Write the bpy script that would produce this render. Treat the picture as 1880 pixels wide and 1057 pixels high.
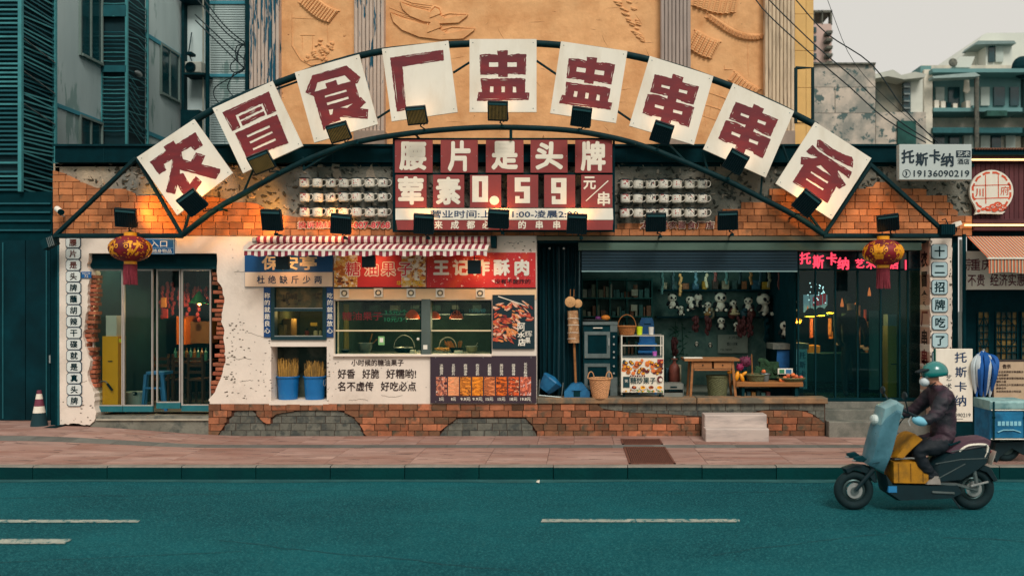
import bpy, bmesh, math, random
from mathutils import Vector, Matrix
from mathutils.geometry import tessellate_polygon
R = math.radians
random.seed(7)
sc = bpy.context.scene
for o in list(bpy.data.objects): bpy.data.objects.remove(o, do_unlink=True)

# ------------------------------------------------------------------ camera
D, F, VX, VY, EYE = 14.0, 1610.0, 1060.0, 565.0, 2.2      # facade at y=0, camera 14 m in front of it
cd = bpy.data.cameras.new('camera'); cam = bpy.data.objects.new('camera', cd)
sc.collection.objects.link(cam); sc.camera = cam
cam.location = (0, -D, EYE); cam.rotation_euler = (R(90), 0, 0)
cd.sensor_width = 36; cd.lens = 36*F/1880
cd.shift_x = (940-VX)/1880; cd.shift_y = (VY-528.5)/1880
cd.clip_start = .1; cd.clip_end = 800
cd.dof.use_dof = True; cd.dof.focus_distance = 13.6; cd.dof.aperture_fstop = 1.0

# ------------------------------------------------------------------ sky and light
W = bpy.data.worlds.new('World'); sc.world = W; W.use_nodes = True
nt = W.node_tree; nt.nodes.clear()
sky = nt.nodes.new('ShaderNodeTexSky'); sky.sky_type = 'NISHITA'; sky.sun_disc = False
sky.sun_elevation = R(48); sky.sun_rotation = R(164); sky.air_density = 1.5; sky.dust_density = 4
b1 = nt.nodes.new('ShaderNodeBackground'); b1.inputs[1].default_value = .06
nt.links.new(sky.outputs[0], b1.inputs[0])
b2 = nt.nodes.new('ShaderNodeBackground'); b2.inputs[0].default_value = (.78, .745, .68, 1); b2.inputs[1].default_value = .90
mx = nt.nodes.new('ShaderNodeMixShader'); mx.inputs[0].default_value = .90
wo = nt.nodes.new('ShaderNodeOutputWorld')
nt.links.new(b1.outputs[0], mx.inputs[1]); nt.links.new(b2.outputs[0], mx.inputs[2]); nt.links.new(mx.outputs[0], wo.inputs[0])
sd = bpy.data.lights.new('sun', 'SUN'); sd.energy = 1.9; sd.angle = R(20); sd.color = (1, .95, .88)
sun = bpy.data.objects.new('sun', sd); sc.collection.objects.link(sun)
sun.rotation_euler = (R(44), 0, R(16))       # high behind the camera, a little to the right
sc.view_settings.view_transform = 'Standard'; sc.view_settings.look = 'None'
sc.view_settings.exposure = 0.14; sc.view_settings.gamma = 1
sc.view_settings.use_curve_mapping = False
sc.cycles.use_denoising = True
sc.cycles.max_bounces = 6; sc.cycles.diffuse_bounces = 3; sc.cycles.glossy_bounces = 3
sc.cycles.transparent_max_bounces = 12; sc.cycles.sample_clamp_indirect = 4

# ------------------------------------------------------------------ pixel -> metre helpers (only for measuring the photograph)
def k(Y=0): return (D+Y)/F
def X(px, Y=0): return (px-VX)*k(Y)
def Z(py, Y=0): return EYE-(py-VY)*k(Y)
def P(px, py, Y=0): return Vector((X(px, Y), Y, Z(py, Y)))
def YX(px, xw): return xw*F/(px-VX)-D           # depth of the plane x = xw seen at px

# ------------------------------------------------------------------ materials
def lin(c):
    return tuple(((v/255)/12.92 if v <= 10 else (((v/255)+.055)/1.055)**2.4) for v in c)
MATS = {}
def mat(name, c, rough=.75, var=.18, scale=6, c2=None, thr=.5, soft=.08, sc2=3, bump=.0, bscale=40, metal=0, emit=0, spec=.35,
        rnd=0, alpha=None, stretch=None, coat=0, hue=None, c3=None, thr3=.62, sc3=9, trans=0):
    if name in MATS: return MATS[name]
    m = bpy.data.materials.new(name); m.use_nodes = True; MATS[name] = m
    n = m.node_tree; L = n.links; N = n.nodes
    b = N['Principled BSDF']
    b.inputs['Roughness'].default_value = rough; b.inputs['Metallic'].default_value = metal
    b.inputs['Specular IOR Level'].default_value = spec
    base = (*lin(c), 1)
    tc = N.new('ShaderNodeTexCoord'); mp = N.new('ShaderNodeMapping'); L.new(tc.outputs['Object'], mp.inputs[0])
    oi = N.new('ShaderNodeObjectInfo')
    ad = N.new('ShaderNodeVectorMath'); ad.operation = 'MULTIPLY_ADD'
    L.new(oi.outputs['Random'], ad.inputs[0]); ad.inputs[1].default_value = (37, 91, 53); L.new(mp.outputs[0], ad.inputs[2])
    vec = ad.outputs[0]
    if stretch: mp.inputs['Scale'].default_value = stretch
    def noise(s, d=5):
        t = N.new('ShaderNodeTexNoise'); t.inputs['Scale'].default_value = s; t.inputs['Detail'].default_value = d
        t.inputs['Roughness'].default_value = .62; L.new(vec, t.inputs['Vector']); return t.outputs['Fac']
    def mix(f, a, bb, bt='MIX'):
        x = N.new('ShaderNodeMix'); x.data_type = 'RGBA'; x.blend_type = bt
        if isinstance(f, (int, float)): x.inputs[0].default_value = f
        else: L.new(f, x.inputs[0])
        for i, v in ((6, a), (7, bb)):
            if isinstance(v, tuple): x.inputs[i].default_value = v
            else: L.new(v, x.inputs[i])
        return x.outputs[2]
    def ramp(f, lo, hi):
        r = N.new('ShaderNodeMapRange'); r.inputs['From Min'].default_value = lo; r.inputs['From Max'].default_value = hi
        L.new(f, r.inputs['Value']); return r.outputs['Result']
    col = base
    if hue:      # a second tint picked per object
        col = mix(oi.outputs['Random'], base, (*lin(hue), 1))
    if var:
        v = tuple(min(1, x*(1+var*1.3)) for x in lin(c)); d = tuple(x*(1-var*1.3) for x in lin(c))
        f = ramp(noise(scale), .3, .7)
        g = mix(f, (*[1-var]*3, 1), (*[min(2, 1+var)]*3, 1))
        col = mix(1.0, col, g, 'MULTIPLY')
    if rnd:
        w = N.new('ShaderNodeTexWhiteNoise'); w.noise_dimensions = '1D'; L.new(oi.outputs['Random'], w.inputs['W'])
        g = N.new('ShaderNodeMapRange'); g.inputs['To Min'].default_value = 1-rnd; g.inputs['To Max'].default_value = 1+rnd
        L.new(w.outputs['Value'], g.inputs['Value'])
        cc = N.new('ShaderNodeCombineColor'); [L.new(g.outputs[0], cc.inputs[i]) for i in range(3)]
        col = mix(1.0, col, cc.outputs[0], 'MULTIPLY')
    if c2: col = mix(ramp(noise(sc2), thr-soft, thr+soft), col, (*lin(c2), 1))
    if c3: col = mix(ramp(noise(sc3, 8), thr3-.02, thr3+.02), col, (*lin(c3), 1))
    if isinstance(col, tuple): b.inputs['Base Color'].default_value = col
    else: L.new(col, b.inputs['Base Color'])
    if var and rough > .15:
        rr = N.new('ShaderNodeMapRange'); rr.inputs['To Min'].default_value = rough-.08; rr.inputs['To Max'].default_value = min(1, rough+.1)
        L.new(noise(scale*2.3), rr.inputs['Value']); L.new(rr.outputs[0], b.inputs['Roughness'])
    if bump:
        bp = N.new('ShaderNodeBump'); bp.inputs['Strength'].default_value = bump; bp.inputs['Distance'].default_value = .02
        L.new(noise(bscale, 8), bp.inputs['Height']); L.new(bp.outputs[0], b.inputs['Normal'])
    if emit:
        b.inputs['Emission Color'].default_value = base; b.inputs['Emission Strength'].default_value = emit
    if coat: b.inputs['Coat Weight'].default_value = coat
    if trans: b.inputs['Transmission Weight'].default_value = trans
    if alpha is not None: b.inputs['Alpha'].default_value = alpha
    return m
def glass(name, tint=(150, 200, 200), refl=.12, veil=(20, 60, 64), va=.12):
    """thin glass: see-through, with a faint dusty veil and a Fresnel reflection"""
    if name in MATS: return MATS[name]
    m = bpy.data.materials.new(name); m.use_nodes = True; MATS[name] = m
    n = m.node_tree; N = n.nodes; L = n.links; N.clear()
    t = N.new('ShaderNodeBsdfTransparent'); t.inputs[0].default_value = (*lin(tint), 1)
    g = N.new('ShaderNodeBsdfGlossy'); g.inputs['Roughness'].default_value = .03; g.inputs[0].default_value = (.8, .9, .9, 1)
    d = N.new('ShaderNodeBsdfDiffuse'); d.inputs[0].default_value = (*lin(veil), 1)
    fr = N.new('ShaderNodeFresnel'); fr.inputs[0].default_value = 1.5
    a = N.new('ShaderNodeMath'); a.operation = 'MULTIPLY_ADD'; a.inputs[1].default_value = refl*4; a.inputs[2].default_value = 0
    L.new(fr.outputs[0], a.inputs[0])
    m1 = N.new('ShaderNodeMixShader'); m1.inputs[0].default_value = va; L.new(t.outputs[0], m1.inputs[1]); L.new(d.outputs[0], m1.inputs[2])
    m2 = N.new('ShaderNodeMixShader'); L.new(a.outputs[0], m2.inputs[0]); L.new(m1.outputs[0], m2.inputs[1]); L.new(g.outputs[0], m2.inputs[2])
    o = N.new('ShaderNodeOutputMaterial'); L.new(m2.outputs[0], o.inputs[0])
    return m

# ------------------------------------------------------------------ mesh builder
def link(o): sc.collection.objects.link(o); return o
def tag(o, label=None, cat=None, group=None, kind=None):
    for a, v in (('label', label), ('category', cat), ('group', group), ('kind', kind)):
        if v: o[a] = v
    return o
def worldloc(o):
    v = Vector((0, 0, 0))
    while o: v += o.location; o = o.parent
    return v
def T(name, label, cat, loc, group=None, kind=None):
    o = bpy.data.objects.new(name, None); o.empty_display_size = .1; o.location = loc; link(o)
    return tag(o, label, cat, group, kind)
GL = {}
def glyph(s, bold=0):
    if (s, bold) not in GL:
        c = bpy.data.curves.new('t', 'FONT'); c.body = s; c.resolution_u = 2; c.offset = bold; c.fill_mode = 'FRONT'
        o = bpy.data.objects.new('t', c); me = o.to_mesh()
        GL[(s, bold)] = ([tuple(v.co[:2]) for v in me.vertices], [tuple(p.vertices) for p in me.polygons])
        o.to_mesh_clear(); bpy.data.objects.remove(o); bpy.data.curves.remove(c)
    return GL[(s, bold)]
class MB:
    def __init__(s): s.v = []; s.f = []; s.m = []; s.cm = 0
    def add(s, vs, fs, m=None):
        n = len(s.v); s.v += [tuple(v) for v in vs]; s.f += [tuple(i+n for i in f) for f in fs]; s.m += [s.cm if m is None else m]*len(fs)
        return s
    def box(s, x0, x1, y0, y1, z0, z1, m=None):
        x0, x1 = sorted((x0, x1)); y0, y1 = sorted((y0, y1)); z0, z1 = sorted((z0, z1))
        return s.add([(x0,y0,z0),(x1,y0,z0),(x1,y1,z0),(x0,y1,z0),(x0,y0,z1),(x1,y0,z1),(x1,y1,z1),(x0,y1,z1)],
                     [(0,3,2,1),(4,5,6,7),(0,1,5,4),(1,2,6,5),(2,3,7,6),(3,0,4,7)], m)
    def obox(s, c, ax, ay, az, m=None):
        """oriented box: centre and three half-axis vectors"""
        c, ax, ay, az = map(Vector, (c, ax, ay, az)); vs = []
        for z in (-1, 1):
            for x, y in ((-1,-1),(1,-1),(1,1),(-1,1)): vs.append(c+ax*x+ay*y+az*z)
        return s.add(vs, [(0,3,2,1),(4,5,6,7),(0,1,5,4),(1,2,6,5),(2,3,7,6),(3,0,4,7)], m)
    def pb(s, px0, py0, px1, py1, Y=0, th=.03, m=None):
        return s.box(X(px0,Y), X(px1,Y), Y, Y+th, Z(py1,Y), Z(py0,Y), m)
    def bev(s, x0, x1, y0, y1, z0, z1, b=.006, m=None):
        """box whose front (y0) face is chamfered"""
        b = min(b, (x1-x0)*.3, (z1-z0)*.3)
        vs = [(x0+b,y0,z0+b),(x1-b,y0,z0+b),(x1-b,y0,z1-b),(x0+b,y0,z1-b),(x0,y0+b,z0),(x1,y0+b,z0),(x1,y0+b,z1),(x0,y0+b,z1),(x0,y1,z0),(x1,y1,z0),(x1,y1,z1),(x0,y1,z1)]
        return s.add(vs, [(0,1,2,3),(4,5,1,0),(5,6,2,1),(6,7,3,2),(7,4,0,3),(8,9,5,4),(9,10,6,5),(10,11,7,6),(11,8,4,7),(9,8,11,10)], m)
    def prism(s, loops, y0, y1, m=None):
        """loops of (x,z): first outer, others holes; front face at y0, back at y1"""
        flat = [p for l in loops for p in l]; n = len(flat)
        tri = tessellate_polygon([[Vector((p[0], p[1], 0)) for p in l] for l in loops])
        vs = [(p[0], y0, p[1]) for p in flat]
        fs = [tuple(t) for t in tri]
        if y1 is not None:
            vs += [(p[0], y1, p[1]) for p in flat]; fs += [tuple(i+n for i in t[::-1]) for t in tri]
            a = 0
            for l in loops:
                c = len(l)
                fs += [(a+i, a+(i+1) % c, a+(i+1) % c+n, a+i+n) for i in range(c)]; a += c
        return s.add(vs, fs, m)
    def pp(s, loops, Y=0, th=.03, m=None):
        if not isinstance(loops[0][0], (tuple, list)): loops = [loops]
        return s.prism([[(X(a,Y), Z(b,Y)) for a, b in l] for l in loops], Y, None if th is None else Y+th, m)
    def tube(s, pts, r, n=8, m=None, closed=False, caps=True):
        pts = [Vector(p) for p in pts]; c = len(pts); rs = r if isinstance(r, (list, tuple)) else [r]*c
        vs = []; up = None
        for i, p in enumerate(pts):
            a = pts[(i-1) % c] if (i or closed) else p; b = pts[(i+1) % c] if (i < c-1 or closed) else p
            t = (b-a).normalized() if (b-a).length > 1e-9 else Vector((0,0,1))
            if up is None: up = Vector((0,0,1)) if abs(t.z) < .9 else Vector((0,1,0))
            u = t.cross(up)
            if u.length < 1e-6: u = t.orthogonal()
            u.normalize(); w = u.cross(t).normalized(); up = w
            for j in range(n):
                q = 2*math.pi*(j+.5)/n; vs.append(p+(u*math.cos(q)+w*math.sin(q))*rs[i])
        fs = []
        for i in range(c if closed else c-1):
            i2 = (i+1) % c
            fs += [(i*n+j, i*n+(j+1) % n, i2*n+(j+1) % n, i2*n+j) for j in range(n)]
        if caps and not closed: fs += [tuple(range(n))[::-1], tuple((c-1)*n+j for j in range(n))]
        return s.add(vs, fs, m)
    def lathe(s, prof, c, n=16, axis='z', m=None, sy=1):
        c = Vector(c); vs = []
        for r, h in prof:
            for j in range(n):
                q = 2*math.pi*j/n; a, b = r*math.cos(q), r*math.sin(q)*sy
                vs.append(c+Vector({'z': (a, b, h), 'y': (a, h, b), 'x': (h, a, b)}[axis]))
        kk = len(prof); fs = []
        for i in range(kk-1): fs += [(i*n+j, i*n+(j+1) % n, (i+1)*n+(j+1) % n, (i+1)*n+j) for j in range(n)]
        fs += [tuple(range(n))[::-1], tuple((kk-1)*n+j for j in range(n))]
        return s.add(vs, fs, m)
    def ball(s, c, r, n=14, k2=8, m=None, rot=None):
        r = r if isinstance(r, (tuple, list)) else (r, r, r); c = Vector(c); vs = []
        for i in range(k2+1):
            a = math.pi*i/k2
            for j in range(n):
                q = 2*math.pi*j/n; v = Vector((r[0]*math.sin(a)*math.cos(q), r[1]*math.sin(a)*math.sin(q), r[2]*math.cos(a)))
                if rot is not None: v = rot @ v
                vs.append(c+v)
        fs = []
        for i in range(k2): fs += [(i*n+j, (i+1)*n+j, (i+1)*n+(j+1) % n, i*n+(j+1) % n) for j in range(n)]
        return s.add(vs, fs, m)
    def text(s, t, px0, py0, px1, py1, Y=0, bold=0.0, m=None, rot=0, em=False, cw=None):
        """lettering fitted to a box of the photograph, at depth Y; rot in degrees, clockwise, about the box centre"""
        g, fs = glyph(t, 0)
        if not g: return s
        if bold > 0:      # a heavier face: the glyph repeated round a small circle, each copy a hair in front of the last
            nn = 8 if bold > .03 else 5; y_ = Y
            gx = [p[0] for p in g]; gy = [p[1] for p in g]
            fx = 1 if em else (max(gx)-min(gx))/(max(gx)-min(gx)+2*bold); fy = 1 if em else (max(gy)-min(gy))/(max(gy)-min(gy)+2*bold)
            u = (px1-px0)*(1/len(t) if em else fx/(max(gx)-min(gx)))*bold; w = (py1-py0)*(1 if em else fy/(max(gy)-min(gy)))*bold
            dx = 0 if em else u; dy = 0 if em else w
            for i in range(nn+1):
                a = 6.2832*i/nn; c_, s_ = (math.cos(a)*u, math.sin(a)*w) if i < nn else (0, 0); r_ = R(rot)
                ox, oy = c_*math.cos(r_)-s_*math.sin(r_), c_*math.sin(r_)+s_*math.cos(r_)
                s.text(t, px0+dx+ox, py0+dy+oy, px1-dx+ox, py1-dy+oy, y_-.00035*i, 0, m, rot, em)
            return s
        if em: a0, a1, b0, b1 = 0, len(t), -.12, .88
        else:
            a0 = min(p[0] for p in g); a1 = max(p[0] for p in g); b0 = min(p[1] for p in g); b1 = max(p[1] for p in g)
        cx, cy = (px0+px1)/2, (py0+py1)/2; cr, sr = math.cos(R(rot)), math.sin(R(rot)); vs = []
        for x, y in g:
            u = px0+(x-a0)/(a1-a0)*(px1-px0)-cx; w = py1-(y-b0)/(b1-b0)*(py1-py0)-cy
            vs.append(P(cx+u*cr-w*sr, cy+u*sr+w*cr, Y))
        return s.add(vs, fs, m)
    def row(s, t, xs, py0, py1, w, Y, bold=0, m=None):
        for ch, x in zip(t, xs): s.text(ch, x-w/2, py0, x+w/2, py1, Y, bold, m, em=True)
        return s
    def col(s, t, px, py0, pitch, w, Y, bold=0, m=None, h=None):
        h = h or w
        for i, ch in enumerate(t): s.text(ch, px-w/2, py0+i*pitch, px+w/2, py0+i*pitch+h, Y, bold, m, em=True)
        return s
    def build(s, name, mats, parent=None, label=None, cat=None, group=None, kind=None, smooth=None, origin=None, local=False, norm=True):
        me = bpy.data.meshes.new(name)
        if not isinstance(mats, (list, tuple)): mats = [mats]
        for m in mats: me.materials.append(m)
        if local: off = Vector((0,0,0))
        elif parent is not None: off = worldloc(parent)
        elif origin is not None: off = Vector(origin)
        else:
            xs = [v[0] for v in s.v]; ys = [v[1] for v in s.v]; zs = [v[2] for v in s.v]
            off = Vector(((min(xs)+max(xs))/2, (min(ys)+max(ys))/2, min(zs)))
        me.from_pydata([(v[0]-off.x, v[1]-off.y, v[2]-off.z) for v in s.v], [], s.f)
        if len(mats) > 1: me.polygons.foreach_set('material_index', s.m)
        if norm:
            bm = bmesh.new(); bm.from_mesh(me); bmesh.ops.recalc_face_normals(bm, faces=bm.faces); bm.to_mesh(me); bm.free()
        if smooth:
            me.polygons.foreach_set('use_smooth', [True]*len(me.polygons)); me.set_sharp_from_angle(angle=R(smooth))
        me.update()
        o = bpy.data.objects.new(name, me)
        if parent is None: o.location = off if not local else (0, 0, 0)
        else: o.parent = parent
        link(o); tag(o, label, cat, group, kind)
        return o
def kids(o): return [c for c in bpy.data.objects if c.parent == o]
def arc(p0, p1, p2, n=6):
    """n+1 points of a quadratic curve through the control polygon"""
    p0, p1, p2 = Vector(p0), Vector(p1), Vector(p2)
    return [p0*(1-t)**2+p1*2*t*(1-t)+p2*t*t for t in [i/n for i in range(n+1)]]
def smoothpath(pts, n=4):
    """Catmull-Rom through the points"""
    pts = [Vector(p) for p in pts]; out = []
    for i in range(len(pts)-1):
        a = pts[max(0, i-1)]; b = pts[i]; c = pts[i+1]; d = pts[min(len(pts)-1, i+2)]
        for j in range(n):
            t = j/n; out.append(.5*((2*b)+(c-a)*t+(2*a-5*b+4*c-d)*t*t+(3*b-a-3*c+d)*t**3))
    return out+[pts[-1]]
def spot(name, parent, loc, to, energy, color, size=R(95), r=.06, blend=.6):
    l = bpy.data.lights.new(name, 'SPOT'); l.energy = energy; l.color = color; l.spot_size = size; l.spot_blend = blend; l.shadow_soft_size = r
    o = bpy.data.objects.new(name, l); link(o); o.parent = parent
    o.location = Vector(loc)-(worldloc(parent) if parent else Vector((0,0,0)))
    o.rotation_euler = (Vector(to)-Vector(loc)).to_track_quat('-Z', 'Y').to_euler()
    return o
def point(name, parent, loc, energy, color, r=.04):
    l = bpy.data.lights.new(name, 'POINT'); l.energy = energy; l.color = color; l.shadow_soft_size = r
    o = bpy.data.objects.new(name, l); link(o); o.parent = parent
    o.location = Vector(loc)-(worldloc(parent) if parent else Vector((0,0,0)))
    return o
def pw(pts, x):
    """piecewise linear"""
    if x <= pts[0][0]: return pts[0][1]
    for (a, b), (c, d) in zip(pts, pts[1:]):
        if x <= c: return b+(d-b)*(x-a)/(c-a)
    return pts[-1][1]
def rough_loop(pts, amp, step, seed=1, closed=True):
    """subdivide a polygon (px) and jitter it, for broken plaster edges"""
    rr = random.Random(seed); out = []
    m = len(pts) if closed else len(pts)-1
    for i in range(m):
        (a, b), (c, d) = pts[i], pts[(i+1) % len(pts)]
        n = max(1, int(math.hypot(c-a, d-b)/step))
        for j in range(n):
            t = j/n; out.append((a+(c-a)*t+(rr.uniform(-amp, amp) if j else 0), b+(d-b)*t+(rr.uniform(-amp, amp) if j else 0)))
    if not closed: out.append(pts[-1])
    return out

# shared materials
M = dict(
 dark=mat('dark_teal_metal', (2, 46, 52), .65, .25, 8, spec=.1),
 black=mat('black_teal_paint', (1, 38, 44), .7, .2, 8, spec=.06),
 deep=mat('deep_teal', (1, 44, 50), .85, .25, 4, spec=.08),
 steel=mat('worn_steel', (120, 130, 128), .35, .2, 9, metal=.7),
 chrome=mat('aluminium_trim', (170, 172, 168), .35, .12, 12, metal=.5),
 plaster=mat('white_plaster', (234, 218, 202), .9, .07, 2.2, c2=(204, 188, 172), thr=.62, soft=.12, sc2=1.3, c3=(92, 78, 66), thr3=.735, sc3=7, bump=.25, bscale=30),
 plaster_side=mat('raw_plaster_edge', (120, 108, 96), .95, .3, 14, bump=.6),
 board=mat('sign_board_white', (236, 228, 212), .65, .03, 3, c2=(220, 208, 188), thr=.60, soft=.14, sc2=1.7, spec=.2, stretch=(1.6, 1, .6)),
 inkdark=mat('brush_lettering_maroon', (122, 34, 38), .75, .12, 3, c3=(232, 222, 206), thr3=.70, sc3=26, stretch=(1, 1, 3.5)),
 tile=mat('maroon_tile_board', (142, 60, 58), .7, .12, 3),
 tilewhite=mat('cream_lettering', (238, 226, 206), .6, .04, 8),
 navy=mat('navy_lettering', (14, 52, 92), .6, .1),
 ink=mat('dark_brown_lettering', (52, 34, 32), .7, .15, 30),
 blue=mat('blue_plastic', (20, 104, 165), .35, .1, 5, spec=.5, c2=(40, 120, 172), thr=.6, sc2=4),
 wood=mat('warm_wood', (150, 98, 52), .6, .3, 3, stretch=(1, 1, 8), bump=.2),
 brick=mat('orange_facing_brick', (198, 124, 76), .82, .22, 5, hue=(158, 98, 62), rnd=.26, c2=(112, 88, 66), thr=.66, sc2=3.5, bump=.35, bscale=26),
 brickjoint=mat('dark_brick_mortar', (74, 48, 36), .95, .3, 12, bump=.4),  # dark mortar behind the base wall bricks
 oldbrick=mat('old_red_brick', (170, 92, 66), .85, .3, 9, hue=(140, 84, 58), rnd=.3, bump=.5),
 greyblock=mat('grey_stone_block', (104, 104, 94), .9, .25, 5, rnd=.14, c2=(72, 76, 72), thr=.55, sc2=7, bump=.8, bscale=16),
 concrete=mat('grey_concrete', (122, 120, 108), .9, .25, 3, c2=(84, 88, 82), thr=.56, sc2=5, bump=.5, bscale=40),
)
# ------------------------------------------------------------------ ground, road, pavement
KY, KZ = -2.74, .17
road_m = mat('teal_grey_asphalt', (18, 90, 97), .9, .24, 1.3, c2=(12, 70, 78), thr=.5, soft=.14, sc2=.5, c3=(44, 112, 116), thr3=.55, sc3=75, bump=.8, bscale=110, spec=.08, stretch=(.6, 1, 1))
MB().add([(-300,-200,-.03),(300,-200,-.03),(300,500,-.03),(-300,500,-.03)], [(0,1,2,3)]).build('ground', mat('far_ground', (70, 84, 80)), kind='structure')
b = MB()
b.add([(-120,-60,0),(120,-60,0),(120,KY-.02,0),(-120,KY-.02,0)], [(0,1,2,3)]); b.build('road', road_m, kind='structure')
b = MB(); n = 60
for i in range(n+1):
    x = -12+i*.5; b.v += [(x, KY-.17-.04*math.sin(i*.9)-.03*random.random(), .004), (x, KY-.02, .004)]
b.f = [(2*i, 2*i+2, 2*i+3, 2*i+1) for i in range(n)]; b.m = [0]*n
b.build('gutter', mat('gutter_concrete', (36, 90, 90), .9, .2, 4, c2=(24, 78, 80), thr=.5, sc2=2.5, bump=.5), kind='structure')
mk = mat('worn_road_paint', (170, 172, 158), .85, .2, 7, c2=(120, 140, 132), thr=.5, soft=.15, sc2=3, c3=(36, 100, 102), thr3=.55, sc3=16)
def ground_quad(pts, z):
    o = []
    for px, py in pts:
        d = (EYE-z)*F/(py-VY); o.append(((px-VX)*d/F, d-D, z))
    return o
for pts, lb in (([(993,957.5),(1358,957.5),(1358,952),(996,952)], None), ([(-220,959),(253,958),(258,953.5),(-220,953)], None), ([(-400,998),(118,997),(133,988.5),(-400,989)], None)):
    MB().add(ground_quad(pts, .008), [(0,1,2,3)]).build('road_marking', mk, kind='structure')
MB().add(ground_quad([(1990,957.5),(2350,957.5),(2350,952),(1990,952)], .008), [(0,1,2,3)]).build('road_marking', mk, kind='structure')

b = MB(); rr = random.Random(40)
def crack(pts, w, z=.003):
    n = len(pts); vs = []
    for i, (x, y) in enumerate(pts): ww = w*rr.uniform(.5, 1.3); vs += [(x-ww*.5, y-ww, z), (x+ww*.5, y+ww, z)]
    b.add(vs, [(2*i, 2*i+2, 2*i+3, 2*i+1) for i in range(n-1)])
for x0, y0, L_, a in ((-8, -4.0, 5, .1), (-3.4, -5.7, 3.2, -.35), (.8, -3.6, 4.5, .06), (1.2, -6.2, 2.4, .4), (-6, -6.6, 3, .2), (3.5, -5.6, 3, -.2)):
    x, y = x0, y0; pts = []
    while x < x0+L_: pts.append((x, y)); x += .08; y += math.tan(a)*.08+rr.uniform(-.022,.022)
    crack(pts, .006)
b.build('road_crack', mat('tar_crack', (12, 58, 64), .9, .1), kind='structure')
def ss(a, b2, x):
    t = max(0, min(1, (x-a)/(b2-a))); return t*t*(3-2*t)
def gz(x, y):
    """pavement height: it climbs gently towards the wall at the left end"""
    return .158+.014*ss(0, KY, y)+.165*ss(X(470), X(95), x)*ss(KY+.2, -.3, y)
def slab(x0, x1, y0, y1, t=.05, g=.003, nx=3, ny=3):
    b = MB(); xs = [x0+g+(x1-x0-2*g)*i/nx for i in range(nx+1)]; ys = [y0+g+(y1-y0-2*g)*j/ny for j in range(ny+1)]
    for y in ys:
        for x in xs: b.v.append((x, y, gz(x, y)))
    n = len(b.v)
    for j in range(ny):
        for i in range(nx): a = j*(nx+1)+i; b.f.append((a, a+1, a+nx+2, a+nx+1))
    rim = [i for i in range(nx+1)]+[(j+1)*(nx+1)+nx for j in range(ny)]+[ny*(nx+1)+i for i in range(nx-1, -1, -1)]+[j*(nx+1) for j in range(ny-1, 0, -1)]
    for q in rim: b.v.append((b.v[q][0], b.v[q][1], b.v[q][2]-t))
    m = len(rim); b.f += [(rim[i], n+i, n+(i+1) % m, rim[(i+1) % m]) for i in range(m)]; b.m = [0]*len(b.f)
    return b
pave = T('sidewalk', None, None, (0,0,0), kind='structure')
b = MB(); nx = 40
for j, y in enumerate([KY+.1, -2, -1.2, -.5, .2, 1.2, 6]):
    for i in range(nx+1): x = -26+52*i/nx; b.v.append((x, y, gz(x, y)-.02))
b.f = [(j*(nx+1)+i, j*(nx+1)+i+1, (j+1)*(nx+1)+i+1, (j+1)*(nx+1)+i) for j in range(6) for i in range(nx)]; b.m = [0]*len(b.f)
b.build('mortar_bed', mat('pavement_joint', (116, 96, 84), .95, .2, 6), pave)
pm1 = mat('pink_paving_stone', (174, 142, 130), .85, .26, 1.6, c2=(146, 106, 92), thr=.52, soft=.14, sc2=1.1, bump=.5, bscale=60, rnd=.08, stretch=(.5, 2.6, 1), c3=(112, 88, 80), thr3=.60, sc3=5)
pm2 = mat('grey_channel_stone', (104, 104, 98), .85, .2, 4, rnd=.16, bump=.4)
x = -12.2; i = 0
while x < 9.5:
    w = (1.0, .8, 1.2, .9, 1.1)[i % 5]; i += 1
    slab(x, x+w, -2.61, -1.225).build('paving_slab', pm1, pave); x += w
x = -11.9; i = 0
while x < 9.5:
    w = (.6, .52, .7, .55)[i % 4]; i += 1
    slab(x, x+w, -.915, -.01).build('paving_slab', pm1, pave); x += w
x = -12.3
while x < 9.5:
    slab(x, x+.61, -1.22, -.92, ny=1, nx=2).build('channel_slab', pm2, pave); x += .61
slab(-26, -12.3, -2.6, 0, nx=12).build('paving_slab', pm1, pave)
slab(-26, X(108)-.02, .0, 3, nx=20).build('paving_slab', pm1, pave)

kerb = T('kerb', None, None, (0, KY, 0), kind='structure')
km = mat('dark_kerb_stone', (1, 58, 58), .85, .2, 4, spec=.1, c2=(1, 50, 52), thr=.5, sc2=2, bump=.5, bscale=30, rnd=.06)
kt = mat('kerb_top_stone', (128, 122, 112), .85, .2, 5, bump=.4)
def kstone(a, c, i):
    a = Vector(a); c = Vector(c); d = (c-a).normalized(); nrm = Vector((-d.y, d.x, 0)); a = a+d*.005; c = c-d*.005
    b = MB(); z = KZ+random.uniform(-.003, .003); bv = .018
    f = [a, c]; prof = [(0, 0), (0, z-bv), (bv, z), (.125, z), (.125, 0)]
    for p in f: b.v += [(p.x+nrm.x*u, p.y+nrm.y*u, w) for u, w in prof]
    b.f = [(0,5,6,1),(1,6,7,2),(2,7,8,3),(3,8,9,4),(0,1,2,3,4),(9,8,7,6,5)]; b.m = [0,1,1,0,0,0]
    b.build('kerb_stone', [km, kt], kerb)
x = X(60, KY); i = 0
while x < 9.6: kstone((x, KY, 0), (x+.955, KY, 0), i); x += .955; i += 1
pth = [(X(60,KY), KY), (-7.75, KY+.04), (-8.4, KY+.17), (-9.0, KY+.42), (-9.5, KY+.8), (-9.9, KY+1.3)]
for p, q in zip(pth, pth[1:]): kstone((*q, 0), (*p, 0), i)

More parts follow.
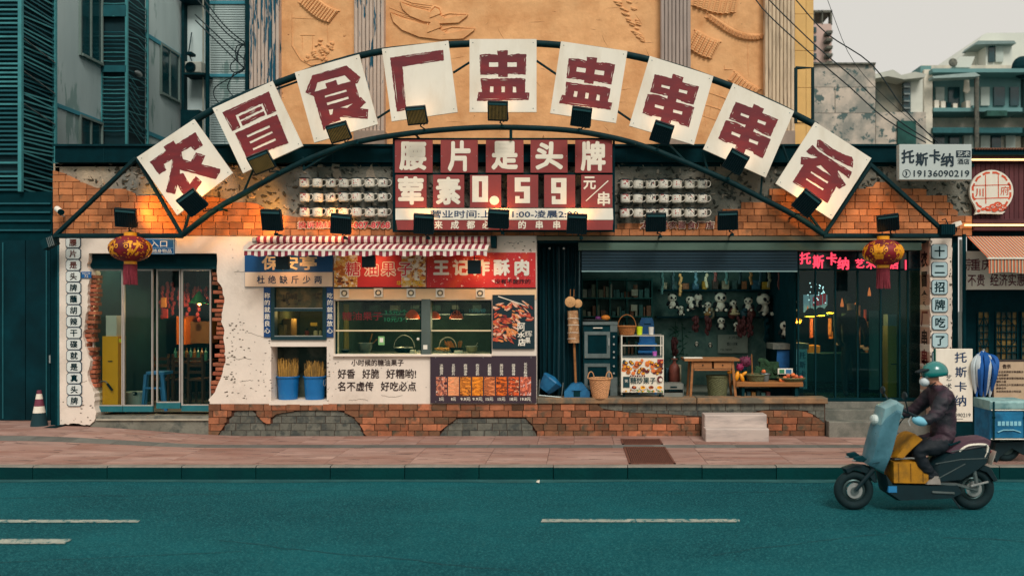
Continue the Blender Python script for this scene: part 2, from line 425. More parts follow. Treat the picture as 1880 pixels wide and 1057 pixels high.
# iron drain grate let into the pavement
gx0, gx1 = .70, 1.25
g = T('drain_grate', 'rusty brown slotted drain grate set into the pink pavement', 'drain cover', (.97, -1.5, gz(1, -1.5)))
gm = mat('rusty_iron', (108, 66, 52), .8, .3, 20, bump=.4)
b = MB()
for (a, c) in ((-2.60, -1.24), (-.91, -.4)):
    z = gz(1, a)+.004
    for x0, x1, y0, y1 in ((gx0-.03, gx1+.03, a, a+.03), (gx0-.03, gx1+.03, c-.03, c), (gx0-.03, gx0, a, c), (gx1, gx1+.03, a, c)): b.box(x0, x1, y0, y1, z-.02, z+.008)
b.build('frame', gm, g)
for (a, c) in ((-2.57, -1.27), (-.88, -.43)):
    for i in range(20):
        xx = gx0+.012+i*(gx1-gx0-.012)/20
        MB().box(xx, xx+.016, a, c, gz(1, a), gz(1, a)+.012).build('bar', gm, g)
MB().box(gx0, gx1, -2.57, -1.27, .16, gz(1,-2)+.002).box(gx0, gx1, -.88, -.43, .15, gz(1,-.6)+.002).build('pit', M['ink'], g)

# scrap of paper in the gutter
MB().add([P(984,884,-2.98)+Vector((0,0,.0)), P(990,886,-3.05), P(991,880,-3.0), P(986,881,-3.0)], [(0,1,2),(0,2,3)]).build('paper_scrap', M['board'], label='small scrap of white paper lying on the road by the kerb', cat='litter')

# ------------------------------------------------------------------ shop front: plastered wall
shop = T('shop_building', 'long single-storey street shop with white broken plaster front, glass door and kitchen windows', 'building', (X(700), 0, .16))
outer_r = [(383,741),(383,733),(389,726),(395,719),(399,708),(405,695),(409,683),(414,664),(412,650),(413,640),(410,620),(412,606),(406,590),(407,575),(412,553),(409,535),(405,523),(399,516),(398,494),(398,465)]
outer_l = [(163,465),(160,490),(166,500),(163,520),(160,540),(162,560),(157,580),(155,600),(152,615),(156,630),(161,650),(166,662),(161,682),(163,700),(170,712),(174,722),(173,745),(177,757),(175,768),(165,780),(140,777),(110,779)]
def jag(l, a, s, sd): return rough_loop(l, a, s, sd, closed=False)
wall = [(108,433),(985,433),(985,741)]+jag(outer_r, 1.3, 5, 3)+jag(outer_l, 1.3, 5, 5)
holes = [[(497,527),(599,527),(599,624),(497,624)], [(498,636),(600,636),(600,737),(498,737)], [(613,551),(903,551),(903,651),(613,651)]]
b = MB(); b.pp([wall]+holes, 0, .30)
b.build('plaster_wall', [M['plaster']], shop)
# plaster patch that has scaled off: shallow flakes
b = MB(); rr = random.Random(4)
def flake(px, py, r, th=-.006):
    n = rr.randint(5, 8); a0 = rr.random()*6
    loop = [(px+r*rr.uniform(.5, 1.3)*math.cos(a0+6.28*i/n), py+r*.45*rr.uniform(.5, 1.4)*math.sin(a0+6.28*i/n)) for i in range(n)]
    b.pp(loop, th, -th-.001)
for i in range(46): flake(rr.uniform(425,492), rr.uniform(590,733), rr.uniform(.7,2.3))
for i in range(44): flake(rr.gauss(424,7), rr.uniform(585,735), rr.uniform(.8,2.8))
for i in range(30): flake(rr.uniform(494,500) if i % 2 else rr.uniform(601,606), rr.uniform(625,738), rr.uniform(.6,2))
for i in range(16): flake(rr.uniform(925,980), rr.uniform(440,462), rr.uniform(.8,2.4))
for i in range(20): flake(rr.uniform(600,788), rr.uniform(655,735), rr.uniform(.5,1.6))
for i in range(14): flake(rr.uniform(112,170), rr.uniform(735,775), rr.uniform(.8,2.4))
for i in range(12): flake(rr.uniform(415,445), rr.uniform(440,600), rr.uniform(.5,1.4))
for x0, y0, n_ in ((430,500,14),(455,610,20),(420,655,16),(440,700,12),(300,445,10),(640,735,14),(130,700,12),(930,445,9),(700,725,16)):
    x, y = x0, y0; pts = []
    for i in range(n_): pts.append((x, y)); x += rr.uniform(1.5,3.6); y += rr.uniform(-1.4,1.4)
    b.pp([[(a, c-.28) for a, c in pts]+[(a, c+.28) for a, c in pts[::-1]]], -.003, .004)
b.build('plaster_chips', mat('plaster_chip_dark', (104, 92, 80), .95, .3, 20), shop, kind='stuff')
# roof, back and end walls of the low building
b = MB(); z0, z1 = Z(300), Z(268)
b.box(X(100), X(1790), .02, 7, Z(300)-.05, Z(300)); b.build('roof', M['deep'], shop)
MB().box(X(100), X(108)+.0, .02, 7, .2, Z(300)-.06).build('end_wall', M['deep'], shop)
# band of bricks showing through the broken door edges
ob = M['oldbrick']
for side, edge, cnt in (('l', outer_l, 28), ('r', outer_r, 30)):
    for i in range(cnt):
        y = (505 if side == 'l' else 500)+i*8.3
        if y > (705 if side == 'l' else 722): break
        cand = [a for (a, c), (a2, c2) in zip(edge, edge[1:]) if min(c, c2)-1 <= y <= max(c, c2)+1] or [170 if side == 'l' else 405]
        e = cand[0]; w = rr.uniform(8, 15) if i % 2 else rr.uniform(15, 22)
        if side == 'l': a, c = e-4, min(e+w, 176+rr.uniform(-3, 2))
        else: a, c = max(e-w, 387+rr.uniform(-1, 4)), e+5
        if c-a < 3: continue
        MB().bev(X(a,.06), X(c,.06), .06+rr.uniform(-.02,.03), .24, Z(y+6.2,.06), Z(y,.06)).build('brick', ob, shop)

# ------------------------------------------------------------------ parapet wall with facing bricks
par = T('parapet_wall', 'wide band of orange facing bricks and rough stone patches below the dark roof edge', 'wall', (X(930), 0, Z(433)))
stone = mat('rough_stone_stucco', (196, 170, 140), .92, .2, 3.2, c2=(122, 120, 112), thr=.50, soft=.12, sc2=.55, c3=(74, 72, 64), thr3=.63, sc3=12, bump=1.4, bscale=15)
stone2 = mat('rough_grey_stucco', (128, 124, 112), .92, .25, 3.2, c2=(88, 92, 84), thr=.52, soft=.1, sc2=1.6, c3=(56, 62, 58), thr3=.61, sc3=10, bump=1.5, bscale=14)
jagx = rough_loop([(563,300),(575,340),(560,372),(572,433)], 3, 6, 4, closed=False)
MB().pp([(98,300)]+jagx+[(98,433)], .02, .25).build('stone_face', stone, par)
MB().pp(jagx[::-1]+[(1784,300),(1784,433)], .021, .249).build('grey_stone_face', stone2, par)
MB().pp([rough_loop([(610,300),(622,300),(630,330),(655,332),(650,352),(612,350)], 3, 5, 6)], .014, .01).pp([rough_loop([(672,318),(684,300),(690,330),(676,345)], 2, 4, 7)], .014, .01).build('tan_patch', stone, par)
b = MB(); rr = random.Random(12)
cc = [mat('stone_chip_deep', (52, 56, 50), .9, .3, 9), mat('stone_chip_grey', (136, 130, 116), .9, .3, 9), mat('stone_chip_dark', (72, 66, 54), .9, .3, 9), mat('stone_chip_tan', (206, 178, 146), .9, .3, 9, c2=(120,116,106), thr=.5, sc2=.6)]
for i in range(950):
    px = rr.uniform(104, 1780); py = rr.uniform(300, 408)
    a = rr.uniform(-1.2, 1.2)+.5; r = rr.uniform(2.6, 7.5); h = r*rr.uniform(.28, .5); n = 6; c0 = P(px, py, .02)
    ring = [(px+(r*math.cos(q)*math.cos(a)-h*math.sin(q)*math.sin(a))*rr.uniform(.8,1.15), py+(r*math.cos(q)*math.sin(a)+h*math.sin(q)*math.cos(a))*rr.uniform(.8,1.15)) for q in [6.283*j/n for j in range(n)]]
    top = [(px+(x-px)*.5, py+(y-py)*.5) for x, y in ring]; d = rr.uniform(.012, .026)
    b.add([P(x, y, .021) for x, y in ring]+[P(x, y, .02-d) for x, y in top], [tuple(range(n, 2*n))]+[(j, (j+1) % n, (j+1) % n+n, j+n) for j in range(n)], m=(1 if i % 3 == 0 else 0) if px > 568 else (3 if i % 3 == 0 else 2))
b.build('stone_chip', cc, par, kind='stuff')
TOP = [(98,313),(118,318),(150,334),(176,345),(200,346),(228,347),(255,358),(300,360),(395,362),(440,371),(470,373),(500,390),(540,398),(620,405),(722,420),(726,421),(1128,421),(1134,410),(1310,410),(1311,396),(1322,396),(1323,384),(1358,384),(1359,371),(1410,371),(1412,346),(1440,344),(1470,346),(1570,347),(1575,345),(1604,343),(1606,332),(1632,332),(1633,345),(1656,346),(1700,346),(1701,358),(1741,358),(1743,371),(1756,384),(1760,396),(1784,397)]
HID = (728, 1122, 418)      # wholly behind the price sign
full = MB().bev(-.1085, .1085, 0, .035, -.0515, .0515, .005)
fo = full.build('brick', M['brick'], par, local=True); fmesh = fo.data; bpy.data.objects.remove(fo)
def lay(parent, px0, px1, py0, py1, top, bot, bw, bh, off, m, hid=None, limit=300, Y=0, seed=3, name='brick', phase=0, share=None, pr=.018):
    """courses of bricks clipped to top(x)/bot(x); largest 300 are objects, the rest one joined part"""
    rr = random.Random(seed); cand = []
    n = round((py1-py0)/bh)
    for r in range(n):
        y1 = py1-r*bh; y0 = y1-bh; x = px0-bw*((.5 if (r+phase) % 2 else 0)+off*rr.random())
        while x < px1:
            w = bw*(1 if rr.random() < .85 else rr.choice((.55, .8))); a = max(x, px0); c = min(x+w, px1); x += w
            if c-a < 3: continue
            if hid and a > hid[0] and c < hid[1] and y1 < hid[2]: continue
            xs = [a+.5+(c-a-1)*i/4 for i in range(5)]
            t = [max(y0+.45, pw(top, q)) for q in xs]; u = [min(y1-.45, pw(bot, q)) for q in xs]
            hh = [max(0, u[i]-t[i]) for i in range(5)]
            if max(hh) < 2.2: continue
            isfull = min(hh) > (bh-.95)*.99 and c-a >= bw-.01
            keep = [i for i in range(5) if hh[i] > .6]
            if len(keep) < 2: continue
            cand.append((sum(hh)*(c-a), isfull, a, c, y0, y1, [(xs[i], t[i]) for i in keep], [(xs[i], u[i]) for i in keep]))
    cand.sort(key=lambda q: -q[0]); rest = MB()
    for j, (ar, fl, a, c, y0, y1, tt, uu) in enumerate(cand):
        dy = rr.uniform(-.004, .006)
        if j < limit and fl and share:
            o = bpy.data.objects.new(name, share); link(o); o.parent = parent
            o.location = Vector((X((a+c)/2,Y), Y-pr+dy, Z((y0+y1)/2,Y)))-worldloc(parent); o.rotation_euler = (rr.uniform(-.02,.02), rr.uniform(-.012,.012), rr.uniform(-.02,.02))
            o.scale = ((c-a-1)*k(Y)/.217, 1, (y1-y0-.9)*k(Y)/.103)
        else:
            g = MB() if j < limit else rest
            loop = tt+uu[::-1]
            g.prism([[(X(p,Y), Z(q,Y)) for p, q in loop]], Y-pr+dy, Y+.03)
            if j < limit: g.build(name, m, parent)
    if rest.v: rest.build(name, m, parent, kind='stuff')
    return len(cand)
BOT = [(98,433.2),(1784,433.2)]
nb1 = lay(par, 98, 1784, 298, 433, TOP, BOT, 25.5, 12.36, .3, M['brick'], HID, share=fmesh)
MB().pp([(96,433.6),(108,433.6),(108,440),(96,440)], 0, .2).build('corner', M['dark'], par)
# dark sheet-metal roof edge above
edge = T('roof_edge', 'dark teal sheet metal fascia along the top of the brick band', 'roof edge', (X(900), 0, Z(299)))
b = MB(); b.pb(101, 268, 1652, 298, -.10, .6); b.build('fascia', M['black'], edge)
MB().pb(98, 264.5, 1652, 268, -.14, .68).build('capping', M['dark'], edge)
for px in (190, 332, 470, 610, 1150, 1235, 1420, 1560): MB().pb(px, 268.5, px+1.2, 298, -.106, .01).build('seam', M['dark'], edge)

# ------------------------------------------------------------------ low brick base under the plaster and the open shop
base = T('base_wall', 'low base wall of brown bricks with arched patches of bare grey stone', 'wall', (X(950), 0, .16))
MB().pp([(383,741.3),(985,741.3),(985,741.3),(1515,741.3),(1515,803),(383,803)], .035, .3).build('core', M['brickjoint'], base)
BB = [(383,800),(399,800),(405,791),(415,776),(432,753),(465,752.5),(475,765),(487,777),(499,777),(502,761),(520,757),(555,752.6),(622,752.6),(645,762),(660,777),(670,800),(806,801),(815,785),(840,766.5),(965,766.5),(978,780),(986,801),(1516,803)]
BT = [(383,741),(1098,741),(1104,750),(1150,757),(1225,760.5),(1290,765),(1395,756),(1400,753),(1460,752),(1480,756),(1495,762),(1514,777)]
fo = MB().bev(-.1085, .1085, 0, .045, -.0515, .0515, .005).build('brick', mat('brown_base_brick', (168, 102, 70), .85, .28, 6, hue=(106, 76, 54), rnd=.32, c2=(82, 74, 58), thr=.6, sc2=5, bump=.5, bscale=28), base, local=True)
bm2 = fo.data; bpy.data.objects.remove(fo)
nb2 = lay(base, 383, 1514, 741, 802.5, BT, BB, 26.5, 12.3, .4, MATS['brown_base_brick'], share=bm2, seed=9, pr=.012)
# grey stone blocks in the patches
def inv(px0, px1, py0, py1, top, bot, seed): lay(base, px0, px1, py0, py1, top, bot, 27, 13.2, .5, M['greyblock'], limit=80, Y=.022, seed=seed, name='stone', pr=0)
inv(400, 669, 752, 803, [(a, c+1.4) for a, c in BB if 399 <= a <= 670], [(383,803),(700,803)], 21)
inv(807, 985, 766, 803, [(a, c+1.4) for a, c in BB if 806 <= a <= 986], [(383,803),(1000,803)], 22)
inv(1100, 1514, 740, 780, [(1100,741),(1514,741)], [(a, c-1) for a, c in BT if a > 1099], 23)
# ledge / coping in front of the open shop
cop = mat('weathered_coping', (150, 116, 84), .85, .3, 5, c2=(104, 98, 84), thr=.5, sc2=3, bump=.5)
for a, c in ((986, 1278), (1279.5, 1519)):
    MB().bev(X(a), X(c), -.04, .33, Z(740.5), Z(730), .012).build('coping', cop, base)
MB().box(X(986), X(1515), .30, .36, .1, Z(741)).build('backing', M['deep'], base)

# threshold and kick step of the glass door
st = T('door_step', 'rough concrete step below the folding glass door', 'step', (X(280), .1, .2))
MB().pp([(172,770),(383,770.5),(383,800),(330,797),(250,791),(165,783)], .03, .5).build('riser', M['concrete'], st)
MB().pb(176, 768.5, 383, 771.5, .0, .5).build('nosing', mat('lit_stone_edge', (168, 160, 142), .8, .2, 6), st)  # paler colour paints the light along the threshold top
# post and wall between base and floor for the glass-door room
MB().pb(383, 736, 385, 802, -.0, .05).build('corner_strip', M['dark'], base)

# ------------------------------------------------------------------ two loose white stone steps
stp = T('stone_steps', 'two loose pale grey stone steps against the brick base', 'steps', (X(1352), -.3, gz(0, -.3)))
wm = mat('pale_marble', (196, 180, 170), .7, .14, 2, c2=(160, 148, 142), thr=.55, sc2=3, stretch=(.4, 1, 2), bump=.15)
MB().bev(1.98, 2.95, -.35, -.05, .14, .538, .012).build('step', wm, stp)
MB().bev(1.96, 2.93, -.60, -.354, .14, .352, .012).build('step', wm, stp)
# ------------------------------------------------------------------ arched steel frame
TY = -.36
frm = T('arch_frame', 'dark steel double arch truss carrying the nine character boards', 'sign frame', (X(925), TY, Z(433)))
UA = [(352,226),(375,211),(430,182),(525,147),(600,120),(682,98),(760,88),(843,81.5),(924,79),(1007,81.5),(1090,91),(1171,105),(1250,126),(1327,153),(1400,182),(1474,218),(1500,232)]
LA = [(335,431),(400,382),(445,357),(520,315),(590,283),(660,260),(760,244),(850,236),(930,234),(1040,239),(1120,252),(1180,268),(1250,295),(1335,332),(1400,365),(1460,396),(1512,430)]
def ptube(pts, rpx, Y=TY, sm=True, n=8):
    q = [P(a, c, Y) for a, c in pts]
    return MB().tube(smoothpath(q) if sm else q, rpx*k(Y), n)
tm = mat('black_painted_pipe', (1, 40, 44), .6, .3, 10, c3=(96, 90, 66), thr3=.72, sc3=14, spec=.15)
ptube(UA, 6.2).build('upper_arch', tm, frm, smooth=50)
ptube(LA, 5.2).build('lower_arch', tm, frm, smooth=50)
for pts, r in (([(102,432),(250,291)], 4.8), ([(1597,302),(1742,433)], 4.8), ([(100,433),(336,433)], 4.6), ([(1512,433),(1748,433)], 4.6),
               ([(252,292),(333,430)], 3.8), ([(1600,300),(1514,430)], 4), ([(352,378),(337,427)], 2.6), ([(1476,382),(1511,427)], 2.6),
               ([(832,134),(862,115)], 2.2), ([(985,112),(1022,137)], 2.2), ([(693,217),(718,201)], 2.2), ([(1133,204),(1158,221)], 2.2),
               ([(556,312),(640,262)], 2.4), ([(505,165),(552,148)], 2), ([(938,236),(938,256)], 3), ([(556,288),(558,300),(558,312)], 2),
               ([(1224,262),(1262,300)], 2.4), ([(1290,280),(1300,316)], 2.2), ([(1436,266),(1452,310)], 2.4), ([(470,300),(446,356)], 2), ([(1400,312),(1396,364)], 2)):
    ptube(pts, r, TY+(.02 if r < 3 else 0), False, 6).build('strut', tm, frm)
# short brackets from the arch back to the wall
for px, py in ((400,382),(590,283),(760,244),(1120,252),(1335,332),(1460,396),(250,291),(1600,302)):
    p = P(px, py, TY); MB().tube([p, (p.x, 0 if p.z < 4.75 else 1.5, p.z)], .018, 6).build('wall_bracket', tm, frm)
MB().tube([P(1461,125,TY), P(1492,125,TY), P(1492,226,TY), P(1461,226,TY), P(1461,125,TY)], 3.2*k(TY), 6).build('side_frame', tm, frm)

# ------------------------------------------------------------------ the nine big boards
BY = -.47
BD = [[(251,289),(356,219),(427,318),(325,395)], [(390,199),(500,149),(556,268),(446,318)], [(541,133),(659,100),(694,228),(577,262)],
      [(701,90),(823,75),(840,206),(719,223)], [(862,72),(985,72),(985,206),(862,206)], [(1030,76),(1152,94),(1131,226),(1010,208)],
      [(1193,103),(1310,140),(1274,266),(1155,231)], [(1346,153),(1458,204),(1406,326),(1291,274)], [(1496.6,224),(1600,290.6),(1527,403),(1424,337)]]
def cr(o, s, l): return [[(o[0]+a/s, o[1]+b/s) for a, b in q] for q in l]
NONG = [cr((240,200), 5.035, [[(175,490),(325,385),(303,352),(395,293),(418,328),(597,215),(668,337),(592,388),(557,350),(470,398),(484,465),(557,487),(602,402),(690,430),(655,512),(828,555),(825,590),(785,650),(455,562),(455,600),(485,592),(545,695),(600,622),(658,672),(600,765),(560,755),(500,808),(470,770),(432,700),(410,787),(342,775),(325,765),(372,560),(383,465),(305,510),(330,565),(262,608)]])]
MAO = [cr((380,140), 5.872, q) for q in ([[(165,390),(668,165),(750,378),(650,422),(598,292),(308,422),(362,552),(272,595)]], [[(340,435),(585,322),(600,355),(355,475)]], [[(365,490),(610,378),(628,415),(385,535)]],
       [[(302,615),(755,412),(880,718),(430,885)], [(425,638),(672,528),(682,552),(440,660)], [(455,705),(700,592),(710,612),(470,727)], [(492,778),(735,668),(745,692),(500,800)]])]
SHI = [cr((535,90), 5.87, [[(150,470),(228,282),(595,180),(745,305),(715,370),(690,375),(735,525),(750,518),(805,578),(740,640),(830,650),(822,755),(530,735),(520,745),(535,770),(410,810),(350,882),(240,510),(215,500)],
       [(250,462),(282,362),(572,285),(640,350),(500,388),(483,335),(365,372),(382,422)], [(360,505),(590,440),(598,460),(362,525)], [(380,580),(612,515),(618,538),(388,608)], [(400,655),(450,648),(440,705),(418,712)], [(525,632),(660,590),(600,637)]])]
CHANG = [cr((460,0), 3.915, [[(1003,415),(1385,360),(1390,435),(1092,480),(1120,790),(1050,803)]])]
ZHONG = [cr((850,65), 7.047, q) for q in ([[(215,255),(340,240),(450,255),(442,200),(580,195),(580,255),(700,238),(820,245),(812,510),(580,500),(578,540),(458,540),(455,505),(225,512)], [(338,350),(455,350),(455,410),(338,410)], [(575,350),(695,350),(695,410),(575,410)]],
       [[(228,560),(400,562),(740,552),(808,565),(802,740),(858,742),(850,835),(180,850),(200,735),(245,735)], [(350,660),(395,662),(392,738),(350,738)], [(500,660),(542,662),(540,738),(498,738)], [(645,662),(685,668),(690,740),(645,740)]])]
CHUAN = [cr((1140,90), 5.56, [[(345,258),(520,300),(530,255),(640,292),(628,338),(798,385),(742,568),(655,550),(570,510),(562,540),(750,595),(693,800),(600,770),(585,745),(512,730),(495,790),(395,760),(412,700),(325,680),(310,690),(218,655),(272,460),(380,470),(472,508),(478,480),(395,465),(298,440)],
       [(415,365),(502,385),(495,412),(412,390)], [(595,410),(680,430),(672,462),(590,440)], [(348,565),(440,590),(432,620),(345,595)], [(535,618),(628,640),(622,672),(532,648)]])]
XIANG = [cr((1420,215), 5.42, q) for q in ([[(435,228),(465,225),(600,320),(720,380),(780,395),(795,430),(790,505),(740,485),(625,425),(545,385),(430,300)]],
       [[(325,340),(390,278),(450,340),(545,400),(620,450),(780,545),(755,612),(645,530),(640,545),(722,675),(655,715),(625,690),(540,855),(445,800),(190,645),(300,475),(270,470),(275,395),(400,410),(440,400),(350,365)], [(425,490),(470,478),(575,585),(480,530)], [(370,555),(375,538),(548,645),(535,662)], [(322,622),(330,608),(502,715),(490,730)]])]
def remap(gl, A, B):
    o, u, v = Vector(A[0]), Vector(A[1])-Vector(A[0]), Vector(A[3])-Vector(A[0]); det = u.x*v.y-u.y*v.x
    O, U, V = Vector(B[0]), Vector(B[1])-Vector(B[0]), Vector(B[3])-Vector(B[0])
    def f(p):
        d = Vector(p)-o; a = (d.x*v.y-d.y*v.x)/det; c = (u.x*d.y-u.y*d.x)/det
        q = O+U*a+V*c; return (q.x, q.y)
    return [[[f(p) for p in l] for l in q] for q in gl]
G9 = [NONG, MAO, SHI, CHANG, ZHONG, remap(ZHONG, BD[4], BD[5]), CHUAN, remap(CHUAN, BD[6], BD[7]), XIANG]
names9 = ['\u519c at the left end of the arch', '\u5192, second from the left end', '\u98df, third from the left end', '\u5382, just left of the topmost board', '\u76c5, standing upright at the very top',
          '\u76c5, tilted, just right of the topmost board', '\u4e32, third from the right end', '\u4e32, second from the right end', '\u9999 at the right end of the arch']
inkm = mat('brush_lettering_red', (126, 38, 42), .6, .15, 3, c2=(98, 34, 42), thr=.5, soft=.2, sc2=2.2, c3=(232, 222, 206), thr3=.73, sc3=20, stretch=(1, 1, 3))
for i, (q, gl, nm) in enumerate(zip(BD, G9, names9)):
    c = P(sum(p[0] for p in q)/4, sum(p[1] for p in q)/4, BY)
    t = T('sign_board', 'cream board with dark red character '+nm, 'sign board', P(*max(q, key=lambda p: p[1]), BY), 'character boards along the arch')
    MB().pp([q], BY, .035).build('panel', M['board'], t)
    b = MB(); yy = BY-.002
    for lp in gl:
        outer = rough_loop(lp[0], .55, 3.2, 11+i)
        b.pp([outer]+[rough_loop(h, .25, 3, 5) for h in lp[1:]], yy, None); yy -= .0015
    b.build('lettering', inkm, t)
    b = MB(); rr = random.Random(60+i)
    def inside(p, l):
        c_ = False
        for (x1, y1), (x2, y2) in zip(l, l[1:]+l[:1]):
            if (y1 > p[1]) != (y2 > p[1]) and p[0] < (x2-x1)*(p[1]-y1)/(y2-y1)+x1: c_ = not c_
        return c_
    for lp in gl:                                       # dry-brush streaks along the stroke edges
        for p, p2 in zip(lp[0], lp[0][1:]+lp[0][:1]):
            a, c = Vector(p), Vector(p2); L_ = (c-a).length
            if L_ < 9: continue
            d = (c-a)/L_; n_ = Vector((-d.y, d.x))
            if not inside((a+c)/2+n_*2, lp[0]): n_ = -n_
            for j in range(rr.choice((0, 1, 2, 3))):
                s0 = rr.uniform(.05, .6); s1 = min(.95, s0+rr.uniform(.15, .5)); o_ = rr.uniform(1.0, 3.6); w_ = rr.uniform(.18, .42); m_ = (s0+s1)/2
                if not all(inside(a+d*L_*q_+n_*(o_+1), lp[0]) and not any(inside(a+d*L_*q_+n_*o_, h) for h in lp[1:]) for q_ in (s0, m_, s1)): continue
                b.pp([[tuple(a+d*L_*s0+n_*o_), tuple(a+d*L_*m_+n_*(o_-w_)), tuple(a+d*L_*s1+n_*o_), tuple(a+d*L_*m_+n_*(o_+w_))]], BY-.011, None)
    if b.v: b.build('dry_brush_streaks', M['board'], t, kind='stuff')
    b = MB(); cc_ = Vector((sum(p[0] for p in q)/4, sum(p[1] for p in q)/4))
    for p in q:
        e_ = Vector(p).lerp(cc_, .1); b.ball(P(e_.x, e_.y, BY-.001), .008, 6, 4)
    b.build('screws', M['steel'], t, kind='stuff')
    # stand-off brackets on the back
    for s in (.3, .7):
        a = Vector(q[0]).lerp(Vector(q[1]), s).lerp(Vector(q[3]).lerp(Vector(q[2]), s), .18); p = P(a.x, a.y, BY+.035)
        MB().box(p.x-.015, p.x+.015, BY+.036, TY-.02, p.z-.015, p.z+.015).build('bracket', M['dark'], t)

# ------------------------------------------------------------------ floodlights
fcase = mat('floodlight_case', (3, 26, 32), .4, .2, 10, spec=.4); ffin = mat('lamplit_heat_fin', (150, 122, 66), .5, .3, 14); flens = mat('floodlight_lens', (250, 214, 160), .3, 0, emit=1.5)  # yellow fin colour stands in for lamp light reflected off the fins
def flood(px, py, w, h, rot, Y, foot, grill, label, tilt=28, skew=0, on=None, aim=None, col=(1, .55, .2), size=110):
    c = P(px, py, Y); hw, hh = w*k(Y)/2, h*k(Y)/2/math.cos(R(tilt))*.97
    fp = Vector((X(foot[0], foot[2]), foot[2], Z(foot[1], foot[2])))
    t = T('floodlight', label, 'floodlight', fp, 'floodlights on the shop front')
    rm = Matrix.Rotation(R(rot), 3, 'Y') @ Matrix.Rotation(R(skew), 3, 'Z') @ Matrix.Rotation(R(tilt), 3, 'X')
    ax, ay, az = rm @ Vector((1,0,0)), rm @ Vector((0,1,0)), rm @ Vector((0,0,1))
    b = MB(); b.obox(c, ax*hw, ay*.02, az*hh)                                  # back plate with rim
    for s in (-1, 1):
        b.obox(c+az*s*(hh+.004)+ay*.004, ax*(hw+.010), ay*.034, az*.008); b.obox(c+ax*s*(hw+.004)+ay*.004, ax*.008, ay*.034, az*hh)
    b.build('housing', fcase, t)
    MB().obox(c-ay*.014+az*hh*.84, ax*hw*.95, ay*.022, az*hh*.10).build('top_lip', mat('lip_grey_teal', (52, 92, 96), .35, .1, 8), t)
    b = MB(); nf = 13 if grill else 9
    for i in range(nf):
        q = -hw*.9+hw*1.8*i/(nf-1)
        b.obox(c-ay*.026+ax*q-az*hh*.12, ax*(.0035), ay*.010, az*hh*.78)
    b.build('cooling_fins', ffin if grill else fcase, t)
    MB().obox(c+ay*.026, ax*hw*.9, ay*.004, az*hh*.9).build('lens', flens if on else mat('lens_off', (120, 130, 128), .2, .05), t)
    lo = c-az*hh; b = MB()
    b.tube([lo+ax*hw*.35, lo-az*.05+ax*hw*.2+ay*.02, fp+Vector((0, -.02, .03)), fp], .010, 6)
    b.tube([c+ax*(hw+.01), c+ax*(hw+.018)-az*hh*.9, lo-az*.035+ax*hw*.5], .006, 5)
    b.obox(fp, (.028,0,0), (0,.02,0), (0,0,.02)); b.build('arm', M['dark'], t)
    if on:
        a = P(*aim); spot('lamp_light', t, c+ay*.045, a, on, col, R(size), .05, .7)
    return t
ul = [(353,372,36,34,-36,(405,385),0,'black floodlight below the leftmost big board',2.6), (480,298,38,30,-22,(512,318),1,'floodlight with yellow-lit fins below the second board from the left',2.2), (622,243,36,28,-15,(655,262),1,'floodlight with yellow-lit fins below the third board from the left',2.6),
      (765,212,34,28,-5,(780,241),1,'floodlight with yellow-lit fins below the fourth board from the left',1.6), (914,204,34,30,2,(922,232),1,'floodlight with greenish fins below the topmost board',2.8), (1067,215,34,30,8,(1062,240),0,'black floodlight just right of the topmost board',2.6),
      (1215,244,34,32,18,(1206,276),0,'black floodlight below the third board from the right',3.2), (1351,297,34,32,28,(1336,328),0,'black floodlight below the second board from the right',2.8), (1481,373,36,34,38,(1460,396),0,'black floodlight below the rightmost big board',2.6)]
for i, (px, py, w, h, rot, ft, gr, lb, e) in enumerate(ul):
    q = BD[i]; cx = sum(p[0] for p in q)/4; cy = sum(p[1] for p in q)/4
    flood(px, py, w, h, rot, -.80, (ft[0], ft[1], -.40), gr, lb, on=(13 if i in (0, 8) else e*.8), size=140 if i in (0, 8) else 120, aim=((px+30, py-6, 0) if i == 0 else (px+35, py+2, 0) if i == 8 else (px+(cx-px)*.9, py+(cy-py)*.9, -.35)), col=(1, .42, .07) if i in (0, 8) else (1, .46, .2))
ll = [(231,400,34,30,4,12,'black floodlight on an arm above the left red lantern',120,(310,380)), (499,404,34,34,2,0,'black floodlight above the left end of the striped awning',90,(470,395)), (626,411,34,32,4,12,'black floodlight standing in front of the pink hotline number',40,(600,412)),
      (778,411,34,32,3,6,'black floodlight covering the left of the opening-hours strip',16,(775,350)), (915,402,36,30,3,6,'black floodlight in the middle of the opening-hours strip',20,(925,345)), (1059,411,34,32,2,3,'black floodlight covering the right of the opening-hours strip',18,(1075,350)),
      (1204,408,34,30,0,0,'black floodlight below the right-hand rows of mugs',0,(1204,380)), (1336,405,34,30,-2,-3,'black floodlight on the bare bricks right of the mugs',0,(1336,380)), (1630,409,36,26,-6,-12,'black floodlight on an arm above the right red lantern',12,(1600,400))]
for px, py, w, h, rot, sk, lb, e, aim in ll:
    t = flood(px, py, w, h, rot, -.55, (px+8, py+26, -.28), 0, lb, tilt=24, skew=sk, on=e*.55, aim=(aim[0], aim[1], -.05), col=(1, .40, .06), size=112)
    p = Vector(worldloc(t)); MB().box(p.x-.012, p.x+.012, p.y, .0, p.z-.012, p.z+.012).build('wall_mount', M['dark'], t)
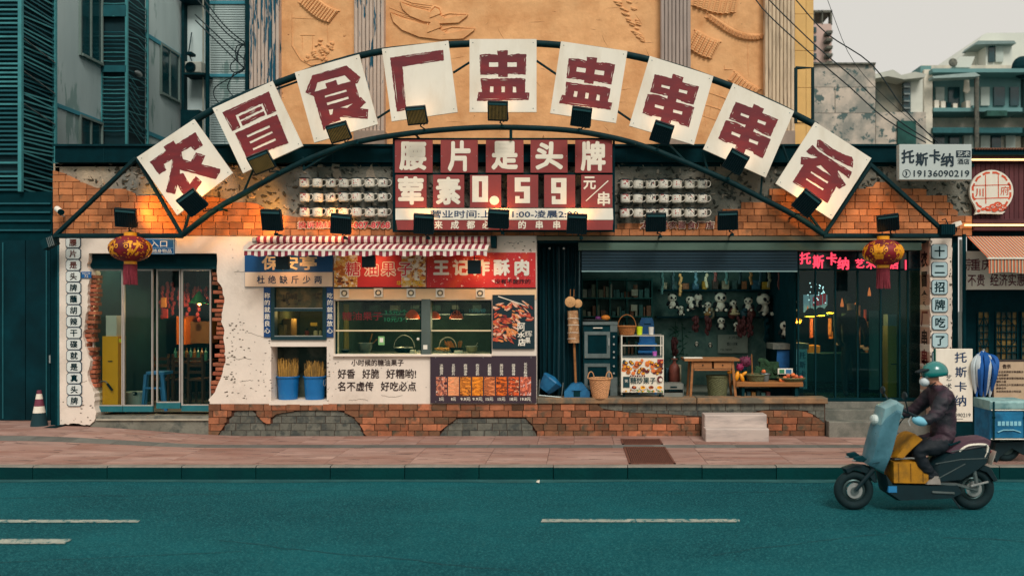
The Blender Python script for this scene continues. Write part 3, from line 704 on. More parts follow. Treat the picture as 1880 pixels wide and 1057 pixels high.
for px, py, lb in ((519,482,'small black floodlight hanging under the awning over the blue kiosk sign'), (677,478,'small black floodlight hanging under the awning over the sugar fruit sign'), (871,490,'small black floodlight hanging in front of the red fried pork sign')):
    Y = -.5; c = P(px, py, Y)
    t = T('floodlight', lb, 'floodlight', P(px, py-22, Y), 'floodlights on the shop front')
    b = MB(); b.obox(c, (12*k(Y),0,0), (0,.03,.008), (0,-.01,12*k(Y))); b.build('housing', fcase, t)
    MB().tube([P(px-11,py-16,Y), P(px+11,py-16,Y)], .006, 5).tube([P(px,py-13,Y), P(px,py-24,Y), P(px,py-24,-.02)], .008, 5).build('bracket', M['dark'], t)
    MB().obox(c+Vector((0,.036,0)), (10*k(Y),0,0), (0,.004,0), (0,0,10*k(Y))).build('lens', flens, t)
    spot('lamp_light', t, c+Vector((0,.05,-.02)), P(px+6, py+22, 0), 7, (1, .5, .22), R(125), .05)

# ------------------------------------------------------------------ price sign
PY = -.33
ps = T('price_sign', 'maroon price sign of square character tiles reading 0.59 under the arch', 'sign', P(925, 425, PY))
b = MB()
for x in (723, 1127): b.pb(x-2, 254, x+2, 426, PY+.035, .05)
for y in (255, 319, 424): b.pb(721, y-1.6, 1129, y+1.6, PY+.037, .04)
for x in (760, 843, 926, 1008, 1090): b.pb(x-1.2, 256, x+1.2, 318, PY+.04, .03)
b.build('frame', M['black'], ps)
for x in (800, 1050): MB().box(X(x,PY)-.03, X(x,PY)+.03, PY+.06, .02, Z(330), Z(326)).build('wall_bracket', M['dark'], ps)
letters1 = [(733,260,783,313),(822,258,864,315),(902,259,951,312),(983,260,1034,312),(1066,259,1112,314)]
for (a, c), ch, q in zip(((725,794),(809,877),(892,961),(974,1042),(1056,1124)), '\u8170\u7247\u662f\u5934\u724c', letters1):
    o = MB().pp([[(a,257),(c,257),(c,317),(a,317)]], PY, .03).build('tile', M['tile'], ps)
    MB().text(ch, *q, PY-.004, .040).build('lettering', M['tilewhite'], o)
row2 = [((726,783),'\u8364',(730,324,778,376)),((795,852),'\u7d20',(800,325,846,376)),((863,920),None,None),((931,988),None,None),((999,1056),None,None),((1067,1124),None,None)]
dig = {2: [[[(867,323),(896,323),(896,371),(867,371)],[(879,333),(885,333),(885,362),(879,362)]], [[(900+9*math.cos(t*.5236)+7.5, 368+8.5*math.sin(t*.5236)) for t in range(12)]]],
       3: [[[(945,326),(973,326),(973,334),(956,334),(956,342),(973,342),(973,373),(946,373),(946,360),(954,360),(954,365),(962,365),(962,352),(945,352)]]],
       4: [[[(1012,327),(1040,327),(1040,375),(1013,375),(1013,360),(1020,360),(1020,366),(1029,366),(1029,355),(1012,355)],[(1021,335),(1030,335),(1030,344),(1021,344)]]]}
for i, ((a, c), ch, q) in enumerate(row2):
    o = MB().pp([[(a,321),(c,321),(c,381),(a,381)]], PY, .03).build('tile', M['tile'], ps)
    b = MB()
    if ch: b.text(ch, *q, PY-.004, .040)
    for lp in dig.get(i, []): b.pp([[tuple(p) for p in l] for l in lp], PY-.004, None)
    if i == 5:
        b.text('\u5143', 1071, 324, 1094, 348, PY-.004, .03).text('\u4e32', 1097, 352, 1120, 378, PY-.004, .03)
        b.pp([[(1116,331),(1117.5,332.5),(1076.5,369.5),(1075,368.5)]], PY-.005, None)
    b.build('lettering', M['tilewhite'], o)
b = MB()
for (a, c) in ((725,794),(809,877),(892,961),(974,1042),(1056,1124)):
    for x in (a+2, c-2): b.ball(P(x, 287, PY-.002), .006, 6, 4)
b.build('screws', M['chrome'], ps)
o = MB().pp([[(726,382.5),(1125,382.5),(1126,403.5),(726,403.5)]], PY, .03).build('hours_strip', M['board'], ps)
MB().text('\u8425\u4e1a\u65f6\u95f4:\u4e0a\u534811:00-\u51cc\u66682:00', 790, 386, 1062, 400, PY-.004, .012).build('lettering', M['navy'], o)
o = MB().pp([[(727,404.5),(1126,404.5),(1124,422),(730,422)]], PY, .03).build('slogan_strip', M['tile'], ps)
MB().row('\u6765\u6210\u90fd\u5fc5\u5403\u7684\u4e32\u4e32', (805,835,864.5,893,926,958.5,990,1022), 405, 420.5, 15.5, PY-.004, .03).build('lettering', M['tilewhite'], o)
# pink hotline lettering and shop-name lettering
hot = mat('pink_hotline_lettering', (226, 74, 84), .6, .1, 20); hal = mat('lettering_outline_cream', (240, 214, 184), .7, .05)
o = T('hotline_lettering', 'pink cut-out complaint hotline lettering under the left mugs', 'lettering', P(632, 421, -.05))
MB().text('\u6295\u8bc9\u70ed\u7ebf', 545.5, 405.5, 611.5, 420.5, -.045, .07).text('400-007-8768', 616, 405.5, 717.5, 420.5, -.045, .09).build('outline', hal, o)
MB().text('\u6295\u8bc9\u70ed\u7ebf', 547, 407, 610, 419, -.05, .02).text('400-007-8768', 617.5, 407, 716, 419, -.05, .035).build('lettering', hot, o)
o = T('shop_name_lettering', 'pale outlined shop name lettering under the right mugs', 'lettering', P(1245, 421, -.05))
MB().text('\u592a\u53e4\u91cc\u519c\u5192\u98df\u5382\u5e97', 1174.5, 404.5, 1312.5, 420.5, -.045, .05).build('outline', mat('lettering_outline_pale', (220, 196, 172), .7, .05), o)
MB().text('\u592a\u53e4\u91cc\u519c\u5192\u98df\u5382\u5e97', 1176, 406, 1311, 419.5, -.05, .02).build('lettering', mat('wine_lettering', (110, 42, 46), .6, .1), o)

# ------------------------------------------------------------------ enamel mugs on the wall
enam = mat('white_enamel', (232, 224, 208), .3, .05, 8, spec=.5); rimm = mat('dark_blue_rim', (10, 38, 44), .35, .1)
pr_r = mat('mug_print_red', (178, 44, 48), .5, .15, 40); pr_k = mat('mug_print_black', (40, 44, 48), .5, .15, 40)
r0, h0 = .078, .142
def mug_parts():
    b = MB().lathe([(r0*.86, 0), (r0*.95, .008), (r0, .02), (r0, h0), (r0*.95, h0), (r0*.93, .015), (0.001, .012)], (0,0,0), 20)
    body = b.build('body', enam, smooth=40, local=True)
    ring = [Vector((r0*1.02*math.cos(q), r0*1.02*math.sin(q), h0-.004)) for q in [6.2832*i/20 for i in range(20)]]
    rim = MB().tube(ring, .0085, 6, closed=True).build('rim', rimm, smooth=60, local=True)
    hd = MB().tube(smoothpath([(r0*.97,0,.118), (r0+.035,0,.122), (r0+.055,0,.09), (r0+.05,0,.055), (r0+.025,0,.03), (r0*.97,0,.024)], 3), .0075, 6).build('handle', enam, smooth=60, local=True)
    pr = []
    for s in range(9):
        rr = random.Random(s+50); b = MB()
        def patch(a0, a1, z0, z1, m):
            n = 4; vs = []
            for i in range(n+1):
                a = a0+(a1-a0)*i/n; vs += [((r0+.0012)*math.sin(a), -(r0+.0012)*math.cos(a), z0), ((r0+.0012)*math.sin(a), -(r0+.0012)*math.cos(a), z1)]
            b.add(vs, [(2*i, 2*i+2, 2*i+3, 2*i+1) for i in range(n)], m)
        x = -.6+.3*(s % 3)
        if s % 3 != 2:
            for j in range(rr.randint(3, 6)): a = -.7+j*.22; patch(a, a+.16, .112+rr.uniform(-.004,.004), .130, s % 2)
        for j in range(rr.randint(5, 11)):
            a = rr.uniform(-.5, .55); z = rr.uniform(.04, .10); patch(a, a+rr.uniform(.05,.28), z, z+rr.uniform(.005,.022), rr.choice((0, 1, 1)) if s % 2 else rr.choice((0, 0, 1)))
        for j in range(6): a = -.45+j*.15; patch(a, a+.08, .022, .030, 1)
        pr.append(b.build('print', [pr_r, pr_k], local=True))
    hk = MB().tube([(0, r0*.9, h0*.9), (0, r0+.05, h0*.9)], .006, 5).build('hook', M['dark'], local=True)
    return body, rim, hd, pr, hk
body, rim, hd, prs, hk = mug_parts()
ordn = ['first', 'second', 'third', 'fourth', 'fifth', 'sixth', 'seventh']; rown = ['top', 'middle', 'bottom']
desc = ['red slogan', 'small sketch', 'red crest', 'panda sketch', 'tiny figures', 'dark scribble', 'red badge', 'line drawing', 'small picture']
def put(src, parent): c = src.copy(); link(c); c.parent = parent; c.location = (0,0,0); return c
mi = 0
for side, xs, ys in (('left', [559.5+23.9*i for i in range(7)], (344, 370.5, 397.5)), ('right', [1147.5+23.7*i for i in range(7)], (346.5, 372.5, 399))):
    for r, yb in enumerate(ys):
        for i, px in enumerate(xs):
            s = (mi*5+mi//7) % 9; mi += 1
            t = T('enamel_mug', f'white mug with {desc[s]}, {ordn[i]} from left in {rown[r]} row, {side} of price sign', 'mug', P(px+random.uniform(-.6,.6), yb+random.uniform(-.4,.4), -.13), f'enamel mugs in rows {side} of the price sign')
            t.rotation_euler = (0, R(random.uniform(-3, 3)), R(random.uniform(-8, 8)))
            for q in (body, rim, hd, prs[s], hk): put(q, t)
    for r, yb in enumerate(ys):
        x0, x1 = xs[0]-12, xs[-1]+14
        MB().pb(x0, yb-14.6, x1, yb-12.8, -.05, .02).build('hanging_rail', M['dark'], label=f'dark rail holding the {rown[r]} row of mugs {side} of the price sign', cat='rail')
for q in [body, rim, hd, hk]+prs: bpy.data.objects.remove(q)

# ------------------------------------------------------------------ cameras and small boxes on the wall
o = T('security_camera', 'white bullet security camera on the bricks at the left end', 'security camera', P(118, 400, -.05))
c = P(108, 386, -.2); d = (P(116, 393, -.35)-c).normalized()
MB().tube([c-d*.09, c+d*.1], .045, 12).build('body', M['board'], o, smooth=40); MB().tube([c+d*.1, c+d*.13], .047, 12).build('lens_hood', M['black'], o, smooth=40)
MB().tube([c+Vector((0,0,-.04)), P(117,397,-.12), P(118,396,0)], .014, 6).build('bracket', M['chrome'], o)
o = T('security_camera', 'small cream security camera by the junction box at the right end', 'security camera', P(1758, 420, -.05))
c = P(1755, 412, -.3)
MB().obox(c, (.05,0,.022), (0,.09,0), (-.012,0,.028)).build('body', M['board'], o); MB().tube([c, P(1756,422,-.1), P(1756,424,0)], .012, 6).build('bracket', M['dark'], o)
o = T('junction_box', 'black finned electrical box at the right end of the frame', 'electrical box', P(1742, 432, -.3))
b = MB(); b.pb(1728, 411, 1754, 431, -.45, .14); b.build('box', M['black'], o)
b = MB()
for i in range(7): b.pb(1730+i*3.3, 413, 1731.2+i*3.3, 430, -.46, .01)
b.build('fins', M['dark'], o); MB().tube([P(1740,411,-.4), P(1736,402,-.4), P(1729,404,-.38)], .01, 5).build('cable', M['black'], o)
o = T('slatted_lamp', 'small dark ribbed box lamp at the left corner of the frame', 'wall lamp', P(95, 458, -.3))
b = MB().obox(P(92, 445, -.3), (.09,0,.05), (0,.08,0), (-.02,0,.07)); b.build('box', M['dark'], o)
for i in range(4): MB().obox(P(88+i*3, 445-i*1.2, -.39), (.006,0,.003), (0,.006,0), (-.02,0,.07)).build('rib', M['steel'], o)
# ------------------------------------------------------------------ left room behind the folding glass door
def room(name, px0, px1, y0, y1, z0, z1, mw, mf, parent, mc=None):
    """open-fronted box room given in metres"""
    x0, x1 = px0, px1
    MB().box(x0-.05, x0, y0, y1, z0, z1).build('side_wall', mw, parent); MB().box(x1, x1+.05, y0, y1, z0, z1).build('side_wall', mw, parent)
    MB().box(x0-.05, x1+.05, y1, y1+.05, z0, z1).build('back_wall', mw, parent)
    MB().box(x0-.05, x1+.05, y0, y1, z0-.05, z0).build('room_floor', mf, parent); MB().box(x0-.05, x1+.05, y0, y1, z1, z1+.05).build('ceiling', mc or mw, parent)
fl_m = mat('worn_shop_floor', (110, 112, 100), .5, .25, 2)
ZF1 = .47
din = T('dining_room', None, None, (X(270), 2, ZF1), kind='structure')
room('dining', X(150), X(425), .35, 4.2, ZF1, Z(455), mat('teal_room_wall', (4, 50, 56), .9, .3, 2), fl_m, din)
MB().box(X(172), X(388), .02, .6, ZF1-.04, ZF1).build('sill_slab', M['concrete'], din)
# folding glass door
gl = glass('door_glass', (236, 244, 240), .10, (14, 58, 64), .05)
dr = T('folding_glass_door', 'four-leaf folding glass door with pale frames and teal bottom rails', 'door', (X(280), .12, ZF1))
MB().pb(163, 466, 399, 492, .10, .2).build('header_box', M['black'], dr)
MB().pb(170, 489.5, 396, 493.5, .06, .05).build('top_track', M['dark'], dr)
fr = mat('silver_door_frame', (186, 178, 170), .4, .1, 8, metal=.3); rail_m = mat('teal_bottom_rail', (28, 104, 112), .35, .15, 6, spec=.5)
for i, (a, c, yb, sk) in enumerate(((170,225,745,.04), (226,280,745,.0), (287,331,739,.10), (333,387,744,.0))):
    lf = T('door_leaf', None, None, (0,0,0)); lf.parent = dr; del_y = .13+sk*.5
    MB().pb(a+2, 496, c-2, yb, del_y, .012).build('pane', gl, lf)
    b = MB(); b.pb(a, 493.5, c, 496.8, del_y-.012, .04).pb(a, 496.8, a+2.2, yb, del_y-.012, .04).pb(c-2.2, 496.8, c, yb, del_y-.012, .04).pb(a, yb-2, c, yb, del_y-.014, .044)
    b.build('frame', fr, lf)
    MB().pb(a, yb, c, yb+10.5, del_y-.02, .05).build('bottom_rail', rail_m, lf)
t = T('added_fill_lamp', 'round white added fill lamp just inside the glass door', 'ceiling lamp', (X(250,.9), .9, Z(470,.9))); c = Vector((X(250,.9), .9, Z(463,.9)))  # extra lamp added to brighten the dining room and its yellow column
MB().lathe([(.001,0),(.14,0),(.16,.03),(.16,.05),(.001,.05)], c, 20).build('diffuser', mat('fill_lamp_glow', (255, 226, 180), .5, 0, emit=4), t); point('lamp_light', t, c-Vector((0,0,.06)), 24, (1,.8,.55), .1)
# things in the room, seen through the door
def local_box(name, label, cat, px0, py0, px1, py1, Y, th, m, **kw):
    b = MB(); b.bev(X(px0,Y), X(px1,Y), Y, Y+th, Z(py1,Y), Z(py0,Y), .008); return b.build(name, m, label=label, cat=cat, **kw)
yel = mat('yellow_painted_column', (255, 176, 6), .45, .08, 3, spec=.4); yw = mat('white_column_top', (214, 208, 196), .5, .05)
t = T('bollard_column', 'bright yellow column with white upper part behind the left glass leaf', 'column', (X(203,.55), .55, ZF1))
MB().pb(188, 617, 216.5, 745, .22, .25).build('yellow_casing', yel, t); MB().pb(194.5, 579, 214, 617, .24, .16).build('white_top', yw, t)
MB().pb(198, 662, 206, 664, .212, .01).build('slot', M['black'], t); MB().pb(216.7, 622, 225, 628, .25, .012).build('label_plate', mat('yellow_tag', (230,220,40), .6), t)
q = [P(178,703,.21), P(190,699,.20), P(196,702,.195), P(206,716,.19)]
MB().tube(smoothpath(q), .009, 6).build('lever_handle', M['chrome'], t); MB().tube([P(197,704,.195), P(206,716,.19)], .02, 6).build('grip', M['black'], t)
t = T('plastic_stool', 'pale blue plastic stool standing behind the glass door', 'stool', (X(284,.9), .9, ZF1))
sb = mat('pale_blue_plastic', (60, 136, 196), .4, .08, 5, spec=.5)
b = MB(); b.bev(X(266,.7), X(300,.7), .72, 1.05, Z(688,.7), Z(682.5,.7), .01); b.build('seat', sb, t)
for a, c, yy in ((268,262,.74), (298,305,.74), (270,267,1.03), (296,300,1.03)):
    MB().tube([P(a, 687, yy), (X(c,yy), yy, ZF1)], [.035, .028], 4).build('leg', sb, t)
b = MB(); b.tube([P(266,712,.74), P(301,712,.74)], .02, 4).build('stretcher', sb, t)
t = T('bucket', 'white plastic bucket with lid beside the blue stool', 'bucket', (X(248,1), 1, ZF1))
b = MB().lathe([(.001,0),(.13,0),(.155,.27),(.165,.27),(.165,.30),(.001,.30)], (X(248,1), 1, ZF1), 18); b.build('body', mat('milky_bucket', (176, 196, 192), .4, .08), t, smooth=40)
MB().ball(P(247,722,.86), (.05,.01,.035)).build('dark_print', M['black'], t)
# back counter, shelving, red hangings, chairs
cab = T('wall_cabinet', 'orange wooden cabinet deep inside the dining room', 'cabinet', (X(335,3), 3, 1.2))
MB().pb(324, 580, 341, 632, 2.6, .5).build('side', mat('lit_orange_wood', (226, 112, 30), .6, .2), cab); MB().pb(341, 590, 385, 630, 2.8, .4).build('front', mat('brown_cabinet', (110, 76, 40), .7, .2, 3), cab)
for i, (px, c) in enumerate(((300,(226,140,60)), (303,(180,50,40)), (366,(190,60,60)), (358,(230,150,40)))):
    py = (555, 575, 540, 540)[i]
    t = local_box('menu_card', f'{("orange","red","pink","amber")[i]} hanging card inside the dining room', 'card', px-5, py-9, px+5, py+9, 2.2+.1*i, .01, mat(f'card{i}', c, .7, .2))
t = T('pendant_lamp', 'green glass pendant lamp shade hanging in the dining room', 'lamp', P(366, 545, 2))
MB().lathe([(.02,.22),(.05,.18),(.17,.02),(.18,0),(.165,0),(.04,.17),(.001,.2)], P(366,557,2), 16).build('shade', mat('green_shade', (20, 120, 60), .3, .1, spec=.6), t, smooth=50)
MB().tube([P(366,535,2), P(366,470,2)], .006, 5).build('cord', M['black'], t); MB().ball(P(366,557,2), .03).build('bulb', mat('bulb_glow', (255, 200, 120), .5, 0, emit=6), t); point('bulb_light', t, P(366,562,2), 45, (1,.6,.3))
rr = random.Random(5)
for i in range(9):
    px = 296+i*10+rr.uniform(-3,3); top = 520+rr.uniform(0,12); L_ = rr.uniform(22,60)
    b = MB()
    for j in range(7): b.ball(P(px+rr.uniform(-2,2), top+L_*j/6, 2.5), (.035,.03,.05), 7, 5)
    b.build('chilli_string', mat('dried_chilli', (130, 40, 40), .5, .3, 20), label=f'string of dried red chillies hanging in the dining room, {ordn[i] if i < 7 else "far right" if i == 8 else "second from the right"} from the left' if i < 7 else f'dried red chilli string near the right door frame, {"nearer" if i == 8 else "farther"} from the lamp', cat='chilli string', group='chilli strings in the dining room')
tb = T('dining_table', 'dark wooden table far inside the dining room', 'table', (X(345,2.6), 2.6, ZF1))
MB().box(X(318,2.4), X(378,2.4), 2.3, 3.0, ZF1+.70, ZF1+.74).build('table_top', mat('dark_dining_wood', (78, 54, 36), .5, .2, 4), tb)
for x in (320, 376):
    for y in (2.35, 2.95): MB().box(X(x,2.4)-.025, X(x,2.4)+.025, y-.025, y+.025, ZF1, ZF1+.7).build('leg', MATS['dark_dining_wood'], tb)
for i, px in enumerate((306, 334, 360)):
    t = T('dining_chair', f'dark slatted dining chair in front of the table, {ordn[i]} from the left', 'chair', (X(px,1.9), 1.9, ZF1), 'dining chairs'); x = X(px,1.9)
    MB().box(x-.2, x+.2, 1.75, 2.1, ZF1+.42, ZF1+.46).build('seat', MATS['dark_dining_wood'], t)
    for a in (-.18, .18):
        MB().box(x+a-.018, x+a+.018, 1.74, 1.78, ZF1, ZF1+.9).build('leg', MATS['dark_dining_wood'], t); MB().box(x+a-.018, x+a+.018, 2.06, 2.1, ZF1, ZF1+.42).build('leg', MATS['dark_dining_wood'], t)
    for j in range(3): MB().box(x-.17, x+.17, 1.75, 1.77, ZF1+.55+.12*j, ZF1+.60+.12*j).build('slat', MATS['dark_dining_wood'], t)
cn = local_box('counter', 'low dark counter at the back of the dining room', 'counter', 230, 640, 300, 705, 3.3, .5, mat('dark_counter', (30, 58, 56), .6, .2))
for i in range(9):
    px = 322+i*7; MB().lathe([(.001,0),(.035,0),(.035,.16),(.012,.2),(.012,.24),(.001,.24)], (X(px,2.5), 2.5, ZF1+.74), 8).build('bottle', mat('amber_bottle', (120, 80, 30), .3, .2) if i % 2 else mat('teal_bottle', (50, 110, 104), .3, .2), label='small sauce bottle standing in the row on the dining table', cat='bottle', group='bottles on the dining table')

# ------------------------------------------------------------------ small window with shutters, niche with buckets
kit = T('kitchen_room', None, None, (X(750), 1.5, .9), kind='structure')
km_ = mat('kitchen_wall_green', (56, 82, 76), .85, .3, 2)
room('kitchen', X(606), X(915), .32, 2.3, Z(665), Z(505), km_, fl_m, kit)
nic = T('wall_niche', None, None, (X(549), .3, Z(737)), kind='structure')
nm_ = mat('niche_plaster', (96, 104, 92), .9, .25, 5, c2=(52, 74, 68), thr=.5, sc2=3)
b = MB(); x0, x1, z0, z1 = X(498), X(600), Z(737), Z(636)
b.box(x0-.03, x0, .29, .62, z0, z1).box(x1, x1+.03, .29, .62, z0, z1).box(x0-.03, x1+.03, .6, .64, z0, z1).box(x0-.03, x1+.03, .29, .62, z1, z1+.03).build('lining', nm_, nic)
MB().box(x0-.03, x1+.03, -.015, .62, z0-.05, z0+.012).build('shelf', M['plaster'], nic)
bk = T('bamboo_bucket', 'blue plastic bucket full of bamboo skewers, left one in the wall niche', 'bucket', (X(529,.28), .28, z0+.014), 'skewer buckets')
def skewers(cx, cy, seed, h):
    rr = random.Random(seed); b = MB()
    for i in range(230):
        a = rr.random()*6.283; q = math.sqrt(rr.random())*.125; x, y = q*math.cos(a), q*math.sin(a)
        l = h*rr.uniform(.72, 1.02); tx, ty = x*rr.uniform(1.15, 1.5)+rr.uniform(-.02,.02), y*1.15+rr.uniform(-.02,.02)
        b.tube([(x, y, .1), (tx, ty, l)], .0038, 3, m=rr.choice((0,0,1)))
    return b
bb = MB().lathe([(.001,.0),(.150,0),(.172,.35),(.186,.35),(.190,.362),(.186,.375),(.168,.375),(.160,.34),(.14,.05),(.001,.05)], (0,0,0), 28)
o1 = bb.build('body', M['blue'], bk, smooth=40, local=True)
wire = MB().tube(smoothpath([(-.186,-.03,.33),(-.2,-.06,.27),(-.19,-.09,.22),(-.17,-.1,.25),(-.172,-.08,.32)]), .004, 5).build('wire_handle', M['chrome'], bk, local=True)
skm = [mat('bamboo_gold', (196, 146, 66), .7, .3, 20), mat('bamboo_dark', (140, 108, 56), .7, .3, 20)]
skewers(0, 0, 1, .66).build('skewers', skm, bk, local=True, kind='stuff')
bk2 = bk.copy(); link(bk2); bk2.location = (X(578,.28), .28, z0+.014); bk2['label'] = 'blue plastic bucket full of darker bamboo skewers, right one in the wall niche'
for ch in kids(bk):
    if ch.name.startswith('skewers'): continue
    c = ch.copy(); link(c); c.parent = bk2
    if ch.name.startswith('wire'): c.scale = (-1, 1, 1)
skewers(0, 0, 2, .62).build('skewers', skm[::-1], bk2, local=True, kind='stuff')

sw = T('small_window', 'small dark-framed serving window left of the kitchen windows', 'window', (X(548), .05, Z(624)))
fm = mat('dark_window_frame', (10, 50, 56), .5, .2, 8)
b = MB(); b.pp([[(497,527),(599,527),(599,624),(497,624)], [(504,527.5),(592,527.5),(592,565),(504,565)], [(504,571),(592,571),(592,616),(504,616)]], -.03, .14); b.build('frame', fm, sw)
MB().pb(504, 616, 592, 617.5, -.035, .05).build('sill', M['chrome'], sw); MB().pb(504, 565, 592, 566.2, -.035, .02).build('rail', M['chrome'], sw)
br = mat('brown_poster_film', (98, 84, 52), .6, .3, 4, c2=(60, 62, 42), thr=.5, sc2=6)
MB().pb(504, 527.5, 592, 565, .05, .01).build('poster_pane', br, sw)
b = MB(); rr = random.Random(8)
for i in range(12): x = 512+rr.uniform(0,70); y = 533+rr.uniform(0,26); b.pp([[(x,y),(x+rr.uniform(4,12),y-rr.uniform(0,3)),(x+rr.uniform(4,12),y+rr.uniform(1,4)),(x,y+3)]], .045, None)
b.text('\u5c71\u57ce', 520, 538, 546, 550, .044, .02).build('print', mat('film_print_dark', (54, 50, 36), .6), sw)
MB().pb(504, 571, 592, 616, .1, .008).build('pane', glass('warm_glass', (236, 236, 214), .06), sw)
room('smallroom', X(500), X(596), .14, 1.4, Z(619), Z(529), mat('olive_wall', (70, 76, 52), .9, .2, 3), fl_m, sw)
t = local_box('cardboard_box', 'tan carton standing inside the small window', 'box', 510, 585, 534, 616, .5, .3, mat('carton', (190, 146, 88), .8, .1))
t = local_box('knife_block', 'stack of pale boards in the left corner of the small window', 'board', 504.5, 596, 522, 616, .3, .15, mat('carton2', (140, 118, 80), .8, .2, 20))
for px, c, w, lb in ((563.5, (130,50,44), 8, 'dark red sauce bottle on the sill of the small window'), (579.5, (220,210,200), 8, 'white sauce bottle with dark cap on the sill of the small window'), (588, (200,196,190), 5, 'narrow white bottle at the right end of the small window sill')):
    t = T('sauce_bottle', lb, 'bottle', P(px, 616, .25)); r = w*k(.25)/2; z = worldloc(t)
    MB().lathe([(.001,0),(r,0),(r,.07),(r*.45,.09),(.001,.09)], z, 12).build('body', mat(f'bottle{px}', c, .4, .05), t, smooth=40)
    MB().lathe([(r*.5,.088),(r*.5,.12),(.001,.125)], z, 10).build('cap', M['black'], t)
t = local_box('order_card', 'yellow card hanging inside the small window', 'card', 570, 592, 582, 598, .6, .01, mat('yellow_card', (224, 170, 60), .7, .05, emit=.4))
point('small_window_lamp', sw, P(550,575,.7), 5, (1,.75,.4))

# ------------------------------------------------------------------ kitchen windows
kw = T('kitchen_window', 'wide two-part kitchen window with cream shelf bars and a grey mullion', 'window', (X(758), .1, Z(652)))
MB().pb(773.5, 549, 790, 654, -.035, .2).build('mullion', mat('grey_mullion', (84, 96, 90), .6, .15, 4), kw)
MB().bev(X(613), X(903), -.06, .3, Z(654.5), Z(650), .01).build('sill', M['plaster'], kw)
for a, c in ((616, 773.5), (790, 902)):
    MB().pb(a, 554, c, 650, .12, .008).build('pane', glass('kitchen_glass', (226, 238, 232), .10, (16, 60, 60), .06), kw)
    MB().pb(a, 605.5, c, 608, .06, .03).build('shelf_bar', mat('cream_bar', (226, 204, 164), .5, .05), kw)
    b = MB(); b.pb(a, 552, a+1.6, 651, .08, .06).pb(c-1.6, 552, c, 651, .08, .06).pb(a+1.6, 552, c-1.6, 554, .08, .06); b.build('frame', M['black'], kw)
MB().text('\u7cd6\u6cb9\u679c\u5b50', 628, 572, 702, 588, .112, .02).build('red_glass_lettering', mat('glass_lettering_red', (104, 34, 36), .6), kw)
b = MB().text('3.5\u5143/\u4e2a', 706, 568, 748, 578, .112, .01).text('10\u5143/3\u4e2a', 706, 581, 752, 591, .112, .01).build('green_glass_lettering', mat('glass_lettering_green', (30, 120, 84), .6), kw)
MB().text('\u9165\u8089', 826, 567, 852, 579, .112, .01).build('dark_glass_lettering', M['black'], kw); MB().text('15\u5143/\u4efd', 862, 566, 892, 574, .112, .01).build('teal_glass_lettering', mat('glass_lettering_teal', (40, 110, 110), .6), kw)
MB().pb(694.5, 617, 706, 633, .108, .004).build('payment_card', mat('green_card', (120, 170, 110), .6, .05), kw); MB().pb(697, 620, 703.5, 628, .104, .003).build('card_panel', M['board'], kw)
MB().pb(777, 633, 784.5, 641, -.04, .004).build('sticker', M['board'], kw)
MB().ball(P(767.5,622,-.02), (.022,.012,.022), 12, 6).build('bell', M['board'], kw)
for i, (px, w) in enumerate(((757, 27), (798, 22), (838, 25))):
    t = T('pendant_lamp', f'orange dome pendant lamp over the kitchen counter, {ordn[i]} from the left', 'lamp', P(px, 585, .7), 'orange kitchen lamps'); r = w*k(.7)/2; c = P(px, 585, .7)
    MB().lathe([(.012,r*1.25),(r*.3,r*1.2),(r*.75,r*.8),(r,.02),(r,0),(r*.96,0),(r*.7,r*.75),(.01,r*1.15)], c, 20).build('shade', mat('orange_lamp_shade', (196, 70, 20), .35, .1, spec=.5, emit=.25), t, smooth=50)
    MB().lathe([(.001,0),(r*.8,0),(r*.8,.008),(.001,.008)], c+Vector((0,0,-.004)), 16).build('diffuser', mat('lamp_diffuser', (255, 216, 170), .5, 0, emit=5), t)
    MB().tube([c+Vector((0,0,r*1.2)), P(px,553,.7)], .005, 5).build('cord', M['black'], t); point('lamp_light', t, c+Vector((0,0,-.03)), 14, (1,.72,.4))
MB().box(X(612), X(905), .35, 1.1, Z(650.5)-.05, Z(650.5)-.002).build('counter_top', mat('steel_counter', (110, 120, 112), .4, .1, metal=.4), kit)
# wok rings, bowls, trays
zc = Z(650.5)
def pot(px, w, h, Y, lb, m=None, nm='pot', cat='pot'):
    c = Vector((X(px,Y), Y, zc)); r = w*k(Y)/2; hh = h*k(Y)
    t = T(nm, lb, cat, c); MB().lathe([(.001,0),(r*.6,0),(r*.9,hh*.4),(r,hh),(r*.94,hh),(r*.8,hh*.4),(.001,.02)], c, 20).build('bowl', m or M['steel'], t, smooth=50)
    MB().tube([c+Vector((r*math.cos(q), r*math.sin(q), hh)) for q in [6.2832*i/20 for i in range(20)]], .006, 5, closed=True).build('rim', M['chrome'], t, smooth=50)
    return t
t = pot(671, 26, 18, .5, 'steel pot with wooden spatulas behind the left kitchen pane')
for a, c in (((678,632),(683,612)), ((681,634),(692,622))): MB().tube([P(*a,.5), P(*c,.5)], [.008,.014], 5).build('spatula', M['wood'], t)
pot(741, 34, 9, .6, 'wide black wok near the mullion', M['black'], 'wok', 'wok')
t = pot(866, 22, 12, .5, 'glass bowl of batter behind the right pane', mat('bowl_cream', (170, 160, 120), .4, .2)); MB().tube([P(870,640,.5), P(877,629,.45)], .007, 5).build('spoon', M['chrome'], t)
pot(634, 14, 6, .5, 'small dark saucepan at the left end of the counter', M['dark'])
t = T('food_tray', 'steel tray heaped with golden fried food behind the right pane', 'tray', (X(810,.4), .4, zc)); b = MB(); b.box(X(795,.4), X(828,.4), .35, .7, zc, zc+.03); b.build('tray', M['steel'], t)
b = MB(); rr = random.Random(3)
for i in range(46): b.ball((X(797,.4)+rr.random()*.26, .38+rr.random()*.28, zc+.035+rr.random()*.05), (.026,.014,.013), 6, 4, rot=Matrix.Rotation(rr.random()*3, 3, 'Z'))
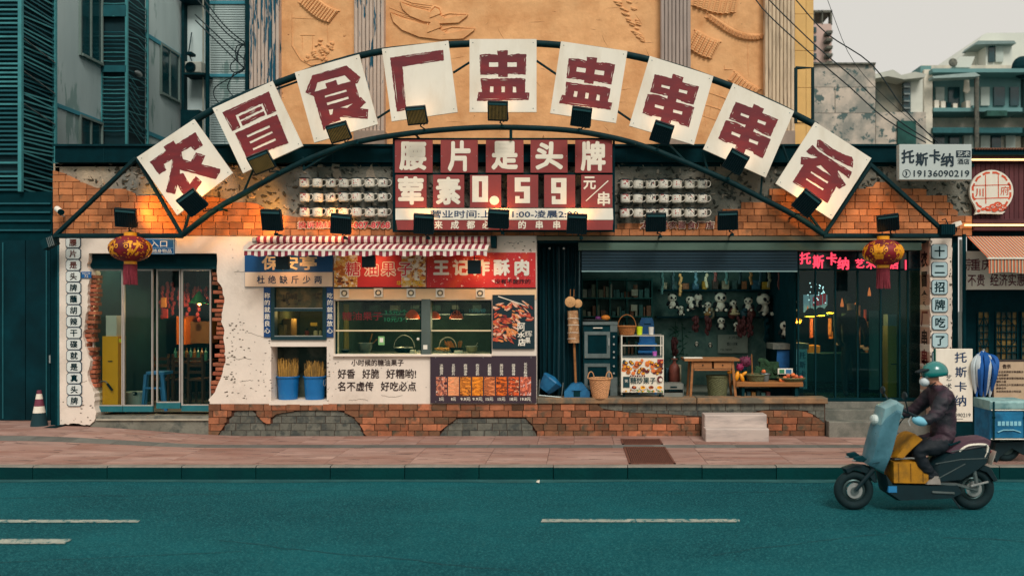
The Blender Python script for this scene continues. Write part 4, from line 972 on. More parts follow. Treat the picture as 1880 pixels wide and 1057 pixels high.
b.build('fried_food', mat('fried_golden', (216, 150, 70), .6, .3, 30), t, kind='stuff')
t = T('food_basket', 'wire basket of fried sticks behind the right pane', 'basket', (X(838,.5), .5, zc)); c = worldloc(t)
MB().lathe([(.001,0),(.07,0),(.12,.09),(.11,.09),(.06,.01)], c, 12).build('basket', M['dark'], t)
b = MB()
for i in range(22): a = rr.uniform(-.1,.1); b.tube([c+Vector((a*.5, rr.uniform(-.05,.05), .03)), c+Vector((a*1.6-.05, rr.uniform(-.05,.05), .15+rr.uniform(0,.06)))], .006, 4)
b.build('fried_sticks', mat('stick_brown', (170, 104, 44), .6, .3, 20), t, kind='stuff')
for i, (px, w, h, c) in enumerate(((757, 9, 8, (210,200,184)), (768, 5, 7, (220,210,200)), (841, 15, 7, (214,204,190)), (618, 7, 10, (120,150,130)))):
    local_box('condiment_box', f'{("pale box beside the wok","little white jar beside the mullion","white napkin box on the right counter","green tin at the left end of the counter")[i]}', 'box', px-w/2, 650.4-h, px+w/2, 650.4, .30, .1, mat(f'cond{i}', c, .6, .1))
b = MB()
for (cx, r) in ((742, 19), (822, 16)):
    b.tube([P(cx+r*math.cos(a), 634-r*1.2*math.sin(a)+4, 1.0) for a in [math.pi*i/14 for i in range(15)]], .006, 5)
b.build('hood_ring', M['chrome'], kit)
for i in range(7):
    px = 640+i*38; MB().pb(px, 560, px+rr.uniform(10,22), 560+rr.uniform(5,12), 1.9, .2).build('hanging_bundle', mat(f'bundle{i%3}', ((96,120,112),(60,90,84),(130,136,120))[i%3], .7, .3, 10), label=f'pale bundle on the upper back rack of the kitchen, {ordn[i]} from the left', cat='bundle', group='bundles on the kitchen rack')
MB().box(X(615), X(900), 1.85, 2.25, Z(576,1.9)-.02, Z(576,1.9)).build('back_shelf', M['steel'], kit)
MB().pb(616, 558, 632, 650, .8, .3).build('door_curtain', mat('yellow_curtain', (128, 120, 70), .8, .3, 4), kit)
# cream band with round vents
MB().pb(612, 528.5, 985, 549.5, -.012, .02).build('fascia_band', mat('cream_fascia', (238, 196, 150), .8, .08, 3, c3=(90,80,70), thr3=.72, sc3=6), shop)
for i, (px, py) in enumerate(((632,538),(694.5,537),(754.5,537.5),(808,537.5),(881.5,538))):
    t = T('downlight', f'square white downlight with a round ring on the cream band, {ordn[i]} from the left', 'ceiling lamp', P(px, py+8, -.03), 'downlights on the cream band')
    MB().bev(X(px-8,-.04), X(px+8,-.04), -.045, -.012, Z(py+8), Z(py-8), .004).build('plate', M['board'], t)
    MB().tube([P(px+4.6*math.cos(a), py+4.6*math.sin(a), -.05) for a in [6.2832*i/16 for i in range(16)]], .010, 6, closed=True).build('ring', mat('brassy_ring', (110, 100, 76), .4, .2, metal=.4), t, smooth=60)
    MB().lathe([(.001,0),(.028,0),(.02,.012),(.001,.014)], P(px,py,-.046), 12, 'y').build('lens', mat('warm_lens', (246, 220, 180), .4), t)

# ------------------------------------------------------------------ signs over and beside the windows
def sign(name, label, px0, py0, px1, py1, Y, m, cat='sign', th=.02, group=None):
    t = T(name, label, cat, P((px0+px1)/2, py1, Y), group); MB().bev(X(px0,Y), X(px1,Y), Y, Y+th, Z(py1,Y), Z(py0,Y), .004).build('panel', m, t); return t
SY = -.035
creamp = mat('cream_sign', (236, 206, 176), .6, .05)
t = sign('kiosk_sign', 'blue and cream kiosk sign at the left under the awning', 449, 468, 611, 526.5, SY, mat('sign_blue', (16, 78, 128), .5, .12, 2))
MB().pb(449.6, 499.5, 610.6, 526, SY-.004, .003).build('cream_panel', creamp, t)
MB().text('\u4fdd\u5b89\u4ead', 480, 469.5, 582, 495.5, SY-.006, .025).build('lettering', mat('pale_gold_lettering', (240, 214, 168), .6), t)
MB().row('\u675c\u7edd\u7f3a\u65a4\u5c11\u4e24', (479,499.5,520.5,541.5,563,584), 505.5, 521, 15, SY-.007, .02).build('small_lettering', M['navy'], t)
food = lambda n, a, c, d, s=5: mat(n, a, .5, .3, 12, c2=c, thr=.5, soft=.05, sc2=s*3, c3=d, thr3=.55, sc3=s*4)
t = sign('fruit_snack_sign', 'red sign with white-outlined sugar fruit lettering between two food photos', 613, 466, 782, 527, SY, mat('sign_red', (206, 52, 52), .5, .1, 2))
fp_ = food('fried_photo', (206, 134, 52), (232, 196, 110), (240, 232, 214)); 
MB().pb(613.5, 467, 656, 526.6, SY-.004, .003).build('food_photo', fp_, t); MB().pb(737, 467, 781.6, 526.6, SY-.004, .003).build('food_photo', food('fried_photo_b', (226, 170, 90), (240, 228, 206), (150, 70, 30)), t)
b = MB(); rr = random.Random(31)
for i in range(34):
    x, y = (rr.uniform(616,652), rr.uniform(490,524)) if i % 2 else (rr.uniform(742,778), rr.uniform(472,524)); r = rr.uniform(2.5,6.5)
    b.pp([[(x+r*math.cos(a)*rr.uniform(.8,1.2), y+r*.6*math.sin(a)*rr.uniform(.8,1.2)) for a in [6.283*j/9 for j in range(9)]]], SY-.0045-.0002*i, None, m=i % 4)
b.build('photo_shapes', [mat('ph1',(226,150,60),.5,.3,40), mat('ph2',(186,104,36),.5,.3,40), mat('ph3',(244,232,208),.5,.1), mat('ph4',(120,62,30),.5,.3,40)], t, kind='stuff')
b = MB().row('\u7cd6\u6cb9\u679c\u5b50', (648,682,713,744), 480, 507, 27, SY-.012, .075).build('outline', M['board'], t)
b = MB().row('\u7cd6\u6cb9\u679c\u5b50', (648,682,713,744), 480, 507, 27, SY-.015, .012).build('lettering', mat('pink_red_lettering', (204, 48, 66), .6, .1), t)
MB().text('\u534e\u897f\u533b\u9662\u5e97', 728, 515, 776, 524, SY-.012, .02).build('small_lettering', mat('yellow_lettering', (240, 190, 40), .6), t)
t = sign('fried_pork_sign', 'red and orange fried pork sign with white splashes at the right of the awning', 783, 463.5, 983.5, 528, SY, mat('red_splash_sign', (196, 42, 42), .5, .1, 2, c2=(226, 96, 26), thr=.60, soft=.12, sc2=1.3, c3=(240, 222, 206), thr3=.635, sc3=17))
MB().row('\u738b\u8bb0\u70b8\u9165\u8089', (810,846,884,921,958), 476, 506, 30, SY-.006, .045).build('lettering', M['board'], t)
MB().text('\u6ca1\u6709\u4e0d\u80fd\u70b8\u7684', 908, 512, 974, 521, SY-.006, .01).build('small_lettering', M['black'], t)
MB().pb(613, 527.2, 984, 529.4, -.03, .03).build('sign_rail', M['dark'], shop)
for px0, px1, s, lb in ((484, 497, '\u79f0\u7684\u5c31\u662f\u826f\u5fc3', 'narrow blue vertical sign left of the small window'), (599, 612, '\u5403\u7684\u5c31\u662f\u653e\u5fc3', 'narrow blue vertical sign right of the small window')):
    t = sign('side_sign', lb, px0, 526.8, px1, 619, SY+.01, mat('deep_blue_sign', (14, 62, 112), .5, .1, 2), group='blue strips beside the small window')
    MB().col(s, (px0+px1)/2, 537, 12.8, 11, SY+.004, .02).build('lettering', M['board'], t)
t = T('painted_slogan', 'dark brown lettering on the white wall under the left kitchen pane', 'lettering', P(692, 717, -.005))
MB().text('\u5c0f\u65f6\u5019\u7684\u7cd6\u6cb9\u679c\u5b50', 645, 659.5, 741, 671.5, -.006, .02).text('\u597d\u9999', 620, 677, 652, 694.5, -.006, .02).text('\u597d\u8106', 665, 677, 696, 694.5, -.006, .02).text('\u597d\u7cef\u54df!', 709, 677, 764, 694.5, -.006, .02).text('\u540d\u4e0d\u865a\u4f20', 620, 700, 686, 717.5, -.006, .02).text('\u597d\u5403\u5fc5\u70b9', 699, 700, 764, 717.5, -.006, .02).build('lettering', M['ink'], t)
# menu board
t = sign('menu_board', 'dark menu board with eight fried snack photos and prices', 790, 653, 984.5, 740, -.05, mat('menu_charcoal', (58, 44, 54), .5, .08, 2))
nm = ['\u51b0\u7cd6\u846b\u82a6', '\u4e94\u5f69\u867e\u7247', '\u9ebb\u8fa3\u6cb9\u6761', '\u70b8\u53cc\u76ae\u5976', '\u7ea2\u7cd6\u7ccd\u7c91', '\u7f8e\u597d\u9165\u8089', '\u849c\u9999\u6392\u9aa8', '\u957f\u957f\u957f\u9165\u8089']
prc = ['3\u5143', '8\u5143', '9.9\u5143', '9.9\u5143', '15\u5143', '15\u5143', '18\u5143', '19.8\u5143']
fc = [((200,120,90),(60,30,40),(230,200,180)), ((226,144,96),(236,170,120),(200,110,70)), ((216,130,44),(160,86,26),(60,30,16)), ((222,132,34),(196,104,22),(120,60,20)), ((206,120,70),(160,76,34),(20,40,44)), ((216,100,30),(60,30,24),(150,60,20)), ((206,84,40),(70,34,28),(230,190,150)), ((210,110,80),(130,50,40),(236,200,190))]
for i in range(8):
    x = 800.5+22.05*i; a, c, d = fc[i]
    o = MB().pb(x, 691.5, x+20, 726, -.056, .005).build('food_photo', mat(f'snack_photo_{i}', a, .5, .3, 30, c2=c, thr=.52, soft=.04, sc2=22, c3=d, thr3=.57, sc3=26, stretch=(1, 1, (1, 2, 2.5, 1, 3, 2, 1.3, 1)[i])), t)
    rr = random.Random(i); b = MB()
    for j in range(9):      # the printed pieces of food
        cx, cy = x+rr.uniform(4,16), 694+3.6*j; aa = (rr.uniform(-.5,.5) if i not in (0, 7) else rr.uniform(-1.6,1.6)); l_, w_ = rr.uniform(4,8) if i else 4, rr.uniform(1.3,2.3)
        pts = [(cx+l_*u*math.cos(aa)-w_*v*math.sin(aa), cy+l_*u*math.sin(aa)+w_*v*math.cos(aa)) for u, v in ((-1,-.5),(-.8,-1),(.8,-1),(1,-.4),(1,.5),(.8,1),(-.8,1),(-1,.5))]
        pts = [(min(max(p, x+.3), x+19.7), min(max(q, 691.8), 725.7)) for p, q in pts]
        b.pp([pts], -.0565-.0002*j, None, m=j % 2)
    b.build('photo_shapes', [mat(f'fs{i}a', tuple(min(255, int(v*1.12)) for v in a), .5, .3, 60), mat(f'fs{i}b', tuple((u+v)//2 for u, v in zip(a, c)), .5, .3, 60)], o, kind='stuff')
    s = nm[i]; MB().col(s, x+10, 667.5-(2.5 if i == 7 else 0), 5.35, 6.6, -.054, .02, h=5.6).build('name_lettering', M['board'], t)
    w = min(19, 4.6*len(prc[i])); MB().text(prc[i], x+10-w/2, 729, x+10+w/2, 735.5, -.054, .02).build('price_lettering', M['board'], t)
b = MB()
for px in (800, 887, 975):
    for py in (656, 737): b.ball(P(px, py, -.052), .007, 6, 4)
b.build('screws', M['chrome'], t)
t = sign('skewer_poster', 'dark poster of grilled skewers with white brush lettering right of the kitchen window', 904, 541, 981.5, 640.5, -.04, mat('poster_night', (10, 40, 48), .5, .2, 3))
b = MB(); rr = random.Random(77)
for i in range(150):
    u, v = rr.random(), rr.random(); x = 906+u*(70 if v < .45 else 50-30*(v-.45)); y = 556+v*70; l_ = rr.uniform(3, 9); w_ = rr.uniform(.8, 2.6); a = rr.uniform(-.6,.6)+(.5 if u > .5 else -.2)
    pts = [(x+l_*p*math.cos(a)-w_*q*math.sin(a), y+l_*p*math.sin(a)+w_*q*math.cos(a)) for p, q in ((-1,0),(-.5,-1),(.5,-.9),(1,0),(.4,1),(-.6,.8))]
    pts = [(min(max(p, 905), 981), min(max(q, 542), 640)) for p, q in pts]
    b.pp([pts], -.045-.00005*i, None, m=rr.randrange(4))
b.build('printed_skewers', [mat('sk1',(206,84,56),.5,.3,40), mat('sk2',(226,140,80),.5,.3,40), mat('sk3',(140,44,40),.5,.3,40), mat('sk4',(232,180,150),.5,.2,40)], t, kind='stuff')
MB().pp([[(915,543),(965,560),(965,561.5),(914,544.5)]], -.055, None).build('printed_line', M['tilewhite'], t)
MB().text('\u963f', 950, 592, 964, 608, -.056, .02).text('\u8f89', 963, 607, 977, 618, -.056, .0).text('\u6c34', 950, 609, 964, 620, -.056, .04).text('\u679c', 964, 619, 974, 630, -.056, .03).text('\u5e97', 951, 621, 965, 635, -.056, .04).build('lettering', M['board'], t)

# ------------------------------------------------------------------ striped awning
aw = T('striped_awning', 'retractable awning with maroon and white stripes and a scalloped valance', 'awning', (X(680), -.67, Z(470)))
ma = mat('awning_maroon', (136, 46, 62), .85, .15, 6); wa = mat('awning_white', (232, 214, 200), .85, .1, 6)
XL, XR = X(478), X(902); FY = -.67; ns = 72; dx = (XR-XL)/ns
prof = [(-.16, Z(447.5,-.16)), (-.40, Z(450,-.4)), (-.62, Z(459,-.62)), (FY, Z(459.5, FY))]
def roll(i0):
    b = MB()
    for i in range(i0, ns, 2):
        a = XL+i*dx; c = a+dx; n = 10; vs = []
        for j in range(n): q = 2*math.pi*j/n; vs += [(a, -.10-.062*math.cos(q), Z(441.5)+.062*math.sin(q)), (c, -.10-.062*math.cos(q), Z(441.5)+.062*math.sin(q))]
        b.add(vs, [(2*j, 2*j+1, (2*j+3) % (2*n), (2*j+2) % (2*n)) for j in range(n)])
        sag = [.0, -.006, -.004, 0]; vs = []
        for (y, z), s in zip(prof, sag): vs += [(a, y, z+s), (c, y, z+s)]
        b.add(vs, [(2*j, 2*j+1, 2*j+3, 2*j+2) for j in range(3)])
    return b
# the cloth leans sideways over its depth in the photograph only through perspective; stripes run straight out
roll(0).build('maroon_stripes', ma, aw); roll(1).build('white_stripes', wa, aw)
b = MB().box(XL-.01, XR+.01, FY-.02, FY+.02, Z(460.5,FY), Z(457.5,FY)); b.build('front_bar', M['board'], aw)
def val(i0):
    b = MB()
    for i in range(i0, ns, 2):
        a = XL+i*dx
        top = [(a+dx*j/3, Z(460.5,FY)) for j in range(4)]; bot = [(a+dx*j/3, Z(469.5,FY)+.012*math.sin((i+j/3)*2*math.pi/6.2)) for j in range(4)]
        wv = .01*math.sin(i*.8); b.add([(x, FY-.012+wv, z) for x, z in top]+[(x, FY-.016+wv+.008*math.sin(i*1.7+j), z) for j, (x, z) in enumerate(bot)], [(j, j+1, j+5, j+4) for j in range(3)])
    return b
val(0).build('maroon_valance', ma, aw); val(1).build('white_valance', wa, aw)
MB().tube([(XL-.02, -.1, Z(441.5)), (XL-.08, -.1, Z(441.5))], .05, 8).build('roller_end', M['chrome'], aw); MB().box(XR+.01, XR+.09, -.16, -.0, Z(456), Z(434)).build('gear_box', M['dark'], aw)
for x in (XL+.25, XR-.1): MB().tube([(x, -.05, Z(452)), (x-.18, -.36, Z(458)), (x, FY+.03, Z(459.5,FY))], .014, 6).build('folding_arm', M['chrome'], aw)

# ------------------------------------------------------------------ left pillar tiles, entrance sign, number plate
tile_l = mat('glazed_white_tile', (214, 218, 212), .35, .05, 3, spec=.5); tile_b = mat('tile_blue_rim', (44, 66, 84), .5); tile_c = mat('glazed_blue_tile', (176, 202, 206), .35, .06, 3, spec=.5)
def chartile(ch, cx, cy, w, h, Y, m, inkc, parent, bold=.02, f=.62):
    def oct(s, Yq, d, cut=3.2):
        a, c = w/2-s, h/2-s
        return [(cx-a+cut,cy-c),(cx+a-cut,cy-c),(cx+a,cy-c+cut),(cx+a,cy+c-cut),(cx+a-cut,cy+c),(cx-a+cut,cy+c),(cx-a,cy+c-cut),(cx-a,cy-c+cut)]
    o = MB().pp([oct(0, Y, .02)], Y, .02).build('character_tile', tile_b, parent)
    MB().pp([oct(.9, Y, .02)], Y-.004, .003).build('face', m, o)
    s = h*f; MB().text(ch, cx-s/2, cy-s/2, cx+s/2, cy+s/2, Y-.006, bold, em=True).build('lettering', inkc, o)
tl = T('vertical_tile_sign', 'column of fifteen white character tiles on the left pillar', 'sign', P(136, 747, -.02))
brownk = mat('tile_brown_ink', (96, 44, 34), .6)
for i, ch in enumerate('\u8170\u7247\u662f\u5934\u724c\u8638\u80e1\u8fa3\u5e72\u789f\u5c31\u662f\u771f\u5934\u724c'):
    chartile(ch, 134+i*.16, 445+i*20.75, 27.5, 20, -.022, tile_l, brownk if i < 3 else M['ink'] if i < 4 else M['black'], tl, .03, .70)
t = sign('entrance_sign', 'blue entrance sign partly hidden behind the left lantern', 240, 438, 320, 467, -.025, mat('entrance_blue', (18, 88, 140), .4, .08, 2))
MB().text('\u7531\u6b64\u5165\u53e3', 243, 441, 307, 453.5, -.03, .01).text('\u8bf7\u770b\u7ba1\u597d\u968f\u8eab\u7269\u54c1', 243, 457, 315, 464.5, -.03, .01).build('lettering', M['board'], t)
b = MB(); b.pp([[(240.8,438.8),(319.2,438.8),(319.2,466.2),(240.8,466.2)],[(241.6,439.6),(241.6,465.4),(318.4,465.4),(318.4,439.6)]], -.0285, None).pb(242, 454.6, 318, 455.2, -.0285, .001); b.build('border', mat('pale_blue_line', (150, 190, 210), .5), t)
t = sign('number_plate', 'tiny blue house number plate reading 72', 149, 498.5, 167, 510.5, -.022, mat('plate_blue', (20, 92, 150), .4, .05))
MB().text('72', 155, 504.5, 162, 509.5, -.027, .01).text('\u9752\u7f8a\u4e1c\u4e8c\u8def', 151, 500, 165, 503.6, -.027, .0).build('lettering', M['board'], t)

# ------------------------------------------------------------------ lanterns
lan = mat('lantern_dark_red', (96, 18, 32), .55, .15, 5, c2=(140, 30, 36), thr=.5, sc2=3); gold = mat('lantern_gold', (240, 160, 24), .45, .15, 20, metal=.2, spec=.5)
def lantern(px, py, label, seed, chs):
    Y = -.62; t = T('red_lantern', label, 'lantern', P(px, py+64, Y), 'red lanterns'); c = P(px, py, Y); rx, rz = 37.5*k(Y), 24.5*k(Y)
    b = MB(); n = 40; kk = 12; vs = []
    for i in range(kk+1):
        a = math.pi*(.08+.84*i/kk)
        for j in range(n):
            q = 6.2832*j/n; rib = 1-.022*abs(math.sin(q*5))
            vs.append(c+Vector((rx*math.sin(a)*math.cos(q)*rib, rx*math.sin(a)*math.sin(q)*rib, rz*math.cos(a))))
    b.add(vs, [(i*n+j, (i+1)*n+j, (i+1)*n+(j+1) % n, i*n+(j+1) % n) for i in range(kk) for j in range(n)]).build('body', lan, t, smooth=60)
    zt = rz*.94; r = 11*k(Y)
    MB().lathe([(r,0),(r,.055),(r*.8,.055),(.001,.05)], c+Vector((0,0,zt)), 20).build('top_cap', gold, t, smooth=40)
    MB().lathe([(r,0),(r,-.05),(r*.8,-.05),(.001,-.045)], c-Vector((0,0,zt)), 20).build('bottom_cap', gold, t, smooth=40)
    b = MB(); rr = random.Random(seed)
    for j in range(54):
        q = 6.2832*j/54; a = c+Vector((r*math.cos(q)*.98, r*math.sin(q)*.98, -zt-.045)); b.tube([a, a+Vector((rr.uniform(-.006,.006), rr.uniform(-.006,.006), -.15)), a+Vector((rr.uniform(-.012,.012), 0, -.31+rr.uniform(-.008,.008)))], .0055, 4)
    b.build('tassel', mat('tassel_maroon', (132, 46, 58), .8, .2, 30), t, kind='stuff')
    # gold ornament wrapped on the paper
    b = MB()
    def onb(u, v): # angle, height -> point on the lantern
        zc_ = v; ra = rx*math.sqrt(max(0, 1-(zc_/rz)**2)); q = -math.pi/2+u; rib = 1-.022*abs(math.sin(q*5)); return c+Vector((ra*math.cos(q)*rib*1.012, ra*math.sin(q)*rib*1.012, zc_))
    for ui, ch in zip((-.55, .62, -1.5, 1.6), chs):
        g, fs = glyph(ch, 0)
        for du, dv in ((0,0),(.022,0),(-.022,0),(0,.012),(0,-.012)):
            vs = [onb(ui+(x-.5)*.66+du, (y-.38)*rz*1.15+dv) for x, y in g]; b.add(vs, fs)
    for i in range(120):
        u0 = rr.choice((-.55,.62,-1.5,1.6))+rr.choice((-1,1))*rr.uniform(.1,.5); v0 = rr.choice((-1,1))*rr.uniform(.25,.80)*rz; r1 = rr.uniform(.03,.075)
        m = 7; vs = [onb(u0+r1*math.cos(6.283*j/m)*rr.uniform(.6,1.2), v0+r1*.32*rx*math.sin(6.283*j/m)*rr.uniform(.6,1.2)) for j in range(m)]; b.add(vs, [tuple(range(m))])
    for u0 in (-.2, -.9, .27, .97):
        m = 14; vs = []
        for j in range(m): q = 6.283*j/m; vs += [onb(u0+.09*math.cos(q), .1*rz+.03*math.sin(q)), onb(u0+.055*math.cos(q), .1*rz+.018*math.sin(q))]
        b.add(vs, [(2*j, (2*j+2) % (2*m), (2*j+3) % (2*m), 2*j+1) for j in range(m)])
    b.build('gold_ornament', gold, t, norm=False)
    MB().tube([c+Vector((0,0,zt+.05)), c+Vector((0,.02,zt+.12)), P(px, py-30, -.36)], .006, 5).build('hanger', M['black'], t)
lantern(239.5, 456.5, 'red paper lantern with gold ornament over the glass door at the left', 1, '\u53d1\u8d22\u798f\u559c')
lantern(1621.5, 463.5, 'red paper lantern with gold ornament in front of the pink neon name at the right', 2, '\u559c\u798f\u8d22\u53d1')
# ------------------------------------------------------------------ open shop on the right
ZF2 = .74
osp = T('open_shop', None, None, (X(1340), 1.3, ZF2), kind='structure')
bw = mat('grey_teal_back_wall', (104, 134, 124), .9, .25, 2, c2=(58, 96, 92), thr=.5, sc2=1.5)
xa, xb = X(985), X(1707)
MB().box(xa-.06, xa, .3, 2.75, .2, Z(433)).build('side_wall', M['deep'], osp); MB().box(xb, xb+.05, .42, 5, .2, Z(433)).build('side_wall', M['deep'], osp)
MB().box(xa, X(1462,2.7), 2.7, 2.78, .2, Z(433)).build('back_wall', bw, osp); MB().box(xa-.06, X(1465), .03, 2.78, ZF2-.05, ZF2).build('room_floor', fl_m, osp)
MB().box(xa-.06, xb+.05, .03, 5, Z(440)+.02, Z(440)+.08).build('ceiling', M['deep'], osp)
MB().pb(985.5, 433.6, 1706, 441, -.03, .3).build('lintel', mat('brown_grey_lintel', (110, 106, 88), .8, .25, 3, stretch=(.3,1,1)), osp)
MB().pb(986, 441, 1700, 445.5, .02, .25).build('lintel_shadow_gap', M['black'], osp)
MB().pb(1062, 445.5, 1692, 459, .0, .3).build('beam', mat('grey_green_beam', (78, 100, 88), .8, .25, 2, stretch=(.3,1,1)), osp)
sh = T('roller_shutter', 'long dark roller shutter box above the open shop', 'shutter', P(1266, 499, .1))
b = MB(); b.pb(1068, 459, 1464, 497, .05, .3); b.build('box', mat('shutter_navy', (4, 40, 52), .5, .15, 4), sh)
for i in range(6): MB().pb(1068, 463+i*5.6, 1464, 467.4+i*5.6, .035, .012).build('slat', MATS['shutter_navy'], sh)
MB().pb(1068, 496.6, 1464, 499, .02, .05).build('bottom_bar', mat('shutter_bar', (128, 158, 158), .4, .1, metal=.3), sh)
cu = T('strip_curtain', 'dark hanging plastic curtain gathered at the left of the open shop', 'curtain', (X(1028), .2, ZF2)); cm_ = mat('dark_curtain', (8, 52, 60), .45, .2, 3, stretch=(6,1,.3), spec=.5)
for i in range(7):
    a = 989+i*11.3; b = MB(); n = 9; vs = []
    for z in (Z(449), Z(600), Z(730)):
        for j in range(n):
            u = j/(n-1); vs.append((X(a+u*12.4)+.01*math.sin(z*3+i), .44+.045*math.sin(u*6.28*1.5+i)+.02*(i % 2), z))
    b.add(vs, [(r*n+j, r*n+j+1, (r+1)*n+j+1, (r+1)*n+j) for r in range(2) for j in range(n-1)]); b.build('strip', cm_, cu, smooth=60)
for px in (1009, 1035): MB().ball(P(px, 456, .1), .02).build('curtain_hook', M['chrome'], cu)

Y0 = .25
def onfloor(px, Y=Y0, z=None): return Vector((X(px,Y), Y, ZF2 if z is None else z))
def zf(Y): return VY+(EYE-ZF2)/k(Y)     # pixel row of the floor at depth Y
# straw sheaf on a pole with fan-shaped straw hats
straw = mat('straw', (176, 130, 82), .85, .3, 30, bump=.6, bscale=80)
t = T('straw_sheaf', 'straw roll wrapped in plastic on a wooden pole with round straw fans on top', 'straw roll', onfloor(1058, .3))
MB().tube([onfloor(1058,.3), P(1053,600,.3)], .021, 8).build('pole', M['wood'], t)
MB().tube([P(1053.5,629,.3), P(1053,600,.3), P(1051.5,570,.3)], [.095,.09,.088], 14).build('roll', mat('straw_wrapped', (178, 128, 84), .4, .35, 14, c2=(214, 180, 142), thr=.58, sc2=14, bump=.8, coat=.4), t, smooth=50)
for a in (585, 597, 611, 622): MB().tube([P(1052.5+10.6*math.cos(q), a+math.sin(q)*1.2, .3)+Vector((0,.092*math.sin(q)-.0,0)) for q in [6.2832*i/18 for i in range(18)]], .005, 4, closed=True).build('binding', M['board'], t)
for cx, cy, rx_, rz_, yy in ((1061,557,8,11,.2), (1047,554,10,10.5,.16)):
    MB().lathe([(.001,-.012),(rx_*k(yy)*.6,-.008),(rx_*k(yy),.004),(rx_*k(yy),.012),(.001,.008)], P(cx,cy,yy), 18, 'y').build('straw_fan', mat('pale_straw_fan', (206, 156, 104), .8, .2, 18, c2=(150,104,66), thr=.62, sc2=26), t, smooth=40)
for px in (1047, 1053.5): MB().tube([P(px,545,.18), P(px+.3,531,.18)], .007, 5).build('skewer', M['wood'], t)
# oven
t = T('oven_cabinet', 'dark two-deck oven with stainless door frames at the left of the open shop', 'oven', onfloor(1101, .3))
b = MB(); b.pb(1071, 592, 1133.5, 727, .3, .6); b.build('body', M['dark'], t)
MB().pb(1070, 590.5, 1134, 596, .27, .6).build('top', M['steel'], t); MB().pb(1120.5, 594, 1133.5, 609, .285, .02).build('side_plate', M['steel'], t); MB().pb(1120.5, 692, 1133.5, 726, .285, .02).build('side_plate', M['steel'], t)
MB().pb(1120.5, 609.5, 1133.5, 691.5, .285, .02).build('control_panel', M['black'], t)
for y in (618, 632, 646, 656, 672, 685): MB().lathe([(.001,-.02),(.016,-.018),(.018,0),(.001,.0)], P(1127, y, .285), 10, 'y').build('knob', M['chrome'], t)
for y0, y1 in ((608.5, 657), (667, 715)):
    o = T('oven_door', None, None, (0,0,0)); o.parent = t
    b = MB(); b.pp([[(1073,y0),(1120,y0),(1120,y1),(1073,y1)],[(1079,y0+6),(1079,y1-8),(1114,y1-8),(1114,y0+6)]], .27, .03); b.build('frame', M['steel'], o)
    MB().pb(1079, y0+6, 1114, y1-8, .285, .01).build('pane', M['black'], o); MB().pb(1117, y0+12, 1119, y0+26, .235, .03).build('handle', M['chrome'], o)
MB().pb(1089, 601, 1106, 602.6, .27, .02).build('drawer_handle', M['board'], t)
MB().lathe([(.001,0),(.14,0),(.2,.03),(.19,.035),(.13,.012),(.001,.012)], P(1092,590,.5), 16).build('tray', M['steel'], label='flat steel tray with produce on top of the oven', cat='tray')
MB().ball(P(1112,583,.5), (.075,.05,.045)).build('melon', mat('orange_melon', (190, 110, 30), .6, .3, 20), label='orange striped gourd on the tray on the oven', cat='gourd')
MB().ball(P(1098,584,.5), (.05,.05,.035)).build('aubergine', mat('aubergine', (90, 40, 90), .4, .2), label='purple aubergine on the tray on the oven', cat='vegetable')
# wicker basket builder
def basket(name, label, px, w_top, w_bot, h, Y, z, m, handles=None, cat='basket', hoops=9):
    c = Vector((X(px,Y), Y, z)); rt, rb, hh = w_top*k(Y)/2, w_bot*k(Y)/2, h*k(Y); t = T(name, label, cat, c)
    n = 34; b = MB(); vs = []; kk = hoops*2
    for i in range(kk+1):
        u = i/kk; r = rb+(rt-rb)*u**.8
        for j in range(n): q = 6.2832*j/n; rr_ = r*(1+(.028 if (i+j) % 2 else -.02)); vs.append(c+Vector((rr_*math.cos(q), rr_*math.sin(q), hh*u)))
    b.add(vs, [(i*n+j, i*n+(j+1) % n, (i+1)*n+(j+1) % n, (i+1)*n+j) for i in range(kk) for j in range(n)]); b.build('weave', m, t)
    MB().lathe([(.001,.01),(rb*.95,.01),(rt*.93,hh*.9),(rt*.9,hh*.9),(rb*.9,.02),(.001,.02)], c, 20).build('lining', M['deep'], t)
    MB().tube([c+Vector((rt*math.cos(q), rt*math.sin(q), hh)) for q in [6.2832*i/24 for i in range(24)]], .014, 6, closed=True).build('rim', m, t, smooth=60)
    if handles == 'ears':
        for s in (-1, 1):
            MB().tube([c+Vector((s*(rt+.0-.03+.045*math.sin(a)*0)+s*.035*math.cos(a)*0-.0, .0, hh)) + Vector((s*.05*math.cos(a), 0, .11*math.sin(a))) for a in [math.pi*i/8 for i in range(9)]], .009, 5).build('handle', m, t)
    if handles == 'hoop':
        MB().tube([c+Vector((rt*math.cos(a), 0, hh+rt*1.3*math.sin(a))) for a in [math.pi*i/16 for i in range(17)]], .007, 5).build('handle', m, t)
    return t
wick = mat('wicker', (206, 150, 104), .7, .35, 40, bump=.5, bscale=70); wickd = mat('dark_wicker', (96, 98, 66), .7, .35, 40, bump=.5)
basket('wicker_basket', 'tall pale wicker basket with ear handles standing before the oven', 1101.5, 40, 27, 36, .05, Z(730.5,.05)+.0, wick, 'ears')
basket('wicker_basket', 'greenish wicker basket under the wooden table', 1317, 40, 32, 37, .5, ZF2, wickd)
